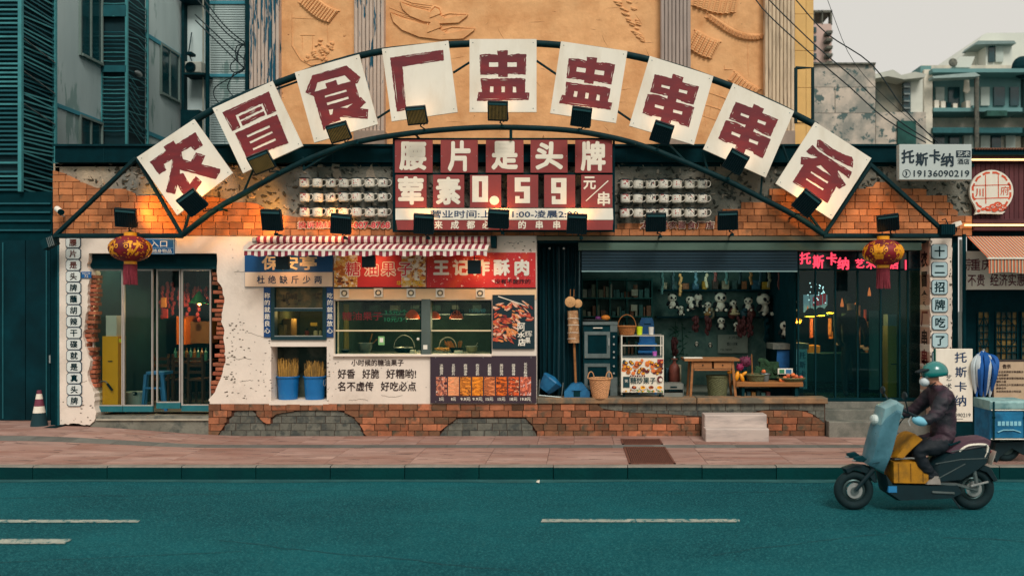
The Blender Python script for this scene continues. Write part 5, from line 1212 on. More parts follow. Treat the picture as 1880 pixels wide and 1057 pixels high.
# blue plastic items
blm = mat('dusty_blue_plastic', (34, 112, 158), .4, .15, 5, c2=(22, 90, 132), thr=.5, sc2=4, spec=.5)
t = T('blue_tub', 'tilted blue plastic tub leaning in a wire rack at the left of the open shop', 'tub', onfloor(1010, .15))
rm = Matrix.Rotation(R(38), 3, 'Y'); c = P(1012, 700, .28); b = MB(); pr = [(.001,-.15),(.10,-.15),(.13,-.09),(.16,.0),(.175,.03),(.165,.045),(.12,.06),(.001,.08)]; vs = []; n = 8
for r, h in pr:
    for j in range(n): q = 6.2832*(j+.5)/n; vs.append(c+rm @ Vector((r*math.cos(q)*1.1, r*math.sin(q), h*1.2)))
b.add(vs, [(i*n+j, i*n+(j+1) % n, (i+1)*n+(j+1) % n, (i+1)*n+j) for i in range(len(pr)-1) for j in range(n)]).build('shell', blm, t)
b = MB().tube([P(991,696,.1), P(989,725,.1), P(1031,729,.1), P(1034,702,.1)], .012, 5).tube([P(991,696,.4), P(989,725,.4), P(1031,729,.4), P(1034,702,.4)], .012, 5); b.build('wire_rack', M['steel'], t)
t = T('blue_crate', 'blue plastic carry box with sloping lid before the straw pole', 'box', onfloor(1058, .1))
Yc = .08; b = MB(); b.pp([[(1036,730),(1036,719),(1039,716),(1079,716),(1083,719),(1083,730)]], Yc, .3); b.build('body', blm, t)
b = MB(); b.pp([[(1039,716),(1047,706.5),(1052,704),(1068,704),(1072,706.5),(1080,716)]], Yc+.01, .28); b.build('lid', blm, t); MB().pb(1053, 716.5, 1065, 728, Yc-.004, .01).build('recess', M['dark'], t); MB().pb(1051, 714, 1067, 716.6, Yc-.02, .02).build('handle', blm, t)
# display cart
t = T('display_cart', 'white metal snack cart with a printed chestnut poster and castors', 'cart', onfloor(1180, .15)); Yc = .15
b = MB()
for px in (1141.5, 1217.5):
    for yy in (Yc, Yc+.4): b.box(X(px,Yc)-.01, X(px,Yc)+.01, yy, yy+.02, Z(724,Yc), Z(615,Yc))
for py in (616, 634): b.pb(1142.8, py-1, 1216.2, py+1, Yc, .02).pb(1142.8, py-1, 1216.2, py+1, Yc+.4, .02)
b.build('frame', mat('white_tube_frame', (214, 206, 190), .4, .05), t)
MB().pb(1142.8, 653.5, 1216.2, 656, Yc+.02, .38).build('shelf', M['steel'], t); MB().pb(1142.8, 615, 1216.2, 616, Yc+.0, .42).build('top_shelf', MATS['white_tube_frame'], t)
o = MB().pb(1140.5, 657, 1218.5, 720, Yc-.03, .02).build('poster', mat('chestnut_poster', (236, 226, 206), .5, .05, 4), t)
b = MB(); rr = random.Random(12); cart_z = -.002
def disc(x, y, r, m, sq=1):
    global cart_z
    cart_z -= .00025
    b.pp([[(min(max(x+r*math.cos(a)*rr.uniform(.85,1.15),1141),1218), min(max(y+r*sq*math.sin(a)*rr.uniform(.85,1.15),657.5),719.6)) for a in [6.283*j/9 for j in range(9)]]], Yc-.03+cart_z, None, m=m)
for i in range(64):
    x = rr.uniform(1143,1216); y = rr.uniform(661,686); 
    if y < 664 and (x < 1153 or x > 1195): continue
    r = rr.uniform(2.6,4.4); disc(x, y, r, rr.choice((0,2,3)), .85)
    if i % 2: disc(x+.6, y-.4, r*.6, rr.choice((1,1,3)), .8)
for i in range(7): disc(1158+i*4.2, 690, 1.6, 2)
for i, x in enumerate((1164, 1180, 1195, 1211)):
    disc(x, 711, 6.5, 4, .8); disc(x, 711, 5, (2,1,0,1)[i], .7); disc(x+1, 710, 2.4, (3,0,2,3)[i], .7)
for i in range(20): disc(rr.uniform(1142,1217), rr.uniform(716,719), rr.uniform(1,2), rr.choice((5,0,1)))
disc(1212, 696, 6, 2); disc(1213, 697, 3.5, 4)
b.pp([[(1144,691),(1156,691),(1156,711),(1144,711)]], Yc-.041, None, m=6).pp([[(1207,659),(1218,659),(1218,668),(1207,668)]], Yc-.041, None, m=7)
b.text('\u7cd6\u7092\u679c\u5b50', 1157, 692, 1204, 704, Yc-.046, .02, m=6).text('\u7b11', 1147, 696, 1153, 702, Yc-.046, .0, m=4).text('e', 1143, 660, 1149, 669, Yc-.046, .03, m=6)
b.build('print', [mat('cp1',(170,92,30),.5,.3,60), mat('cp2',(240,170,30),.5,.2,60), mat('cp3',(96,34,34),.5,.3,60), mat('cp4',(226,120,60),.5,.3,60), M['board'], mat('cp6',(80,140,50),.5,.3,60), mat('cp7',(20,60,64),.5,.1), mat('cp8',(170,60,70),.5,.1)], o, kind='stuff')
for px in (1146, 1212):
    MB().lathe([(.001,-.015),(.035,-.015),(.035,.015),(.001,.015)], (X(px,Yc), Yc+.03, ZF2+.036), 14, 'x').build('castor', M['black'], t, smooth=40)
for px, py0, py1, w, c, lb, Yq in ((1174, 599, 614.5, 12, (196,214,30), 'lime green plastic cup on top of the snack cart', .3), (1195.5, 600, 614.5, 10, (216,210,200), 'white paper cup on top of the snack cart', .25), (1202, 645, 653.5, 9, (214,110,206), 'pink cup inside the snack cart', .3)):
    r = w*k(Yq)/2; h = (py1-py0)*k(Yq)
    b = MB().lathe([(.001,0),(r*.78,0),(r,h),(r*.94,h),(r*.72,.01),(.001,.01)], P(px,py1,Yq), 16); b.build('cup', mat(f'cup{px}', c, .35, .05, spec=.5), label=lb, cat='cup', smooth=40)
basket('hoop_basket', 'small brown basket with a tall hoop handle on the snack cart', 1151, 33, 24, 16, .3, Z(615,.3), mat('brown_wicker', (160, 100, 50), .7, .35, 40, bump=.5), 'hoop', hoops=5)
# stack of blue chairs behind the cart
for j in range(4):
    t = T('plastic_chair', f'bright blue plastic chair stacked behind the snack cart, {("topmost","second from the top","third from the top","lowest")[j]} of its stack', 'chair', onfloor(1187, 1.1), 'stacked blue chairs')
    dy = j*13; Yb = 1.0-j*.02
    b = MB(); bl = [(1173+j*-.5, 628+dy*1.0), (1175, 590+dy), (1178, 583+dy), (1197, 583+dy), (1200, 590+dy), (1203, 628+dy)]
    slots = [[(1182, y+dy), (1182, y+2.2+dy), (1195, y+2.2+dy), (1195, y+dy)] for y in (594, 599, 604, 609)] if j == 0 else []
    b.pp([bl]+slots, Yb+.25, .02); b.build('backrest', M['blue'], t)
    MB().box(X(1171,Yb), X(1205,Yb), Yb-.1, Yb+.3, Z(632+dy,Yb)-.02, Z(630+dy,Yb)).build('seat', M['blue'], t)
    if j == 3:
        for px in (1173, 1203):
            for yy in (Yb-.08, Yb+.26): MB().box(X(px,Yb)-.018, X(px,Yb)+.018, yy, yy+.03, ZF2, Z(670,Yb)).build('leg', M['blue'], t)
# drawer box, gas bottle
t = T('drawer_box', 'small grey metal drawer stand right of the snack cart', 'drawers', onfloor(1237, .2)); 
for i, (y0, y1) in enumerate(((704, 714.5), (721, 729))): MB().pb(1219, y0, 1254, y1, .18, .3).build('drawer', mat('drawer_grey', (122, 124, 116), .5, .15), t)
MB().pb(1231, 709, 1243, 711, .165, .016).build('handle', M['black'], t)
b = MB()
for px in (1218.5, 1254): b.pb(px, 704, px+1.2, 729, .17, .3)
b.build('side_rail', M['steel'], t)
t = T('gas_cylinder', 'rusty red gas cylinder standing beyond the snack cart', 'gas cylinder', onfloor(1238, .9, Z(702,.9)))
c = onfloor(1238, .9, Z(702,.9)); gcm = mat('rusty_cylinder', (112, 58, 46), .6, .3, 9); MB().lathe([(.001,0),(.085,0),(.095,.03),(.095,.24),(.07,.3),(.03,.33),(.03,.38),(.001,.38)], c, 18).build('body', gcm, t, smooth=50)
MB().tube([c+Vector((.05*math.cos(q), .05*math.sin(q), .40)) for q in [6.283*i/12 for i in range(12)]], .01, 5, closed=True).build('collar', gcm, t); MB().ball(c+Vector((0,0,.42)), .025).build('valve', M['chrome'], t); MB().box(c.x-.1, c.x+.1, .8, 1.0, ZF2, c.z).build('base', M['dark'], t)
# wooden table with two drawers
t = T('drawer_table', 'rustic wooden table with two drawers in the open shop', 'table', onfloor(1304, .3)); Yt = .25
wd = mat('rustic_wood', (160, 106, 62), .65, .3, 4, stretch=(.5,1,3), bump=.3)
MB().pb(1257, 658.5, 1358, 662.5, Yt-.05, .55).build('table_top', wd, t)
for a in ((1272, 1268), (1345, 1351)):
    for yy in (Yt, Yt+.42):
        MB().tube([(X(a[0],Yt), yy+.02, Z(662,Yt)), (X(a[1],Yt), yy+.02, ZF2)], .026, 4).build('leg', wd, t)
MB().pb(1275, 677, 1342, 680, Yt, .03).build('apron', wd, t)
for a, c in ((1274, 1307), (1311, 1343)):
    o = MB().pb(a, 664.5, c, 676, Yt-.01, .4).build('drawer', wd, t); MB().ball(P((a+c)/2, 670, Yt-.02), .012, 8, 6).build('knob', M['black'], o)
MB().pb(1256, 655.8, 1290, 657.8, Yt, .15).build('white_sheet', M['board'], label='thin white plates lying on the left of the rustic table', cat='plates')
# fruit bench
t = T('fruit_bench', 'long low wooden bench carrying fruit and baskets', 'bench', onfloor(1415, .3))
MB().bev(X(1352,.2), X(1475,.2), .2, .65, Z(710,.2), Z(701.5,.2), .01).build('plank', M['wood'], t)
for px in (1362, 1460): MB().pb(px, 710, px+5, 727, .25, .3).build('leg', M['dark'], t)
MB().pb(1352, 712, 1475, 727, .62, .02).build('back_panel', M['deep'], t)
zb = Z(701.5,.2); rr = random.Random(6)
apm = mat('red_apple', (206, 66, 48), .35, .3, 12, hue=(230, 130, 70), rnd=.15, spec=.5)
ap = MB().lathe([(.001,-.028),(.022,-.03),(.036,-.01),(.036,.012),(.02,.03),(.006,.024),(.001,.02)], (0,0,0), 12).build('fruit', apm, smooth=60, local=True)
am = ap.data; bpy.data.objects.remove(ap)
pos = [(1434,697,0),(1441,694,1),(1449,697,0),(1457,696.5,0),(1465,697,0),(1471,693,1),(1447,690,2),(1456,688,2),(1462,691,1),(1402,682,2),(1438,699,3),(1469,698,3)]
for i, (px, py, d) in enumerate(pos):
    o = bpy.data.objects.new('apple', am); link(o); o.location = P(px, py, .32+.05*(d % 3)); o.rotation_euler = (rr.random(), rr.random(), 0)
    tag(o, 'ripe red-orange apple on the pile at the right end of the fruit bench' if i != 9 else 'single orange apple in the wire basket on the fruit bench', 'apple', 'apples on the fruit bench' if i != 9 else None)
ppm = mat('papaya_yellow', (238, 156, 30), .4, .2, 8, spec=.5)
for i, (px, py, a, s) in enumerate(((1353,690,.2,1.1),(1342,682,1.4,.9),(1362,693,-.4,1.0),(1366,686,.9,.8))):
    MB().ball(P(px,py,.3+.05*i), (.035*s,.035*s,.075*s), 12, 8, rot=Matrix.Rotation(a, 3, 'Y')).build('papaya', ppm, label=('yellow papaya lying nearest the table leg','yellow papaya standing upright against the table leg','yellow papaya in the middle of the heap','small yellow papaya on top of the heap')[i], cat='papaya', group='yellow papayas on the bench', smooth=60)
dfm = mat('magenta_dragonfruit', (150, 40, 84), .5, .3, 12)
for i, (px, py, s, m) in enumerate(((1358,674,.06,dfm),(1369,664,.09,mat('purple_cabbage', (110, 46, 70), .6, .3, 10)))):
    b = MB().ball(P(px,py,.5+.1*i), s, 12, 8); c = P(px,py,.5+.1*i)
    for j in range(16): a = rr.uniform(0,6.28); e = rr.uniform(-1,1); d = Vector((math.cos(a)*math.cos(e), math.sin(a)*math.cos(e), math.sin(e))); b.tube([c+d*s*.9, c+d*s*1.25+Vector((0,0,.015))], [s*.2, .002], 4)
    b.build('dragonfruit', m, label=('magenta dragon fruit above the papayas','dark purple cabbage-like head behind the dragon fruit')[i], cat='fruit')
MB().pb(1364, 665, 1371, 700, .55, .1).build('fruit_stand', M['dark'], label='dark stand under the purple head on the bench', cat='stand')
basket('mesh_bowl', 'shallow dark straw tray with a bamboo whisk on the bench', 1388, 36, 26, 12, .4, zb, wickd, hoops=4)
c = P(1381, 684, .4); b = MB().tube([c, P(1380,650,.38)], [.012,.008], 6)
for j in range(12): q = 6.283*j/12; b.tube([c+Vector((0,0,.03)), c+Vector((.045*math.cos(q), .045*math.sin(q), -.08))], .003, 4)
b.build('bamboo_whisk', M['wood'], label='bamboo whisk standing in the straw tray', cat='whisk')
basket('wire_basket', 'small grey wire basket holding one orange fruit', 1405, 16, 11, 14, .35, zb, M['steel'], hoops=4)
t = basket('fruit_tray', 'wide shallow basket under the pile of apples', 1452, 50, 40, 6, .42, zb, wickd, hoops=2)
MB().pb(1396, 664, 1430, 694, .75, .1).build('green_leaf_heap', mat('dark_leaf_heap', (40, 70, 44), .8, .4, 14, bump=1), label='heap of dark green vegetables behind the bench', cat='vegetables')
for i in range(14):
    MB().ball(P(rr.uniform(1388,1428), rr.uniform(662,690), .7+rr.random()*.2), (.09,.05,.05), 7, 5, rot=Matrix.Rotation(rr.random()*3, 3, 'Y')).build('leaf_bundle', MATS['dark_leaf_heap'], label='dark green vegetable bundle in the heap behind the bench', cat='vegetable', group='vegetable bundles')
t = local_box('price_card', 'white payment card standing on the apples', 'card', 1428, 676, 1456, 687, .5, .01, M['board']); MB().pb(1431, 678, 1440, 685, .495, .004).build('green_mark', mat('mark_green', (60,130,90), .5), t); MB().pb(1443, 678, 1453, 685, .495, .004).build('blue_mark', mat('mark_blue', (60,120,160), .5), t)
MB().pp([[(1427,643),(1456,643),(1458,660),(1455,676),(1431,677),(1426,662)]], .85, .02).build('blue_bag', mat('blue_bag', (20, 84, 138), .6, .25, 8, bump=.5), label='blue plastic bag hanging behind the apples', cat='bag')
t = sign('standing_sign', 'pale blue upright hotel sign standing inside the shop behind the apples', 1456, 641, 1482, 714, .7, mat('pale_blue_sign', (130, 180, 190), .6, .05), th=.03)
MB().col('\u6258\u65af\u5361\u7eb3', 1473.5, 645, 17, 12, .69, .0, h=14).col('\u827a\u672f', 1462, 668, 10, 8, .69, .0).build('lettering', M['navy'], t)
MB().pb(1419, 630.5, 1485, 641, .8, .5).build('stone_counter', M['concrete'], label='grey stone counter edge at the right of the open shop', cat='counter')
# shelves on the back wall and panda toys
def shelf(lb, px0, px1, py, Y=2.25, d=.4, m=None):
    MB().box(X(px0,Y), X(px1,Y), Y, Y+d, Z(py,Y)-.03, Z(py,Y)).build('wall_shelf', m or M['dark'], label=lb, cat='shelf')
shelf('dark upper wall shelf with small souvenirs', 1212, 1462, 531); shelf('long dark wall shelf carrying the panda toys', 1206, 1462, 580.5)
wht = mat('panda_white', (214, 204, 184), .9, .1, 20); blk = mat('panda_black', (10, 22, 26), .9, .2, 20)
def panda(px, py, hw, label, sit=True, Y=2.1, turn=0, tilt=0, bodyh=1.5):
    r = hw*k(Y)/2; c = P(px, py, Y); t = T('toy_panda', label, 'toy panda', c-Vector((0,0,r*2.4)), 'plush pandas'); rz = Matrix.Rotation(turn, 3, 'Z') @ Matrix.Rotation(tilt, 3, 'Y')
    f = lambda x, y, z: c+rz @ Vector((x*r, y*r, z*r))
    MB().ball(c, (r, r*.85, r*.88), 16, 10).build('head', wht, t, smooth=60)
    for s in (-1, 1):
        MB().ball(f(s*.72, .1, .75), r*.28, 8, 6).build('ear', blk, t); MB().ball(f(s*.42, -.78, .02), (r*.24, r*.14, r*.3), 8, 6, rot=Matrix.Rotation(s*.5, 3, 'Y')).build('eye_patch', blk, t)
        MB().ball(f(s*1.0, -.2, -1.15), (r*.36, r*.35, r*.6), 8, 6, rot=Matrix.Rotation(-s*.5, 3, 'Y')).build('arm', blk, t)
        MB().ball(f(s*.62, -.35, -2.0), (r*.42, r*.6, r*.38), 8, 6).build('leg', blk, t)
        if sit: MB().ball(f(s*.75, -.95, -2.0), (r*.26, r*.1, r*.26), 8, 6).build('sole', wht, t)
    MB().ball(f(0, -.9, -.3), (r*.16, r*.1, r*.1), 8, 5).build('nose', blk, t)
    MB().ball(f(0, 0, -1.4), (r*.8, r*.7, r*.85), 12, 8).build('body', wht, t, smooth=60)
    return t
panda(1234, 547, 17, 'seated panda toy at the left end of the shelf', turn=.3); panda(1267, 551, 17, 'panda toy leaning back beside the left-end panda', turn=-.9, tilt=-.5); panda(1282, 546, 16, 'panda toy looking away, third along the shelf', turn=1.6, Y=2.3)
panda(1323, 547, 22, 'smiling panda toy facing the street in the middle of the shelf'); panda(1402, 550, 26, 'largest panda toy, right of the middle of the shelf', turn=.5)
panda(1427, 556, 17, 'curled panda toy behind the right-end panda', tilt=-.5, turn=.8, Y=2.3); panda(1455, 554, 15, 'small upright panda toy at the right end of the shelf')
panda(1324, 589, 14, 'small panda toy hanging below the middle of the shelf', sit=False); panda(1442, 598, 20, 'round-headed panda toy standing on the stone counter', sit=False, Y=1.2)
panda(1279, 629, 6, 'tiny panda charm hanging low at the left', sit=False); panda(1304, 631, 6, 'tiny panda charm hanging low at the right', sit=False)
t = T('hat', 'pale cloth hat lying on the panda shelf', 'hat', P(1349, 580, 2.1)); MB().ball(P(1349,576,2.1), (.1,.09,.03), 12, 6).ball(P(1348,571,2.1), (.05,.05,.06), 10, 6).build('felt', mat('hat_cream', (190, 170, 130), .8, .1), t)
for i in range(13):
    px = 1216+i*18.4; w = rr.uniform(8, 15); h = rr.uniform(10, 18)
    c = ((170,160,130),(60,90,86),(150,96,60),(50,96,116),(196,150,50),(80,70,60))[i % 6]
    b = MB(); b.bev(X(px,2.3), X(px+w,2.3), 2.3, 2.4, Z(531,2.3), Z(531-h,2.3), .01); b.build('souvenir_box', mat(f'souv{i%6}', c, .6, .4, 14), label=f'small souvenir on the upper shelf, {(ordn+["eighth","ninth","tenth","eleventh","twelfth","thirteenth"])[i]} from the left', cat='souvenir', group='souvenirs on the upper shelf')
# shelf unit on the left
t = T('shelf_unit', 'tall dark shelf unit crowded with packets at the back left', 'shelf unit', onfloor(1130, 2.3)); sg = mat('shelf_green', (22, 84, 78), .7, .15)
for px in (1068, 1095, 1119, 1150, 1196): MB().pb(px, 510, px+2, 660, 2.3, .35).build('upright', sg, t)
for py in (512, 546, 580, 615, 650): MB().pb(1068, py, 1198, py+2.4, 2.28, .37).build('shelf', sg, t)
b = MB(); pk = [mat('pk1',(50,96,90),.6,.3,20), mat('pk2',(104,112,90),.6,.3,20), mat('pk3',(60,70,66),.6,.3,20), mat('pk4',(120,84,60),.6,.3,20), mat('pk5',(150,150,130),.6,.2,20)]
for py in (546, 580, 615, 650):
    px = 1070
    while px < 1193:
        w = rr.uniform(3, 9); h = rr.uniform(8, 24); b.box(X(px,2.32), X(px+w-.6,2.32), 2.32, 2.5, Z(py,2.32), Z(py-h,2.32), rr.choice((0,0,1,2,2,3,4))); px += w+rr.uniform(0,3)
b.build('packets', pk, t, kind='stuff')
for i, (px, py) in enumerate(((1165, 537), (1164, 565))): local_box('gift_box', f'pale square gift box with a cross ribbon on the shelf unit, {("upper","lower")[i]} one', 'box', px-6, py-6, px+6, py+6, 2.22, .06, mat('gift_pale', (170, 170, 146), .6, .2, 20))
t = sign('wall_notice', 'large white notice with faint lettering on the back wall', 1318, 614, 1373, 648, 2.6, mat('notice_white', (150, 160, 146), .7, .1), cat='notice')
MB().text('\u4e0a\u4e07\u5e97', 1336, 617, 1358, 622, 2.59, .0).text('\u9999\u5ddd\u8fa3', 1334, 628, 1354, 634, 2.59, .0).text('TEL 28400', 1322, 640, 1344, 643, 2.59, .0).build('lettering', M['dark'], t)
for i, (px, y0, y1, w) in enumerate(((1277,583,606,9),(1300,583,612,9),(1361,583,616,15),(1377,583,616,9),(1239,620,650,9),(1408,583,628,7))):
    b = MB()
    for j in range(int((y1-y0)*w/12)): b.ball(P(px+rr.uniform(-w/2,w/2), rr.uniform(y0,y1), 2.0+rr.uniform(-.05,.05)), (.03,.025,.045), 6, 4)
    b.build('garlic_chilli_braid', mat('braid_dark', (84, 40, 40), .7, .35, 16) if i != 5 else M['dark'], label=f'dark dried chilli braid hanging from the panda shelf, {ordn[[1,2,3,4,0,5][i]]} from the left', cat='braid', group='braids under the panda shelf')
# bamboo painted on the wall left of the table: leaf sprays
b = MB()
for i in range(60):
    c = P(rr.uniform(1232,1262), rr.uniform(596,660), 2.68); a = rr.uniform(-.9,.9)+(3.14 if i % 2 else 0); l_ = rr.uniform(.06,.12); d = Vector((math.cos(a), 0, math.sin(a)-.3)).normalized(); n_ = Vector((-d.z,0,d.x))*.012
    b.add([c, c+d*l_*.5+n_, c+d*l_, c+d*l_*.5-n_], [(0,1,2,3)])
for px in (1240, 1252): b.tube([P(px,590,2.67), P(px+3,662,2.67)], .008, 4)
b.build('bamboo_branch', mat('bamboo_leaf_dark', (28, 84, 66), .7, .3), label='dark bamboo spray on the back wall left of the table', cat='plant')
# lamp that the photograph shows glowing over the counter
t = T('counter_lamp', 'orange glowing lamp above the stone counter', 'lamp', P(1464, 590, 1.2)); MB().ball(P(1465,589,1.2), (.07,.07,.05), 12, 8).build('shade', mat('amber_glow', (240, 150, 40), .5, 0, emit=1.3), t); MB().tube([P(1465,583,1.2), P(1465,540,1.2)], .006, 5).build('cord', M['black'], t); point('lamp_light', t, P(1465,596,1.1), 14, (1,.6,.25))
point('room_fill_light', osp, (X(1300), 1.2, Z(500)), 14, (.75,1,.92), .3)  # fill light without a fitting, added to brighten the open shop

# ------------------------------------------------------------------ glazed restaurant entrance
en = T('glass_entrance', 'tall dark glass entrance with thin frames and pink neon name', 'entrance', (X(1580), .5, .67)); GY = .42
MB().box(X(1466), X(1700,.5), .42, 5, .62, .67).build('room_floor', mat('dark_glossy_floor', (24, 60, 62), .25, .2, 2), osp)
MB().box(X(1462,.5)-.03, X(1462,.5), .5, 5, .6, Z(440)).build('side_wall', M['deep'], osp); MB().box(X(1462,.5), xb, 5, 5.05, .6, Z(440)).build('back_wall', mat('dark_red_brown_wall', (40, 48, 46), .9, .3, 2), osp)
fmx = (1466, 1497.5, 1534, 1575, 1617, 1652, 1667, 1690)
for px in fmx: MB().pb(px-1.3, 461, px+1.3, 736, GY-.02, .05).build('mullion', M['dark'], en)
MB().pb(1465, 493, 1691, 496.5, GY-.025, .05).build('transom', M['dark'], en); MB().pb(1465, 730, 1691, 736, GY-.025, .06).build('bottom_rail', M['dark'], en)
eg = glass('entrance_glass', (206, 230, 230), .13, (14, 60, 66), .08)
for a, c in zip(fmx, fmx[1:]): MB().pb(a+1.3, 496.5, c-1.3, 730, GY, .01).build('pane', eg, en)
MB().pb(1467, 461, 1690, 493, GY, .01).build('fascia_pane', mat('fascia_dark_glass', (6, 40, 48), .15, .1, spec=.6), en)
neo = mat('pink_neon', (255, 74, 100), .5, 0, emit=1.0)
nn = T('neon_name', 'glowing pink brush-style hotel name across the top of the glass entrance', 'neon sign', P(1560, 496, GY-.03))
for ch, x0, y0, x1, y1 in (('\u6258',1468,463,1489,485),('\u65af',1492,468,1513,493),('\u5361',1517,463,1537,487),('\u7eb3',1537,472,1559,495),('\u827a',1570,475,1587,492),('\u672f',1590,476,1608,494),('\u9152',1613,476,1630,494),('\u5e97',1634,476,1650,494)):
    MB().text(ch, x0, y0, x1, y1, GY-.03, .035).build('neon_character', neo, nn)
MB().pb(1661.5, 477, 1664.5, 495, GY-.03, .006).build('neon_bar', neo, nn)
ylc = mat('mustard_column', (150, 128, 24), .5, .1, 3)
t = T('mustard_column', 'tall mustard yellow column inside the glass entrance', 'column', (X(1638,.9), .9, .67)); MB().pb(1630, 598, 1646, 729, .8, .25).build('yellow_casing', ylc, t); MB().pb(1630, 577, 1646, 598, .81, .22).build('pale_top', mat('pale_grey_top', (120, 136, 130), .5, .1), t); MB().pb(1636, 667.5, 1646, 669, .79, .01).build('slot', M['black'], t)
# person standing far inside is only a dark shape in the photograph
MB().pb(1596, 570, 1614, 715, .7, .02).build('hanging_banner', mat('grey_green_banner', (64, 92, 84), .6, .2, 3, stretch=(4,1,1)), label='long grey-green cloth hanging behind the entrance glass', cat='banner')
for i, (px, py, w) in enumerate(((1488, 581, 16), (1506, 579.5, 16), (1524, 574.5, 17))):
    t = T('bar_lamp', f'flat yellow-lit bar lamp inside the entrance, {ordn[i]} from the left', 'lamp', P(px, py+2, 2), 'yellow bar lamps'); MB().pb(px-w/2, py-1, px+w/2, py+.8, 2, .12).build('tube', mat('yellow_tube', (255, 186, 40), .5, 0, emit=2.2), t)
    MB().tube([P(px,py-6,2.05), P(px-2,py-50,2.05)], .006, 4).build('cord', M['black'], t); MB().lathe([(.16,0),(.05,.14),(.001,.15)], P(px,py-1,2.08), 12).build('shade', M['black'], t)
    point('lamp_light', t, P(px,py+5,1.95), 12, (1,.6,.2))
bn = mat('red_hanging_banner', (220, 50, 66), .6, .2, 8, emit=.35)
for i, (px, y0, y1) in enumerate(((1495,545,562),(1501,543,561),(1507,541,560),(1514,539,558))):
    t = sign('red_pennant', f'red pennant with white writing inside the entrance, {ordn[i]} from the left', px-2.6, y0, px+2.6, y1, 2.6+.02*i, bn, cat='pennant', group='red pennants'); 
pr_ = T('price_light_box', 'pale lit panel behind the red pennants', 'light box', P(1500,572,3)); MB().pb(1476, 541, 1519, 573, 3, .05).build('panel', mat('lit_pale_panel', (170, 206, 214), .6, .15, 6, emit=.35), pr_)
lampm = mat('orange_candle', (255, 120, 60), .5, 0, emit=1.2)
for i, (px, py) in enumerate(((1483,570),(1546,556),(1568,552),(1596,536))):
    t = T('cone_lamp', f'small orange cone lamp inside the entrance, {ordn[i]} from the left', 'lamp', P(px, py+7, 2.3), 'orange cone lamps'); MB().lathe([(.03,0),(.03,.05),(.005,.16),(.001,.16)], P(px,py+7,2.3), 10).build('shade', lampm, t)
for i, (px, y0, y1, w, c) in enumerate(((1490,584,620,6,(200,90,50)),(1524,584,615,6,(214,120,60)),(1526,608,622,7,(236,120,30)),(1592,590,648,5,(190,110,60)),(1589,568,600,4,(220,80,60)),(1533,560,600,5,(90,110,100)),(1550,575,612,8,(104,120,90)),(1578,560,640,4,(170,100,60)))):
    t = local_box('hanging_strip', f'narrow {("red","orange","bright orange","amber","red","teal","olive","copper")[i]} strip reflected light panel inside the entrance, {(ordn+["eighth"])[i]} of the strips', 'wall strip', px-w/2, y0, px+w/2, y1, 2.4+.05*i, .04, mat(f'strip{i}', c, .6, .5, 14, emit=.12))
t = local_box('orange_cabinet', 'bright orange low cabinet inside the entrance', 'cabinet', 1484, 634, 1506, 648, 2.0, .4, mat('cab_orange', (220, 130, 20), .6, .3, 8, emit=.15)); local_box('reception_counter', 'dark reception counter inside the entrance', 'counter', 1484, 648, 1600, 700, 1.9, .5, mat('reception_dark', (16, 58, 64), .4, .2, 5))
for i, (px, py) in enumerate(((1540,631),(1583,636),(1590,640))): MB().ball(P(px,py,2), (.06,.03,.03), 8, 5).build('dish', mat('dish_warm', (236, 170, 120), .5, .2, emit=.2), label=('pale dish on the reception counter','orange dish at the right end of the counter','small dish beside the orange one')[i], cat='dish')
b = MB()
for i in range(26): 
    px, py = rr.uniform(1480, 1516), rr.uniform(518, 556); b.ball(P(px, py, 2.4), .012, 6, 4)
b.build('fairy_lights', mat('fairy_bulb', (230, 240, 240), .5, 0, emit=2.5), label='white fairy lights scattered behind the left entrance pane', cat='fairy lights', kind='stuff')
# silhouette of a person standing inside
# entrance steps
es = T('entrance_steps', 'three grey concrete steps up to the glass entrance', 'steps', (X(1600), 0, .16)); gs = mat('speckled_granite', (126, 124, 114), .85, .18, 60, c2=(100, 102, 94), thr=.5, sc2=3, bump=.4, bscale=90)
MB().bev(X(1517), X(1707), -.15, .14, .12, .402, .01).build('step', gs, es); MB().bev(X(1517), X(1707), .14, .42, .3, .559, .01).build('step', gs, es); MB().bev(X(1517), X(1707), .395, .48, .5, .665, .01).build('step', gs, es)

# ------------------------------------------------------------------ right pillar with blue tiles
rp = T('right_pillar', 'chipped white plaster pillar right of the entrance', 'pillar', (X(1727), .2, .16))
pl = jag([(1748,433),(1748,800)], .8, 6, 8)+[(1708,800)]+jag([(1708,799),(1708,434)], 1.3, 6, 9)
b = MB(); b.pp([pl], 0, .42); b.build('plaster', M['plaster'], rp)
b = MB()
for i in range(60):
    px = rr.choice((1709,1746))+rr.uniform(-2,2); py = rr.uniform(440, 790); r = rr.uniform(.6,2); n = 6
    b.pp([[(px+r*rr.uniform(.5,1.2)*math.cos(6.28*j/n), py+r*1.5*rr.uniform(.5,1.2)*math.sin(6.28*j/n)) for j in range(n)]], -.005, .004)
b.build('plaster_chips', MATS['plaster_chip_dark'], rp, kind='stuff')
xj = X(1708)-.004
b = MB()                                    # lettering on the side face of the pillar, reading towards the entrance
jm = MB().box(xj-.002, xj+.004, .03, .40, .2, Z(440)); jm.build('jamb_panel', mat('pinkish_jamb', (206, 164, 142), .8, .08, 3), rp)
for i, ch in enumerate('\u519c\u5192\u98df\u5382\u4e32\u4e32\u9999'):
    g, fs = glyph(ch, .03); z1 = Z(457+i*36, .2); vs = [(xj-.006, .36-.28*x, z1-.30+(y+.12)*.27) for x, y in g]; b.add(vs, fs, m=i % 2 if i > 2 else 0)
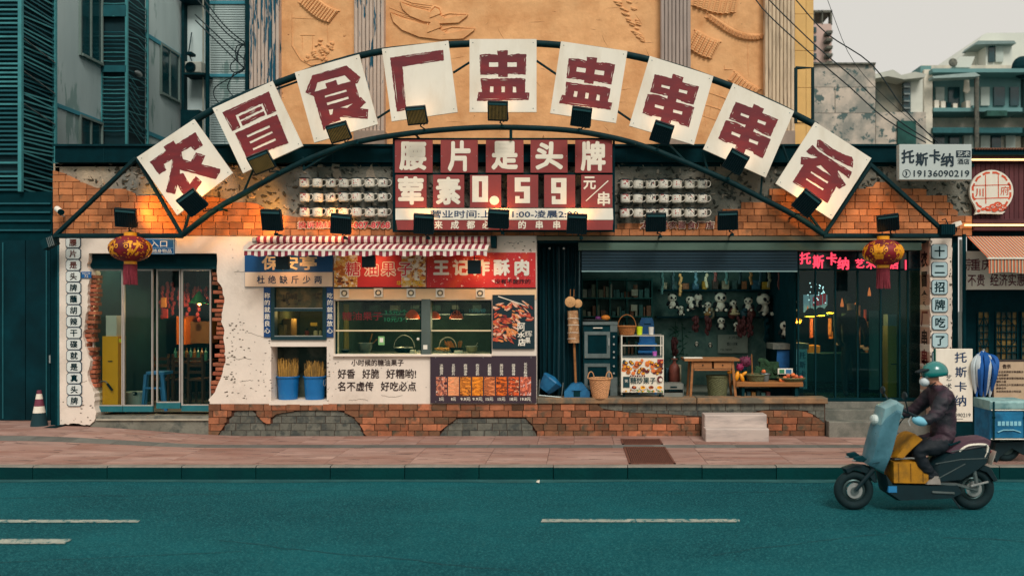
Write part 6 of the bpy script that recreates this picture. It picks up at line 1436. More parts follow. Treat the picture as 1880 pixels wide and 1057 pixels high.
z1 = Z(664,.2); b.add([(xj-.006,.05,z1+.02),(xj-.006,.2,z1+.02),(xj-.006,.2,z1+.06),(xj-.006,.34,z1),(xj-.006,.2,z1-.06),(xj-.006,.2,z1-.02),(xj-.006,.05,z1-.02)], [(0,1,2,3,4,5,6)], m=1)
b.build('side_lettering', [M['ink'], mat('jamb_red', (120, 36, 40), .6, .1)], rp)
tr = T('vertical_tile_sign', 'column of pale blue character tiles on the right pillar', 'sign', P(1726, 660, -.03))
for i, ch in enumerate('\u5341\u4e8c\u62db\u724c\u5403\u4e86\u5417'):
    chartile(ch, 1725+i*.25, 461.5+i*32.6, 29.5, 27, -.024, tile_c, M['black'], tr, .025, .74)
# gap between buildings: post, pale pipe
MB().pb(1749, 434, 1759, 800, .1, .25).build('steel_post', M['deep'], label='dark steel post right of the tiled pillar', cat='post')
MB().tube([P(1763.5,440,.0), P(1763.5,790,.0)], .02, 8).build('drain_pipe', mat('pale_pipe', (170, 176, 168), .5, .1), label='thin pale drain pipe beside the dark post', cat='pipe', smooth=50)
MB().tube([P(1770,430,-.1), P(1770,800,-.1)], .03, 8).build('steel_post', M['deep'], label='round dark pole at the corner of the wooden shop', cat='post', smooth=50)

# ------------------------------------------------------------------ hotel sign on the roof edge
t = sign('hotel_sign', 'pale grey hotel sign with brush lettering and a phone number above the pillar', 1651, 265, 1784, 330, -.42, mat('pale_blue_grey_panel', (186, 194, 190), .5, .04, 2), th=.12)
for ch, x0, y0, x1, y1 in (('\u6258',1655,275,1679,300),('\u65af',1681,280,1704,305),('\u5361',1706,274,1727,300),('\u7eb3',1727,281,1751,306)):
    MB().text(ch, x0, y0, x1, y1, -.427, .03).build('lettering', M['ink'] if 0 else mat('blue_black_lettering', (14, 40, 52), .6), t)
b = MB().pb(1755.5, 276.5, 1782, 289, -.425, .004); b.build('black_label', MATS['blue_black_lettering'], t)
MB().text('\u827a\u672f', 1757.5, 278, 1780.5, 287.5, -.428, .02).build('small_lettering', MATS['pale_blue_grey_panel'], t)
MB().text('\u9152\u5e97', 1758, 291, 1780, 301.5, -.427, .01).text('19136090219', 1677.5, 312.5, 1780, 324.5, -.427, .01).text(')', 1662, 314, 1666, 323, -.427, .06).build('small_lettering', MATS['blue_black_lettering'], t)
MB().tube([P(1664.5+7*math.cos(a), 318.5+7*math.sin(a), -.425) for a in [6.2832*i/20 for i in range(20)]], .005, 4, closed=True).build('phone_ring', MATS['blue_black_lettering'], t)
b = MB()
for px in (1675, 1760): b.box(X(px,-.3)-.02, X(px,-.3)+.02, -.31, .05, Z(300)-.02, Z(300)+.02)
b.build('bracket', M['dark'], t)

# ------------------------------------------------------------------ neighbouring wooden shop
nb = T('wooden_shop', 'maroon wooden shopfront at the right edge with light strips', 'building', (X(1840), 0, .16)); mw = mat('maroon_planks', (92, 46, 50), .7, .2, 5, stretch=(1,1,.2), rnd=.12, bump=.2)
x = 1786
MB().pb(1785, 292, 2300, 800, .12, .2).build('core', M['black'], nb)
while x < 2300:
    MB().bev(X(x)+.002, X(x+8.8)-.002, .06, .12, Z(402), Z(299), .005).build('plank', mw, nb); x += 8.8
dm = mat('maroon_trim', (74, 34, 40), .6, .2, 4)
for y0, y1, Yq in ((284, 298, -.02), (402, 411, -.02), (415, 424, -.05)): MB().bev(X(1785), X(2300), Yq, .1, Z(y1), Z(y0), .01).build('cornice', dm, nb)
b = MB().pb(1785, 273, 2300, 280, -.1, .3).pb(1779, 280, 2300, 284, -.14, .3); b.build('eave', M['black'], nb)
b = MB()
for i in range(80): b.tube([(X(1786)+i*.045, -.14, Z(276)), (X(1786)+i*.045, .2, Z(273))], .018, 6)
b.build('eave_tile_row', mat('rust_eave_tile', (110, 70, 50), .7, .3, 8), nb, kind='stuff')
led = mat('warm_light_strip', (255, 220, 150), .5, 0, emit=1.7)
MB().pb(1779, 291.5, 2300, 294.5, -.05, .03).build('light_strip', led, nb); MB().pb(1772, 411.5, 2300, 414.5, -.08, .03).build('light_strip', led, nb)
t = T('round_logo_sign', 'round white sign with orange ring, cloud and two characters', 'sign', P(1821, 393, -.08)); Yl = -.10
ring = [(1820.5+40*math.cos(a), 351.5+39.5*math.sin(a)) for a in [6.2832*i/40 for i in range(40)]]
MB().pp([ring], Yl, .05).pp([[(1789,376),(1800,383),(1812,389),(1846,388),(1840,393),(1800,392),(1790,394),(1793,386)]], Yl+.002, .05).build('panel', M['board'], t)
og = mat('orange_red_print', (214, 84, 50), .6, .1); b = MB()
for i in range(12):
    a0, a1 = i*.5236+.04, i*.5236+.44
    b.pp([[(1820.5+r*math.cos(a), 351.5+r*math.sin(a)) for r, a in ((36.5,a0),(37.5,(a0+a1)/2),(36,a1),(33,a1),(33.6,(a0+a1)/2),(32.5,a0))]], Yl-.003, None)
for q in ([(1808.6,321),(1810,321),(1811,374),(1809,374)], [(1832,322),(1833.5,322),(1834,362),(1832.4,362)], [(1787,340),(1855,338.5),(1855,340),(1787,341.5)], [(1790,364),(1851,362),(1851,364),(1790,365.5)]): b.pp([q], Yl-.003, None)
b.text('\u5ddd', 1791, 346, 1806, 361, Yl-.005, .02).text('\u5e9c', 1837, 342, 1853, 358, Yl-.005, -.005)
z_ = Yl-.005
for cx, cy, r in ((1823,379,7),(1832,376,8),(1842,380,6.5),(1813,382,5),(1805,384,4),(1838,384,6),(1826,385,6),(1797,387,3.4)):
    z_ -= .0006; b.pp([[(cx+r*math.cos(6.283*j/12), cy+r*.7*math.sin(6.283*j/12)) for j in range(12)]], z_, None)
b.build('print', og, t)
b = MB()
for cx, cy, r in ((1823,379,4),(1832,376,5),(1842,380,4),(1813,382,2.6),(1836,384,3)):
    b.tube([P(cx+r*(1-j*.09)*math.cos(j*.7), cy+r*.7*(1-j*.09)*math.sin(j*.7), Yl-.013) for j in range(9)], .005, 4)
b.build('cloud_swirl', M['board'], t)
# striped awning of the neighbour
na = T('striped_awning', 'orange, teal and white pinstriped awning of the wooden shop', 'awning', (X(1840), -.8, Z(500))); cols = [mat('aw_orange', (196, 110, 76), .85, .1, 8), mat('aw_teal', (40, 84, 88), .85, .1, 8), mat('aw_cream', (206, 190, 160), .85, .1, 8)]
for ci in range(3):
    b = MB(); i = 0; x = X(1774); 
    while x < X(2150):
        w = (.028, .012, .012)[i % 3]
        if i % 3 == ci:
            xs_ = max(0, min(1, 0)); b.add([(x, -.02, Z(434)), (x+w, -.02, Z(434)), (x+w, -.75, Z(474,-.75)), (x, -.75, Z(474,-.75))], [(0,1,2,3)])
            if x > X(1812,-.75): b.add([(x, -.76, Z(475,-.75)), (x+w, -.76, Z(475,-.75)), (x+w, -.765, Z(501,-.75)+.012*math.sin(x*9)), (x, -.765, Z(501,-.75)+.012*math.sin(x*9))], [(0,1,2,3)])
        x += w; i += 1
    b.build('stripes', cols[ci], na)
MB().box(X(1812,-.75), X(2200,-.75), -.78, -.74, Z(475.5,-.75), Z(472.5,-.75)).build('front_bar', M['board'], na)
t = sign('menu_banner', 'white banner with dark red brush lettering under the neighbour\u2019s awning', 1772, 461, 2150, 531.5, -.02, mat('banner_cream', (232, 222, 206), .7, .03)); wr = mat('wine_brush_lettering', (104, 38, 48), .6, .1)
MB().text('\u5b97', 1760+12, 474, 1786, 496, -.026, .01).text('\u91cd', 1783, 475, 1800, 496, -.026, .01).text('\u5e86', 1802, 475, 1820, 496, -.026, .01).text('\u4e0d\u8d35', 1777, 503, 1808, 525, -.026, .01).text('\u7ecf\u6d4e\u5b9e\u60e0', 1818, 502, 1882, 525, -.026, .01).build('lettering', wr, t)
# lattice window and dark door
lt = T('lattice_window', 'dark wooden lattice window with gold panes behind the awning', 'window', (X(1840), .05, Z(660))); gp = mat('gold_pane', (120, 96, 46), .6, .5, 5, c2=(30, 50, 46), thr=.5, sc2=4)
MB().pb(1773, 532, 2300, 800, .10, .04).build('panelling', M['black'], lt)
for a, c in ((1796, 1817), (1829, 1868), (1876, 1930)):
    MB().pb(a, 572, c, 660, .085, .01).build('pane', gp, lt)
    n = max(2, round((c-a)/9)); b = MB()
    for i in range(n+1): b.pb(a+(c-a)*i/n-.8, 572, a+(c-a)*i/n+.8, 660, .06, .02)
    for i in range(8): b.pb(a-1, 572+i*12.5-.8, c+1, 572+i*12.5+.8, .055, .02)
    b.build('lattice', M['deep'], lt)
    for sx in (-1, 1):
        MB().tube([P((a+c)/2, 580, .05), P((a+c)/2+sx*(c-a)*.4, 600, .05), P((a+c)/2+sx*(c-a)*.4, 625, .05), P((a+c)/2, 645, .05)], .008, 4).build('lattice_curve', M['deep'], lt)
t = sign('notice_board', 'weathered paper notice with lines of small print standing behind the blue box', 1822, 660, 1890, 735, -.25, mat('notice_wood', (60, 50, 44), .7, .2), cat='notice')
MB().pb(1825, 664, 1888, 733, -.255, .004).build('paper', mat('aged_paper', (190, 166, 138), .8, .12, 5), t)
b = MB().text('\u544a\u793a', 1841, 668, 1856, 676, -.262, .03)
for i, s in enumerate(('\u7981\u6b62\u5728\u6b64\u505c\u653e\u8f66\u8f86\u8bf7\u914d\u5408', '\u8bf7\u81ea\u89c9\u9075\u5b88', '\u5404\u4f4d\u987e\u5ba2\u8bf7\u4fdd\u7ba1\u597d\u968f\u8eab\u7269\u54c1', '\u8c28\u9632\u5c0f\u5077', '\u8425\u4e1a\u65f6\u95f4\u4e0a\u5348\u81f3\u51cc\u6668\u6b22\u8fce\u5149\u4e34', '\u8c22\u8c22\u5408\u4f5c', '\u672c\u5e97\u4f9b\u5e94\u5404\u7c7b\u5c0f\u5403\u996e\u54c1')):
    b.text(s, 1829, 680+i*6, 1829+5*len(s)*.92, 684+i*6, -.262, .02)
b.build('lettering', M['ink'], t)
# standing white hotel sign
t = T('standing_sign', 'tall white standing sign with blue brush lettering behind the rider', 'sign', (X(1752,-.35), -.35, .16))
MB().bev(X(1718,-.35), X(1786,-.35), -.35, -.30, Z(773.5,-.35), Z(640,-.35), .006).build('panel', M['board'], t); MB().pb(1716.5, 640, 1718, 790, -.36, .06).build('edge_trim', mat('green_trim', (30, 96, 84), .5), t)
MB().box(X(1720,-.35), X(1785,-.35), -.33, -.1, .17, Z(774,-.35)).build('base', M['black'], t)
MB().text('\u6258', 1753, 646, 1775, 665, -.356, .01).text('\u65af', 1754, 673, 1775, 692, -.356, .01).text('\u5361', 1753, 700, 1775, 718, -.356, .01).text('\u7eb3', 1752, 725, 1774, 745, -.356, .01).build('lettering', M['navy'], t)
MB().col('\u827a\u672f\u9152\u5e97', 1742, 687, 15.5, 12, -.356, .0, h=12).text('\u7531\u6b64\u8fdb\u5165', 1736, 751, 1757, 756, -.356, 0).text('19136090219', 1731, 758, 1782, 765, -.356, .0).pb(1741, 768.2, 1768, 768.8, -.356, .001).build('small_lettering', MATS['blue_black_lettering'], t)
# bundle of blue and white parasol cloth
t = T('folded_parasol', 'bundled blue and white parasol cloth tied beside the white sign', 'parasol', (X(1808,-.3), -.3, .2)); c1, c2_ = mat('parasol_blue', (24, 88, 160), .7, .15, 8), mat('parasol_white', (196, 208, 212), .7, .1, 8)
for i in range(15):
    u = i/14; a = 1788+u*42; b = MB(); top = P(1797+u*16, 643+abs(u-.45)*14, -.3+.05*math.sin(i)); mid = P(a, 672+8*math.sin(i*2.1), -.42+.09*math.sin(i*1.3)); bot = P(1791+u*30, 722+6*math.sin(i*1.7), -.35)
    b.tube(smoothpath([top, mid, bot], 5), [.012+.035*math.sin(3.14*j/10) for j in range(11)], 5); b.build('fold', c1 if i % 3 else c2_, t, smooth=40)
MB().tube([P(1806,640,-.25), (X(1806,-.25), -.25, .2)], .018, 8).build('pole', M['chrome'], t)

for px, py, hw, lb, tn in ((1250, 566, 11, 'small panda toy peeping between the two left pandas', .2), (1300, 560, 13, 'small panda toy just left of the middle panda', -.4), (1346, 557, 14, 'small panda toy just right of the middle panda', .5), (1374, 553, 16, 'panda toy left of the largest panda', -.3), (1352, 596, 11, 'tiny panda hanging right of the hanging panda', .2)): panda(px, py, hw, lb, turn=tn, Y=2.2)
# extra clutter in the open shop
rr = random.Random(91)
clut = [mat('cl%d' % i, c, .6, .35, 14) for i, c in enumerate(((60,96,92),(96,50,44),(130,124,100),(36,70,78),(150,110,60),(24,52,54)))]
for i in range(16):
    px = rr.uniform(1212, 1455); py = rr.uniform(568, 580)
    if any(abs(px-q) < 13 for q in (1234,1267,1282,1323,1402,1427,1455)): continue
    b = MB().ball(P(px, 576, 2.2), (.06+rr.random()*.04, .06, .05+rr.random()*.05), 9, 7).ball(P(px+rr.uniform(-3,3), 569, 2.15), (.045,.045,.045), 8, 6)
    b.build('soft_toy', clut[i % 6], label=f'small dim soft toy tucked between the pandas, {(ordn+["eighth","ninth","tenth","eleventh","twelfth","thirteenth","fourteenth","fifteenth","sixteenth"])[i]} one', cat='soft toy', smooth=60)
for i in range(12):
    px = 1214+i*20+rr.uniform(-5,5); y0 = 500+rr.uniform(-3,6); h = rr.uniform(12,34)
    b = MB()
    for j in range(int(h/5)+2): b.ball(P(px+rr.uniform(-1.5,1.5), y0+j*5, 1.6), (.03,.02,.04), 6, 4)
    b.build('hanging_ornament', clut[(i*5) % 6], label=f'small dark ornament string hanging under the shutter, {(ordn+["eighth","ninth","tenth","eleventh","twelfth"])[i]} from the left', cat='ornament', group='ornament strings')
for i in range(6):
    px = 1362+i*9; py = 722-rr.uniform(0,2); MB().bev(X(px,.35), X(px+7.5,.35), .35, .6, ZF2, ZF2+rr.uniform(.06,.11), .008).build('carton', clut[(i+2) % 6], label=f'small carton on the floor under the fruit bench, {ordn[i]} from the left', cat='carton', group='cartons under the bench')
for i, (px, py, w, h) in enumerate(((1232,690,9,14),(1243,688,8,18))): local_box('floor_bag', ('dark sack beside the gas cylinder','pale sack beside the gas cylinder')[i], 'sack', px-w, py-h, px+w, 704, 1.0+.1*i, .2, clut[(3,2)[i]])
# ------------------------------------------------------------------ big ochre relief wall behind the parapet
OY = 1.5
ob_ = T('relief_wall_building', 'tall ochre building wall with carved boat and tiled-roof reliefs behind the arch', 'building', (X(980,OY), OY, Z(275,OY)))
och = mat('ochre_relief_plaster', (232, 176, 122), .85, .12, 1.6, c2=(208, 148, 96), thr=.58, soft=.16, sc2=2.6, c3=(150, 100, 62), thr3=.70, sc3=8, bump=.9, bscale=5)
b = MB(); b.box(X(512,OY), X(1404,OY), OY, 9, 3.9, 9.6); b.build('ochre_wall', och, ob_)
MB().box(X(458,OY), X(512,OY), OY+.02, 9, 3.9, 9.6).box(X(1404,OY), X(1493,OY), OY+.05, 9, 3.9, 9.6).build('side_walls', M['deep'], ob_)
peel = mat('peeling_white_paint', (190, 172, 158), .85, .15, 6, c2=(24, 84, 104), thr=.535, soft=.02, sc2=3.0, stretch=(5, 1, .55), bump=.3)
peel2 = mat('peeling_white_paint_light', (196, 176, 160), .85, .15, 6, c2=(24, 84, 104), thr=.60, soft=.02, sc2=3.0, stretch=(5, 1, .55), bump=.3)
flg = mat('grey_fluted_stone', (168, 152, 142), .85, .2, 3, stretch=(3,1,.4), bump=.3); flc = mat('cream_fluted_stone', (214, 190, 160), .85, .16, 3, c2=(150,130,110), thr=.62, sc2=4, stretch=(3,1,.4), bump=.3)
def pilaster(label, px0, px1, m, n, base=True):
    t = T('pilaster', label, 'pilaster', P((px0+px1)/2, 262, OY-.2), 'fluted pilasters'); MB().pb(px0, -60, px1, 262, OY-.14, .2).build('core', m, t)
    w = (px1-px0)/n
    for i in range(n):
        a = px0+i*w+.6; c = a+w-1.2; b = MB(); x0, x1 = X(a,OY-.2), X(c,OY-.2); vs = []
        z0, z1 = Z(250,OY-.2), Z(-60,OY-.2)
        prof = [(x0, OY-.14), (x0, OY-.19), (x0+(x1-x0)*.25, OY-.2), (x0+(x1-x0)*.75, OY-.2), (x1, OY-.19), (x1, OY-.14)]
        b.add([(x, y, z0) for x, y in prof]+[(x, y, z1) for x, y in prof], [(j, j+1, j+7, j+6) for j in range(5)]+[(0,1,2,3,4,5),(11,10,9,8,7,6)]); b.build('flute', m, t)
    if base: MB().pb(px0-1, 240, px1+1, 266, OY-.24, .2).build('plinth', mat('pilaster_plinth', (158, 140, 126), .9, .2, 4), t)
pilaster('pilaster with heavily peeling white paint over blue at the left end of the ochre wall', 458, 512, peel, 8); pilaster('pilaster with partly peeled white paint between two carved panels', 650, 705, peel2, 8)
pilaster('plain grey fluted pilaster right of the middle of the ochre wall', 1213, 1268, flg, 8); pilaster('cream fluted pilaster beside the yellow tiled strip', 1404, 1459, flc, 8)
ys = T('tiled_strip', 'yellow tiled wall strip at the right end of the ochre wall', 'wall', P(1476, 268, OY)); yt = mat('yellow_wall_tile', (228, 182, 110), .6, .08, 3, rnd=.05)
ed = [-108, -41, 26, 93, 161, 228, 275]
for y0, y1 in zip(ed, ed[1:]):
    for a, c in ((1459.5, 1479.6), (1480.2, 1493.5)): MB().pb(a, y0+.5, c, y1-.3, OY-.02, .06).build('panel', yt, ys)
# reliefs: raised plaster forms
rel = T('boat_relief', 'two carved river boats in raised plaster left of the middle of the ochre wall', 'relief', P(790, 75, OY))
def rt(pts, r, nm, parent, n=6): return MB().tube([P(a, c, OY-.004) for a, c in pts], [r*k(OY)*(1 if 0 < i < len(pts)-1 else .4) for i in range(len(pts))], n).build(nm, och, parent, smooth=70)
def rp_(loop, d, nm, parent): return MB().pp([loop], OY-d, d+.02).build(nm, och, parent)
for dx_, dy_, s in ((0, 0, 1), (18, -24, .8)):
    f = lambda l: [(717+dx_+(a-717)*s, 45+dy_+(c-45)*s) for a, c in l]
    rp_(f([(716,22),(735,34),(765,42),(800,50),(820,62),(872,52),(870,56),(850,71),(810,73),(770,68),(738,55),(722,40)]), .035, 'hull', rel)
    for l in ([(716,24),(740,44),(780,60),(815,66),(852,68),(871,54)], [(722,34),(742,52),(780,67),(815,72),(850,72)], [(730,26),(760,33),(795,38)], [(742,36),(770,44),(800,52)], [(714,14),(745,26),(790,32)], [(716,22),(745,32),(785,42)]): rt(f(l), 1.1, 'hull_line', rel)
    rt(f([(782,60),(786,42),(796,33),(808,38),(811,50)]), 2.0, 'cabin_arch', rel); rp_(f([(784,60),(788,44),(797,36),(806,41),(809,50),(800,54)]), .05, 'cabin', rel)
    rt(f([(790,61),(830,50),(872,52)]), 1.3, 'deck_edge', rel); rt(f([(828,50),(812,62)]), 1, 'thwart', rel); rt(f([(848,51),(838,66)]), 1, 'thwart', rel)
def roof(cx, cy, w, h, ang, rows, label, seed, bend=.0045):
    t = T('roof_relief', label, 'relief', P(cx, cy, OY), 'carved tiled roofs'); ca, sa = math.cos(R(ang)), math.sin(R(ang)); q = lambda u, v: (cx+u*ca-(v-bend*u*u*(1+u/w))*sa, cy+u*sa+(v-bend*u*u*(1+u/w))*ca)
    us = [-w/2+w*i/8 for i in range(9)]; rp_([q(u,-h/2) for u in us]+[q(u,h/2) for u in us[::-1]], .03, 'slope', t)
    for i in range(rows):
        u = -w/2+w*(i+.5)/rows; n = 8; b = MB()
        for j in range(n):
            v0 = -h/2+h*j/n; a, c = q(u, v0), q(u, v0+h/n*1.05); b.tube([P(*a, OY-.035), P(*c, OY-.035)], [w/rows*.30*k(OY), w/rows*.42*k(OY)], 6)
        b.build('tile_roll', och, t)
    rt([q(u*1.08, h/2+1) for u in us], 2.2, 'eave', t); rt([q(u*1.1,-h/2) for u in us], 2.8, 'ridge', t)
roof(582, 16, 66, 26, 38, 12, 'carved tiled roof sloping down at the top of the left panel', 1); roof(1312, 8, 78, 30, 14, 8, 'carved tiled roof at the top of the right panel', 2)
roof(1290, 84, 50, 34, 28, 6, 'small carved tiled roof beside the grey pilaster', 3); roof(1345, 60, 110, 8, 27, 18, 'long carved roof ridge curving to the right', 4); roof(1365, 158, 56, 18, 38, 8, 'carved tiled roof half hidden by the upper \u4e32 board', 5)
hs = T('house_relief', 'carved house front with doorway and rocks in the left panel', 'relief', P(570, 118, OY))
for l in ([(536,22),(536,84),(552,110),(572,122)], [(536,33),(600,36)], [(600,36),(602,78)], [(555,66),(555,92)], [(551,65),(578,65)], [(574,66),(574,92)], [(552,112),(590,108),(604,98)], [(553,110),(570,120),(598,116)]): rt(l, 1.0, 'carved_line', hs)
rr = random.Random(17)
for i in range(26):
    x, y = 586+rr.uniform(-8,32)*1, 74+rr.uniform(0,40); x = min(x, 617); MB().ball(P(x-(y-74)*.5, y, OY), (rr.uniform(.03,.055), .03, rr.uniform(.02,.04)), 7, 5, rot=Matrix.Rotation(rr.uniform(-.6,.6), 3, 'Y')).build('rock', och, hs)
rk = T('rock_relief', 'carved column of small rocks high on the middle panel', 'relief', P(1170, 78, OY))
for i in range(34):
    u = rr.random(); MB().ball(P(1135+u*42+rr.uniform(-5,5)+(24 if i % 3 == 0 else 0)*(1-u), 4+u*72, OY), (rr.uniform(.04,.08), .028, rr.uniform(.014,.026)), 7, 5, rot=Matrix.Rotation(.35, 3, 'Y')).build('rock', och, rk)
wl = T('water_relief', 'thin carved water and stone lines over the ochre wall', 'relief', P(980, 240, OY))
groove = mat('shaded_groove', (146, 96, 60), .95, .2)  # darker ochre stands in for the shade inside the carved grooves
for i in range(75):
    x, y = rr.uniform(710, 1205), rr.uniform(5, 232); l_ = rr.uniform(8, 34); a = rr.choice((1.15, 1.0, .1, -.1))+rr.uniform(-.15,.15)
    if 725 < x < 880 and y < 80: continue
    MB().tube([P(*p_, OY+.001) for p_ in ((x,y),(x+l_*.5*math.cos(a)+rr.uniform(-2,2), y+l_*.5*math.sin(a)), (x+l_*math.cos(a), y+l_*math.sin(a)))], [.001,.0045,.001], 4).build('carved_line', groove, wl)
for l in ([(1330,120),(1330,128),(1345,128)], [(1372,74),(1374,140)], [(1290,160),(1296,232)], [(1300,170),(1330,180),(1345,196)], [(1292,192),(1320,200),(1334,210)], [(1288,212),(1330,226)], [(1310,165),(1302,215)], [(1322,170),(1316,222)], [(1322,38),(1322,52)], [(1330,38),(1330,54)], [(1338,39),(1337,55)]): rt(l, .9, 'carved_line', wl, 5)

# ------------------------------------------------------------------ side-street buildings on the left
wallc = mat('grey_teal_render', (190, 206, 204), .85, .1, 1.2, c2=(160, 180, 180), thr=.55, soft=.2, sc2=.8, bump=.15, c3=(128, 156, 152), thr3=.6, sc3=2.2, stretch=(1, 1, .25)); wstripe = mat('blue_stripe', (60, 140, 156), .7, .1)
tl_b = T('apartment_block', 'grey rendered apartment block with blue stripes, windows and barred cages along the side street', 'building', (-10.2, 5, .3))
MB().box(-14, -10.2, 2.9, 8.7, .3, 14).build('side_wall', wallc, tl_b); MB().box(-10.2, X(462,8.7), 8.7, 10, .3, 14).build('end_wall', wallc, tl_b)
def sw_quad(px0, ya0, ya1, px1, yb0, yb1, d=.02):
    """quad on the plane x=-10.2, corners by picture: (px0, ya0..ya1) to (px1, yb0..yb1)"""
    xw = -10.2+d; o = []
    for px, y in ((px0, ya0), (px1, yb0), (px1, yb1), (px0, ya1)): Y = YX(px, xw); o.append(Vector((xw, Y, Z(y, Y))))
    return o
def swprism(px0, ya0, ya1, px1, yb0, yb1, d0, d1):
    q = sw_quad(px0, ya0, ya1, px1, yb0, yb1, d1); q = [Vector((v.x, v.y, v.z)) for v in q]; zt = max(q[0].z, q[1].z); zb = min(q[2].z, q[3].z); zt = (q[0].z+q[1].z)/2; zb = (q[2].z+q[3].z)/2
    return MB().box(-10.2+d0, -10.2+d1, min(q[0].y, q[1].y), max(q[0].y, q[1].y), zb, zt)
for a in ((92,181,188,187,224,231), (268,58,65,336,103,110), (268,240,247,336,265,272)): swprism(*a, -.02, .03).build('stripe', wstripe, tl_b)
wgl = mat('window_glass_dark', (14, 62, 68), .15, .3, 3, spec=.7); wfr = mat('grey_window_frame', (112, 130, 124), .5, .1)
def swin(px0, ya0, ya1, px1, yb0, yb1, n=2):
    q = sw_quad(px0, ya0, ya1, px1, yb0, yb1); y0, y1 = sorted((q[0].y, q[1].y)); zt = (q[0].z+q[1].z)/2; zb = (q[2].z+q[3].z)/2; xw = -10.2
    w = T('side_window', None, None, (0,0,0)); w.parent = tl_b
    MB().box(xw-.02, xw+.012, y0, y1, zb, zt).build('pane', wgl, w); b = MB(); b.box(xw, xw+.05, y0-.04, y0, zb-.05, zt+.05).box(xw, xw+.05, y1, y1+.04, zb-.05, zt+.05).box(xw, xw+.05, y0, y1, zt, zt+.05).box(xw, xw+.08, y0, y1, zb-.05, zb)
    for i in range(1, n): yy = y0+(y1-y0)*i/n; b.box(xw, xw+.035, yy-.02, yy+.02, zb, zt)
    b.build('frame', wfr, w)
swin(148,-30,97,186,-10,118); swin(148,212,330,186,232,330); swin(296,82,168,328,104,188)
# cages
cageA = T('barred_balcony', 'tall teal louvred balcony cage at the left edge of the picture', 'balcony cage', (X(20,.6), .9, 3)); cm2 = mat('teal_louvre', (12, 84, 92), .6, .2, 5); cm3 = mat('teal_louvre_light', (60, 132, 136), .6, .2, 5)
xc = X(38,.6)
MB().box(-12.5, xc-.04, .68, 1.55, Z(352,.6), 8.2).build('core', mat('cage_inner_dark', (1, 46, 52), .8, .2), cageA)
rr = random.Random(2); z = Z(352,.6)+.02; i = 0
while z < 8.0:
    m = cm3 if rr.random() < .45 else cm2
    if not (rr.random() < .06): MB().box(-12.5, xc-.01, .61, .65, z, z+.03).build('slat', m, cageA)
    MB().obox(Vector((xc, 1.1, z+.02+rr.uniform(-.01,.01))), (.012,0,0), (0,.45,rr.uniform(-.03,.03)), (0,0,.014)).build('slat', cm2 if m is cm3 else cm3, cageA); z += .075; i += 1
b = MB()
for yy in (.6, 1.55): b.box(xc-.03, xc+.03, yy-.03, yy+.03, Z(352,.6), 8.2)
b.build('corner_post', cm3, cageA)
for j, (y, py) in enumerate(((.95, 70), (1.1, 130), (.9, 190))): MB().tube([(xc+.03, .65, Z(py,.6)), (xc+.03, 1.5, Z(py+18,.6))], .012, 5).build('hanging_rod', M['steel'], cageA)
cageB = T('barred_balcony', 'second barred balcony cage with bent bars farther down the side street', 'balcony cage', (-9.9, 5.2, 3)); xB0, xB1 = -10.2, -9.66
MB().box(xB0, xB1-.05, 4.88, 5.7, 2.5, 10).build('core', MATS['cage_inner_dark'], cageB)
z = Z(240,4.8); 
while z < Z(-15,4.8):
    if abs(z-Z(125,4.8)) > .12 and not (Z(52,4.8) < z < Z(32,4.8)): MB().tube([(xB0, 4.8, z), ((xB0+xB1)/2, 4.78, z-rr.uniform(0,.02)), (xB1, 4.8, z)], .014, 5).build('bar', cm3 if rr.random() < .5 else cm2, cageB)
    MB().tube([(xB1, 4.82, z), (xB1+rr.uniform(0,.03), 5.25, z+rr.uniform(-.05,.08)), (xB1, 5.68, z+rr.uniform(-.1,.1))], .011, 4).build('bar', cm3 if rr.random() < .4 else cm2, cageB); z += .088
for i in range(8):
    zz = Z(140+i*13,4.9); MB().tube([(xB1+.03, 4.86, zz), (xB1+.05, 5.2+.04*i, zz-.22-.02*i)], .007, 4).build('bent_bar', cm3, cageB)
b = MB()
for x_, y_ in ((xB0,4.8),(xB1,4.8),(xB1,5.7)): b.box(x_-.025, x_+.025, y_-.025, y_+.025, 2.5, 10)
b.build('corner_post', cm3, cageB); MB().box(xB0, xB1, 4.77, 4.8, Z(133,4.8), Z(121,4.8)).box(xB0, xB1, 4.77, 4.8, Z(31,4.8), Z(10,4.8)).build('plate', cm2, cageB)
MB().ball((xB1+.05, 5.2, Z(136,5.2)), (.05,.16,.07), 8, 6).build('bundle', M['steel'], cageB)
# end wall details
for y0, y1 in ((2.5, 8), (136, 141.5), (268, 273)): MB().box(X(384,8.68), X(455,8.68), 8.66, 8.72, Z(y1,8.68), Z(y0,8.68)).build('stripe', wstripe, tl_b)
MB().box(X(336,8.6), X(341,8.6), 8.5, 8.8, .3, 14).box(X(455,8.6), X(463,8.6), 8.4, 9, .3, 14).build('corner_strip', M['dark'], tl_b)
fine = MB()
for i in range(60): fine.box(X(386,8.68), X(454,8.68), 8.685, 8.70, Z(0,8.68)-i*.062, Z(0,8.68)-i*.062+.006)
fine.build('tile_joint', mat('tile_joint_grey', (100, 122, 118), .8, .1), tl_b, kind='stuff')
MB().box(X(338,8.6), X(376,8.6), 8.3, 8.69, Z(8,8.6), Z(0,8.6)).box(X(338,8.6), X(372,8.6), 8.4, 8.69, Z(270,8.6), Z(205,8.6)).build('ledge', M['dark'], tl_b)
t = T('air_conditioner', 'white outdoor air conditioner unit on a dark shelf on the rear wall', 'air conditioner', P(356, 135, 8.2)); 
MB().bev(X(339,8.2), X(369,8.2), 8.2, 8.6, Z(133.5,8.2), Z(113,8.2), .02).build('casing', mat('ac_white', (170, 172, 160), .5, .1), t)
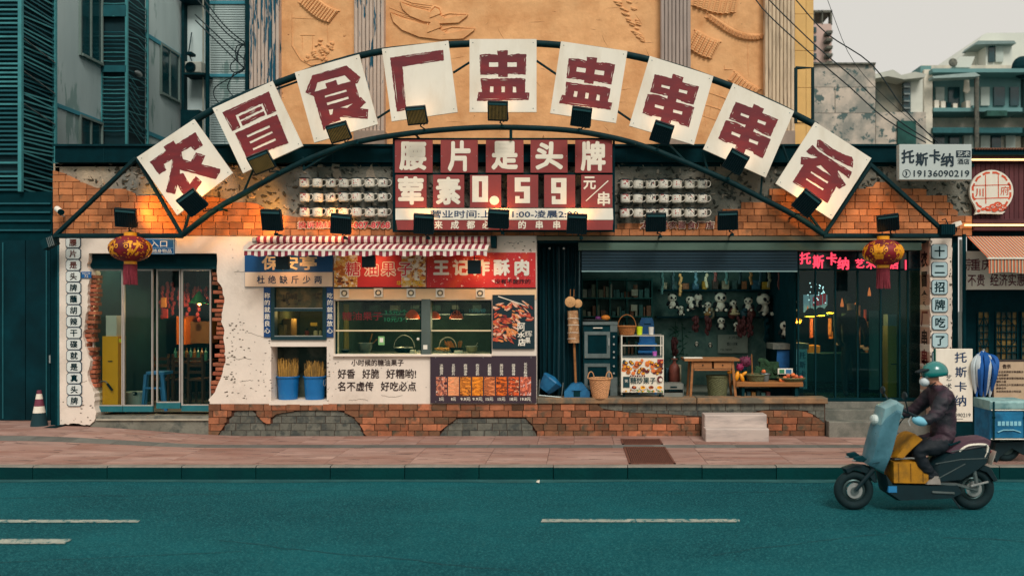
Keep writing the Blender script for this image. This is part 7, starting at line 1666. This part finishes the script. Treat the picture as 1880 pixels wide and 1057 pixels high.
for r_ in (9, 6.4, 3.8): MB().tube([P(349.5+r_*math.cos(a), 123.5+r_*math.sin(a), 8.18) for a in [6.283*j/18 for j in range(18)]], .012, 5, closed=True).build('fan_grille', M['black'], t)
MB().lathe([(.001,-.01),(.11,-.01),(.11,.02),(.001,.02)], P(349.5,123.5,8.2), 18, 'y').build('fan', M['black'], t); MB().tube([P(352,112,8.3), P(346,98,8.4), P(352,60,8.6)], .014, 5).build('hose', M['dark'], t)
MB().box(X(337,8.2), X(377,8.2), 8.15, 8.66, Z(138,8.2), Z(134.5,8.2)).build('shelf', M['dark'], t); MB().box(X(340,8.2), X(350,8.2), 8.25, 8.5, Z(99,8.2), Z(94,8.2)).build('small_box', M['black'], t)
MB().tube([P(381,-80,8.0), P(381,275,8.0)], .05, 8).build('down_pipe', M['deep'], label='thick dark pipe running down the rear wall', cat='pipe', smooth=50)
MB().tube([P(373,-80,8.4), P(373,275,8.4)], .018, 6).build('down_pipe', mat('pale_pipe2', (150, 150, 136), .5), label='thin pale pipe beside the thick dark pipe', cat='pipe')
# cables
cab_m = mat('black_cable', (8, 34, 38), .6, .1)
cn_ = ['uppermost', 'second', 'third', 'lowest']
for i, (l, lb) in enumerate((([(384,4),(410,45),(455,83)], 0), ([(384,22),(415,60),(453,86)], 1), ([(384,55),(420,85),(452,112)], 2), ([(385,66),(420,98),(447,124)], 3))):
    MB().tube(smoothpath([P(a-26, c-28, 2.4) if j == 0 else P(a, c, 1.6) for j, (a, c) in enumerate(l)]), .012, 5).build('cable', cab_m, label=f'{cn_[lb]} black cable slanting down to the bundle at the left pilaster', cat='cable', group='cables at the left pilaster')
t = T('cable_bundle', 'tangled loops of black cable on a bracket at the left pilaster', 'cable bundle', P(452, 165, 1.4))
for l in ([(452,82),(436,84),(433,100),(440,118),(450,124)], [(450,80),(440,88),(434,108),(424,118),(425,130),(440,134),(451,124)], [(451,124),(425,142),(396,160),(393,176),(402,190)], [(430,134),(418,158),(424,172),(432,180)], [(448,84),(455,100),(446,126),(430,134)], [(452,92),(448,112),(453,140),(452,160)], [(455,84),(445,84),(436,96),(437,112)]):
    MB().tube(smoothpath([P(a, c, 1.35) for a, c in l]), .010, 5).build('cable_loop', cab_m, t)
MB().pb(451, 76, 456, 166, 1.34, .06).build('bracket', M['black'], t)
for i, l in enumerate(([(1366,-40),(1400,16),(1490,100),(1560,160),(1625,218),(1700,262)], [(1372,-50),(1412,0),(1500,86),(1570,146),(1640,214),(1712,262)], [(1420,-50),(1463,2),(1518,62),(1600,118),(1660,200),(1722,262)], [(1500,-60),(1528,24),(1570,118),(1655,206),(1730,262)])):
    MB().tube(smoothpath([P(a, c, .9+.1*i) for a, c in l]), .011 if i < 3 else .005, 5).build('cable', cab_m, label=('lowest black cable slanting down to the hotel sign','middle black cable slanting down to the hotel sign','upper black cable slanting down to the hotel sign','thinnest cable high against the sky')[i], cat='cable', group=None)

# gate, cone
gt = T('steel_gate', 'dark teal sheet steel gate at the left edge below the cage', 'gate', (X(45,.6), .6, .3)); gtm = mat('teal_sheet_gate', (1, 48, 56), .7, .3, 2, spec=.1, c2=(1, 34, 40), thr=.5, soft=.15, sc2=1.2)
for a, c in ((-300,-150), (-150,-2), (0, 46), (47.5, 92)): MB().pb(a, 441, c, 771, .6, .05).build('leaf', gtm, gt)
MB().pb(-300, 352, 96, 441, .66, .1).build('header', M['deep'], gt)
b = MB()
for y in (372, 388, 404, 421): b.pb(-300, y, 92, y+3, .62, .05)
b.build('header_bar', cm2, gt); MB().pb(90, 652, 92.5, 666, .56, .02).build('handle', M['chrome'], gt)
for px, w in ((4, 2), (84, 2)): MB().pb(px, 445, px+w, 768, .585, .02).build('rib', cm2, gt)
MB().pb(93, 434, 107.5, 783, .05, .5).build('corner_post', M['black'], label='dark corner post between the gate and the white wall', cat='post'); MB().pb(105.5, 434, 109, 784, .0, .06).build('angle_strip', cm2, label='thin teal angle strip on the corner post', cat='post')
MB().obox(P(83,786,-.15)+Vector((0,0,0)), (.24,.0,.025), (0,.12,0), (0,0,.022)).build('kerb_block', M['black'], label='low black rubber block at the foot of the corner post', cat='block')
t = T('traffic_cone', 'worn traffic cone with white bands standing in front of the gate', 'traffic cone', P(74, 784, -.02)); c = P(72, 784, -.02)
def cone(y0, y1, m, nm):
    r = lambda y: (3.5+ (y-716)*.17)*k(-.02); zc_ = lambda y: Z(y,-.02)-c.z
    MB().lathe([(r(y1), zc_(y1)), (r(y0), zc_(y0)), (.001, zc_(y0))] if y0 < 717 else [(r(y1), zc_(y1)), (r(y0), zc_(y0))], c, 18).build(nm, m, t, smooth=50)
cm4 = mat('faded_cone_red', (112, 52, 68), .7, .15, 10); cone(716, 722.5, cm4, 'red_tip'); cone(722.5, 732, M['board'], 'white_band'); cone(732, 745, cm4, 'red_band'); cone(745, 757, M['board'], 'white_band'); cone(757, 784, mat('cone_dark_skirt', (14, 50, 56), .8, .1), 'dark_skirt')

# ------------------------------------------------------------------ far buildings on the right, some colours paled to imitate haze
t = T('pink_tower', 'narrow pinkish tower block with an open rooftop frame far behind', 'building', P(1510, 300, 46)); Yt = 46
MB().pb(1480, 44, 1527, 330, Yt, 8).build('shaft', mat('pink_render', (196, 170, 160), .9, .08, .3), t)
for i in range(5): MB().pb(1488, 50+i*16, 1499, 60+i*16, Yt-.1, .2).build('window', wgl, t); MB().pb(1518, 56+i*14, 1529, 61+i*14, Yt-.8, 1).build('balcony', M['greyblock'], t)
b = MB(); b.pb(1492, 19, 1528, 23, Yt, 4).pb(1525, 19, 1528, 46, Yt, .6).pb(1492, 19, 1495, 46, Yt, .6).pb(1509, 19, 1511, 46, Yt, .6); b.build('rooftop_frame', M['greyblock'], t)
mould = mat('mouldy_white_wall', (206, 192, 176), .95, .12, .7, c2=(140, 140, 132), thr=.50, soft=.12, sc2=1.1, c3=(84, 104, 102), thr3=.575, sc3=2.6)
t = T('mouldy_building', 'blank white wall streaked with dark mould behind the yellow strip', 'building', P(1550, 300, 18)); Ym = 18
for y0, y1 in ((117, 160), (160.8, 207.5), (208.3, 300)): MB().pb(1440, y0, 1607, y1, Ym, 6).build('wall_band', mould, t)
MB().pb(1440, 115, 1608, 118, Ym-.1, 6).build('coping', M['greyblock'], t); MB().pb(1532.8, 160, 1533.8, 207, Ym-.01, .02).build('crack', M['greyblock'], t)
t = T('grey_house', 'low grey house with a makeshift roof between the mouldy wall and the flats', 'building', P(1650, 300, 21)); Yg = 21
MB().pb(1608, 142, 1662, 206, Yg, 6).build('wall', mat('grey_wall_far', (148, 146, 132), .9, .12, .5, c2=(110,122,116), thr=.5, sc2=1), t); MB().pb(1608, 206, 1700, 300, Yg-.6, 6).build('lower_wall', mould, t)
MB().pb(1660, 142, 1694, 207, Yg-.3, 5).build('white_wall', mat('white_wall_far', (206, 208, 196), .9, .05), t); MB().pb(1659, 152, 1672, 206, Yg-.4, .2).build('window', wgl, t)
for i in range(4): MB().pb(1660, 158+i*13, 1671, 161+i*13, Yg-.5, .2).build('window_bar', M['steel'], t)
b = MB(); b.pp([[(1606,136),(1640,128),(1655,138),(1680,132),(1700,136),(1698,142),(1660,146),(1630,140),(1608,144)]], Yg-.8, 2); b.build('tarpaulin_roof', mat('pale_tarp', (190, 192, 180), .8, .15, 1), t)
MB().pb(1648, 222, 1682, 268, Yg-.7, .2).build('dark_creeper', mat('far_creeper', (40, 84, 78), .95, .4, 1.5, bump=1), t)
ap_ = T('balcony_flats', 'pale block of flats with dark enclosed balconies and a white penthouse at the far right', 'building', P(1800, 300, 26)); Ya = 26
cw = mat('cream_wall_far', (220, 212, 194), .9, .1, .4, c2=(176,174,160), thr=.55, sc2=.8); tw = mat('hazy_shade_wall', (100, 142, 142), .8, .15, .6)  # teal wall shade is put into the colour, then paled to imitate haze
MB().pb(1692, 120, 2300, 400, Ya, 10).build('wall', cw, ap_); MB().pb(1690, 121, 1710, 206, Ya-1, 1).build('side_wall', tw, ap_); MB().pb(1697, 128, 1712, 300, Ya-1.2, 1.2).build('corner_pier', cw, ap_)
MB().pb(1712, 126, 2300, 133, Ya-1.6, 1.6).build('roof_slab', tw, ap_); MB().pp([[(1712,140),(1790,133),(1800,139),(1790,141),(1714,144)]], Ya-2, .5).build('awning_sheet', mat('far_pale_sheet', (150,170,166), .7, .1), ap_)
win_w = mat('pale_curtain', (176, 186, 178), .7, .15, 1)
for px0, px1 in ((1714, 1790), (1797, 1874), (1882, 1960)):
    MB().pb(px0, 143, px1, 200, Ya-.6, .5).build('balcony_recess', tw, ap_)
    for a, c, m in ((px0+4, px0+20, win_w), (px0+28, px0+48, wgl), (px0+58, px0+74, win_w if px0 < 1790 else wgl)): MB().pb(a, 160, c, 194, Ya-.7, .1).build('window', m, ap_)
    MB().pb(px0, 198, px1+3, 205, Ya-1.3, 1.4).build('balcony_slab', tw, ap_)
    if px0 < 1790:
        for j, (a, m) in enumerate(((px0+2, M['board']), (px0+14, M['board']), (px0+24, M['dark']), (px0+36, M['board']), (px0+60, M['board']))): MB().pb(a, 184+2*j % 7, a+8, 198, Ya-1.2, .5).build('balcony_clutter', m, ap_)
        MB().pp([[(1772,146),(1779,146),(1781,166),(1776,172),(1770,167)]], Ya-1.3, .1).build('hanging_cloth', M['board'], ap_)
    else: MB().pb(px0+15, 203, px0+52, 213, Ya-1.8, .6).build('window_box', mat('far_planter', (40, 78, 70), .9, .4, 3), ap_)
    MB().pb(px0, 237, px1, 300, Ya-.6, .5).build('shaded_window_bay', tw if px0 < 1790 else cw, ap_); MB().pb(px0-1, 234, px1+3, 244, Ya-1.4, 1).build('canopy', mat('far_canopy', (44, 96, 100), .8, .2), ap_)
    for a in ((px0+3, px0+30, px0+56) if px0 < 1790 else (px0+4, px0+24, px0+50)): MB().pb(a, 248, a+17, 300, Ya-.8, .2).build('window', wgl if (a-px0) in (24, 3, 30) else win_w, ap_)
MB().tube([P(1793,140,Ya-1.5), P(1793,300,Ya-1.5)], .1, 6).build('down_pipe', M['greyblock'], ap_)
whp = mat('penthouse_white', (206, 210, 200), .8, .06, .5)
b = MB(); b.pp([[(1762,110),(1805,64),(1812,61),(2200,58),(2200,124),(1790,124),(1790,104)]], Ya+1, 6); b.build('penthouse', whp, ap_)
MB().pb(1810, 76, 1858, 122, Ya+.2, 1).build('dormer', whp, ap_); MB().pb(1816, 84, 1826, 114, Ya+.1, .2).build('dormer_window', wgl, ap_); MB().pb(1828, 84, 1842, 114, Ya+.1, .2).build('dormer_window', win_w, ap_)
MB().pp([[(1796,75),(1862,75),(1866,80),(1790,82)]], Ya-.2, 1.4).build('dormer_roof', mat('far_grey_roof', (120, 140, 138), .8, .1), ap_)
MB().pp([[(1762,104),(1790,104),(1782,124),(1748,124)]], Ya-.5, 1).build('white_parapet', whp, ap_); MB().lathe([(.001,-.05),(.16,-.03),(.2,.02),(.001,0)], P(1750,115,Ya-.6), 12, 'y').build('satellite_dish', M['greyblock'], ap_)
MB().ball(P(1878,124,Ya-1), (.5,.4,.5), 10, 8).build('water_tank', M['dark'], label='dark rounded tank on the ledge at the far right', cat='tank')

# ------------------------------------------------------------------ people and scooters
from mathutils import noise as _nz
def skin(vs, es, root, sub=2, fold=0, mats=None, pick=None, name='body', parent=None, loc=None):
    me = bpy.data.meshes.new('sk'); me.from_pydata([v[0] for v in vs], es, []); o = bpy.data.objects.new('sk', me); link(o)
    m = o.modifiers.new('s', 'SKIN'); m.use_smooth_shade = True; m.branch_smoothing = .6; sv = me.skin_vertices[0].data
    for i, v in enumerate(vs): sv[i].radius = (v[1], v[2] if len(v) > 2 else v[1]); sv[i].use_root = (i == root)
    s = o.modifiers.new('u', 'SUBSURF'); s.levels = s.render_levels = sub
    dg = bpy.context.evaluated_depsgraph_get(); r = bpy.data.meshes.new_from_object(o.evaluated_get(dg)); bpy.data.objects.remove(o)
    r.materials.clear(); [r.materials.append(q) for q in mats]
    off = worldloc(parent)
    if fold:      # cloth folds: push the surface in and out along its normal
        for v in r.vertices:
            c = v.co; a = _nz.noise(Vector((c.x*9+c.z*7, c.y*5, c.z*16))); q = 1-abs(a)*2.2
            v.co = c+v.normal*fold*(q*.9+_nz.noise(c*24)*.5)
    for p in r.polygons: p.use_smooth = True; p.material_index = pick(p.center) if pick else 0
    r.transform(Matrix.Translation(-off)); o = bpy.data.objects.new(name, r); link(o); o.parent = parent; return o
SYY = -4.42
def S(px, py, dy=0): p = P(px, py, SYY); return Vector((p.x, SYY+dy, p.z))
ks = k(SYY)
sc_ = T('electric_scooter', 'pale blue electric scooter with yellow leg cover ridden along the road', 'scooter', (X(1675,SYY), SYY, 0))
tyre = mat('tyre_rubber', (4, 34, 38), .8, .2, 20); rimm2 = mat('scooter_rim', (70, 92, 92), .4, .2, metal=.6); pb_ = mat('scooter_pale_blue', (78, 126, 140), .45, .15, 4, spec=.35, coat=.1, c2=(54, 98, 110), thr=.56, soft=.14, sc2=5, c3=(44, 74, 80), thr3=.68, sc3=26); dk = mat('scooter_dark_plastic', (4, 34, 40), .5, .2, 8, spec=.35); ye = mat('scooter_yellow', (176, 120, 18), .6, .2, 8, c2=(130, 92, 26), thr=.56, soft=.1, sc2=6)
def wheel(px, py, r, w, y=0):
    c = S(px, py, y); c.z = r; t = T('wheel', None, None, (0,0,0)); t.parent = sc_
    MB().tube([c+Vector(((r-w*.5)*math.cos(a), 0, (r-w*.5)*math.sin(a))) for a in [6.2832*i/36 for i in range(36)]], w*.5, 10, closed=True).build('tyre', tyre, t, smooth=70)
    b = MB().tube([c+Vector(((r-w*1.15)*math.cos(a), 0, (r-w*1.15)*math.sin(a))) for a in [6.2832*i/30 for i in range(30)]], w*.22, 6, closed=True)
    for i in range(5): a = 6.2832*i/5+.3; b.tube([c+Vector((.03*math.cos(a),0,.03*math.sin(a))), c+Vector(((r-w*1.15)*math.cos(a+.15),0,(r-w*1.15)*math.sin(a+.15)))], [.022,.014], 6)
    b.build('rim', rimm2, t, smooth=50); MB().lathe([(.001,-.06),(.045,-.06),(.045,.06),(.001,.06)], c, 14, 'y').build('hub', M['steel'], t, smooth=50)
    MB().lathe([(.055,-.045),(.085,-.045),(.085,-.04),(.055,-.04)], c, 18, 'y').build('brake_disc', M['chrome'], t)
wheel(1567, 897, .215, .095); wheel(1785, 895, .235, .11)
def slab_(loop, w, nm, m, parent=sc_, y=0, bev=.25):
    """a body panel: outline seen from the side, rounded towards both flanks"""
    q = [S(*p) for p in loop]; c = sum(q, Vector())/len(q); b = MB(); vs = []; n = len(q)
    for yy, s in ((-w, 1-bev), (-w*.6, 1), (w*.6, 1), (w, 1-bev)): vs += [c+(p-c)*s+Vector((0, yy+y, 0)) for p in q]
    fs = [tuple(range(n))[::-1], tuple(3*n+i for i in range(n))]+[(j*n+i, j*n+(i+1) % n, (j+1)*n+(i+1) % n, (j+1)*n+i) for j in range(3) for i in range(n)]
    return b.add(vs, fs).build(nm, m, parent, smooth=40)
slab_([(1641,740),(1650,744),(1645,770),(1638,800),(1628,838),(1617,863),(1586,849),(1592,820),(1603,780),(1618,757)], .17, 'front_shield', pb_, bev=.22)
slab_([(1613,745),(1640,733),(1654,742),(1648,768),(1626,778),(1604,780)], .15, 'headlight_cowl', mat('cowl_grey_blue', (120, 160, 166), .3, .1, spec=.6), bev=.2)
MB().ball(S(1606,770,-.0), (.05,.10,.06), 12, 8).build('headlight', mat('headlight_lens', (200, 214, 210), .1, .05, spec=.8), sc_)
for s in (-1, 1): slab_([(1560,835),(1576,832),(1584,838),(1578,844),(1562,843)], .03, 'indicator', M['dark'], y=s*.12); MB().ball(S(1563,841,s*.12), (.035,.03,.012), 8, 5).build('indicator_lens', M['chrome'], sc_)
slab_([(1546,858),(1566,851),(1590,853),(1604,866),(1609,884),(1603,884),(1592,868),(1566,858),(1550,866)], .065, 'front_fender', dk, bev=.1)
for s in (-1, 1): MB().tube([S(1600,858,s*.075), S(1584,876,s*.08), S(1567,897,s*.075)], [.025,.022,.02], 8).build('fork_leg', dk, sc_)
MB().tube([S(1645,745), S(1600,858)], .035, 8).build('steering_column', dk, sc_)
MB().tube([S(1662,758,-.33), S(1652,752,-.2), S(1648,748,0), S(1652,752,.2), S(1662,758,.33)], .016, 8).build('handlebar', dk, sc_)
for s in (-1, 1):
    MB().tube([S(1652,752,s*.24), S(1644,732,s*.3), S(1640,724,s*.32)], .007, 6).build('mirror_stem', dk, sc_); MB().ball(S(1640,721,s*.33), (.02,.07,.045), 10, 8).build('mirror', dk, sc_)
    MB().ball(S(1668,766,s*.31), (.085,.06,.05), 12, 8, rot=Matrix.Rotation(.3, 3, 'Y')).build('hand_muff', mat('muff_light_blue', (120, 186, 206), .7, .1, 8), sc_, smooth=60)
slab_([(1632,836),(1662,797),(1672,793),(1684,801),(1668,815),(1645,838)], .18, 'leg_cover', ye, bev=.1)
slab_([(1629,842),(1690,842),(1696,850),(1696,878),(1690,883),(1630,882)], .15, 'battery_cover', ye, bev=.06); MB().tube([S(1634,838,-.14), S(1664,836,-.15), S(1690,840,-.14)], .008, 6).build('cover_trim', M['chrome'], sc_)
slab_([(1612,864),(1626,884),(1700,886),(1752,884),(1760,900),(1740,910),(1640,914),(1620,900)], .16, 'floorboard', dk, bev=.08); slab_([(1621,886),(1637,886),(1637,898),(1621,898)], .165, 'blue_plate', mat('plate_scoot', (40, 120, 170), .5, .1), bev=.05)
slab_([(1700,850),(1722,828),(1752,818),(1800,812),(1812,822),(1806,846),(1790,858),(1752,882),(1704,886)], .16, 'rear_body', dk, bev=.2)
slab_([(1724,826),(1742,812),(1770,803),(1800,800),(1812,806),(1810,814),(1776,820),(1740,832)], .15, 'seat', mat('seat_plum', (88, 62, 74), .5, .2, 6), bev=.12)
MB().tube(smoothpath([S(1750,824,-.15), S(1766,813,-.16), S(1798,812,-.15), S(1801,822,-.15), S(1796,834,-.15)]), .012, 6).build('grab_rail', M['board'], sc_, smooth=60); MB().tube(smoothpath([S(1750,824,.15), S(1766,813,.16), S(1798,812,.15), S(1801,822,.15), S(1796,834,.15)]), .012, 6).build('grab_rail', M['board'], sc_, smooth=60)
slab_([(1748,868),(1760,850),(1790,846),(1815,856),(1828,880),(1822,882),(1808,864),(1784,855),(1764,862),(1756,874)], .08, 'rear_fender', dk, bev=.08)
for s in (-1, 1): MB().tube([S(1700,882,s*.13), S(1745,884,s*.14), S(1785,895,s*.13)], .018, 6).build('swing_arm', M['steel'], sc_); MB().tube([S(1776,842,s*.12), S(1785,890,s*.12)], .022, 8).build('shock_absorber', M['steel'], sc_)
MB().tube([S(1770,886,-.17), S(1800,878,-.18)], .012, 6).build('side_trim', M['chrome'], sc_); MB().ball(S(1812,826), (.02,.1,.03), 10, 6).build('tail_light', mat('tail_red', (150, 30, 30), .3), sc_)
MB().tube([S(1735,904,-.14), S(1748,925,-.2)], .01, 5).build('side_stand', dk, sc_)

jac = mat('rider_jacket', (58, 38, 50), .6, .35, 9, c2=(26, 30, 38), thr=.5, sc2=5, spec=.4, bump=.7, bscale=14); pant = mat('rider_trousers', (16, 26, 34), .7, .25, 9, bump=.5, bscale=8); skn = mat('skin', (188, 132, 106), .5, .08, 20)
rd = T('person', 'person in a dark plum jacket, teal helmet and white face mask riding the scooter', 'person', S(1725, 830)+Vector((0,0,-.1)))
J = [(S(1730,806), .165, .15), (S(1735,780), .165, .15), (S(1734,750), .18, .165), (S(1727,724), .165, .14), (S(1719,711), .07, .075), (S(1711,697), .06, .065), (S(1709,686), .09, .085), (S(1709,678), .085, .085)]
E_ = [(0,1),(1,2),(2,3),(3,4),(4,5),(5,6),(6,7)]
def limb(frm, pts):
    a = frm
    for p in pts: J.append(p); E_.append((a, len(J)-1)); a = len(J)-1
for s in (-1, 1):
    limb(3, [(S(1724,722,s*.17), .092), (S(1708,744,s*.24), .078), (S(1694,762,s*.28), .068), (S(1678,765,s*.30), .05), (S(1668,765,s*.30), .035)])
    limb(0, [(S(1722,812,s*.10), .118), (S(1698,817,s*.13), .102), (S(1675,822,s*.13), .088), (S(1682,842,s*.12), .076), (S(1700,866,s*.11), .055), (S(1706,874,s*.11), .042)])
zh = S(0, 806).z
def pk_(c):
    px = (c.x)/ks+VX; py = VY-(c.z-EYE)/ks
    if py < 705 and px < 1728: return 2
    return 1 if py > 803 else 0
skin(J, E_, 0, 3, .011, [jac, pant, skn], pk_, 'body', rd)
hm = mat('helmet_teal', (10, 112, 108), .25, .1, 5, spec=.6, coat=.5)
hc = S(1714, 684); b = MB(); vs = []; n = 24
rotH = Matrix.Rotation(R(-8), 3, 'Y')
for i in range(9):
    a = math.pi*.60*i/8
    for j in range(n): q = 6.2832*j/n; vs.append(hc+rotH @ Vector((.142*math.sin(a)*math.cos(q)+.012, .118*math.sin(a)*math.sin(q), .125*math.cos(a))))
b.add(vs, [(i*n+j, (i+1)*n+j, (i+1)*n+(j+1) % n, i*n+(j+1) % n) for i in range(8) for j in range(n)]); hb = b.build('helmet', hm, rd, smooth=70); hb.modifiers.new('t', 'SOLIDIFY').thickness = .012
b = MB(); b.add([S(1700,676,-.09), S(1696,675,0), S(1700,676,.09), S(1683,682,.05), S(1681,682,0), S(1683,682,-.05)]+[S(1700,679,-.09), S(1696,678,0), S(1700,679,.09), S(1683,684,.05), S(1681,684,0), S(1683,684,-.05)], [(0,1,2,3,4,5),(6,11,10,9,8,7),(0,5,11,6),(5,4,10,11),(4,3,9,10),(3,2,8,9)]); b.build('visor', dk, hb)
MB().tube([S(1712,700,-.095), S(1703,709,-.05), S(1703,709,.05), S(1712,700,.095)], .007, 5).build('chin_strap', dk, hb)
MB().ball(S(1697.5,700), (.055,.062,.055), 14, 8).build('face_mask', mat('white_face_mask', (206, 216, 218), .8, .05), rd, smooth=60)
for s in (-1, 1): MB().ball(S(1694,690.5,s*.034), (.012,.016,.009), 8, 6).build('eye', M['black'], rd); MB().tube([S(1693,687,s*.02), S(1694,686,s*.05)], .004, 4).build('eyebrow', M['black'], rd)
MB().ball(S(1692,694), (.018,.014,.022), 8, 6).build('nose', skn, rd)
shm = mat('shoe_grey', (150, 142, 134), .6, .2, 12)
for s in (-1, 1):
    slab_([(1690,884),(1691,879),(1700,874),(1705,868),(1713,868),(1717,876),(1717,884)], .05, 'shoe', shm, rd, y=s*.11, bev=.1)
    MB().tube([S(1716,872,s*.11), S(1702,864,s*.11)], .05, 8).build('cuff', pant, rd)
# number plate, cables, seams, jacket hem
MB().obox(S(1818,838), (.006,0,.02), (0,.09,0), (.02,0,.055)).build('number_plate', M['board'], sc_)
for s in (-1, 1): MB().tube(smoothpath([S(1658,757,s*.26), S(1646,764,s*.2), S(1640,785,s*.1), S(1630,810,s*.05)]), .006, 5).build('brake_cable', M['black'], sc_); MB().tube([S(1656,758,s*.27), S(1648,766,s*.31), S(1650,774,s*.33)], .006, 5).build('brake_lever', M['chrome'], sc_)
for l in ([(1640,790),(1606,800)], [(1632,822),(1597,828)], [(1628,838),(1592,846)]):
    for s in (-1, 1): MB().tube([S(*l[0], s*.165), S(*l[1], s*.165)], .004, 4).build('panel_seam', dk, sc_)
for l in ([(1706,846),(1752,838),(1800,836)], [(1712,872),(1760,846)], [(1735,824),(1800,812)]):
    MB().tube([S(a, c, -.163) for a, c in l], .005, 4).build('panel_seam', M['steel'], sc_)
for px in (1640, 1662, 1684): MB().tube([S(px,846,-.153), S(px+1,879,-.153)], .004, 4).build('cover_stitch', mat('stitch_brown', (110, 76, 20), .7), sc_)
MB().tube([S(1716,806,-.17), S(1733,812,-.175), S(1752,806,-.15)], .012, 6).build('jacket_hem', M['black'], rd)
MB().tube([S(1700,897,-.165), S(1740,899,-.165)], .012, 6).build('foot_peg', M['steel'], sc_)
# second delivery scooter, mostly out of the frame
d2 = T('delivery_scooter', 'parked delivery scooter with a bright blue insulated box, cut off by the right edge', 'scooter', (X(1890,-2.5), -2.5, .17)); Yd = -2.55
bxm = mat('insulated_blue', (24, 112, 154), .65, .2, 4, bump=1.0, bscale=5, c2=(16, 88, 124), thr=.54, soft=.1, sc2=5); lidm = mat('insulated_pale', (138, 172, 170), .65, .2, 4, bump=.8, bscale=6, c2=(96, 136, 138), thr=.56, soft=.1, sc2=6)
kd = k(Yd); g0 = (X(1789,Yd+.42), X(1889,Yd))
MB().bev(g0[0], g0[1], Yd-.05, Yd+.42, Z(806,Yd), Z(752,Yd), .03).build('box_body', bxm, d2); MB().bev(g0[0]-.01, g0[1]+.01, Yd-.06, Yd+.43, Z(752,Yd), Z(735,Yd), .025).build('box_lid', lidm, d2)
b = MB()
for i in range(6): b.pb(1832+i*7.5, 773, 1837.5+i*7.5, 781, Yd-.055, .004)
b.tube([P(1832,793,Yd-.06), P(1842,789,Yd-.06), P(1862,789,Yd-.06), P(1874,793,Yd-.06)], .008, 5); b.build('box_print', mat('box_print_pale', (140, 196, 210), .6, .1), d2)
for z_ in (Z(751.5,Yd), Z(804.5,Yd)): MB().tube([(g0[0], Yd-.055, z_), (g0[1], Yd-.055, z_)], .008, 5).build('box_piping', M['board'], d2)
for px in (1823, 1881): MB().pb(px, 737, px+3.5, 806, Yd-.068, .008).build('strap', M['dark'], d2); MB().pb(px-1, 764, px+4.5, 768, Yd-.075, .01).build('buckle', M['black'], d2)
b = MB().box(g0[0]+.05, g0[1]+.4, Yd+.05, Yd+.3, Z(810,Yd), Z(806.5,Yd)); b.build('rack', M['black'], d2)
c = Vector((X(1858,Yd), Yd+.18, .17+.20))
MB().tube([c+Vector((.155*math.cos(a), 0, .155*math.sin(a))) for a in [6.283*i/28 for i in range(28)]], .048, 8, closed=True).build('wheel', tyre, d2, smooth=70); MB().lathe([(.001,-.04),(.11,-.03),(.11,.03),(.001,.04)], c, 18, 'y').build('rim', rimm2, d2)
MB().pp([[(1828,812),(1890,810),(1905,830),(1880,835),(1858,822),(1836,838),(1830,850),(1826,840)]], Yd+.08, .18).build('fender', dk, d2); MB().box(X(1880,Yd), X(1980,Yd), Yd+.05, Yd+.3, .45, .75).build('rear_body', dk, d2)
c = Vector((X(2040,Yd), Yd+.18, .17+.20)); MB().tube([c+Vector((.155*math.cos(a), 0, .155*math.sin(a))) for a in [6.283*i/28 for i in range(28)]], .048, 8, closed=True).build('wheel', tyre, d2, smooth=70)
# dark figure inside the entrance
ip = T('person', 'dark-clothed person standing inside behind the entrance glass', 'person', (X(1562,1.1), 1.1, .67)); yb = 1.1; fz = .67; x0 = X(1562, 1.1)
J = [(Vector((x0,yb,fz+.92)), .15,.12), (Vector((x0,yb,fz+1.15)), .145,.11), (Vector((x0,yb,fz+1.36)), .17,.12), (Vector((x0,yb,fz+1.46)), .06), (Vector((x0,yb,fz+1.54)), .065), (Vector((x0,yb,fz+1.64)), .10,.09)]
E_ = [(0,1),(1,2),(2,3),(3,4),(4,5)]
for s in (-1, 1):
    limb(2, [(Vector((x0+s*.2,yb,fz+1.34)), .07), (Vector((x0+s*.26,yb-.03,fz+1.08)), .055), (Vector((x0+s*.22,yb-.15,fz+.9)), .045), (Vector((x0+s*.18,yb-.2,fz+.88)), .035)])
    limb(0, [(Vector((x0+s*.09,yb,fz+.8)), .10), (Vector((x0+s*.1,yb,fz+.45)), .075), (Vector((x0+s*.1,yb,fz+.08)), .05), (Vector((x0+s*.1,yb-.12,fz+.04)), .045)])
skin(J, E_, 0, 1, 0, [mat('dark_coat', (8, 30, 36), .8, .2), skn, M['black']], lambda c: 2 if c.z > fz+1.66 else (1 if c.z > fz+1.5 else 0), 'body', ip)
MB().ball((x0, yb+.02, fz+1.68), (.105,.105,.1), 14, 8).build('hair', M['black'], ip, smooth=60)
print('bricks', nb1, nb2, 'objects', len(bpy.data.objects))
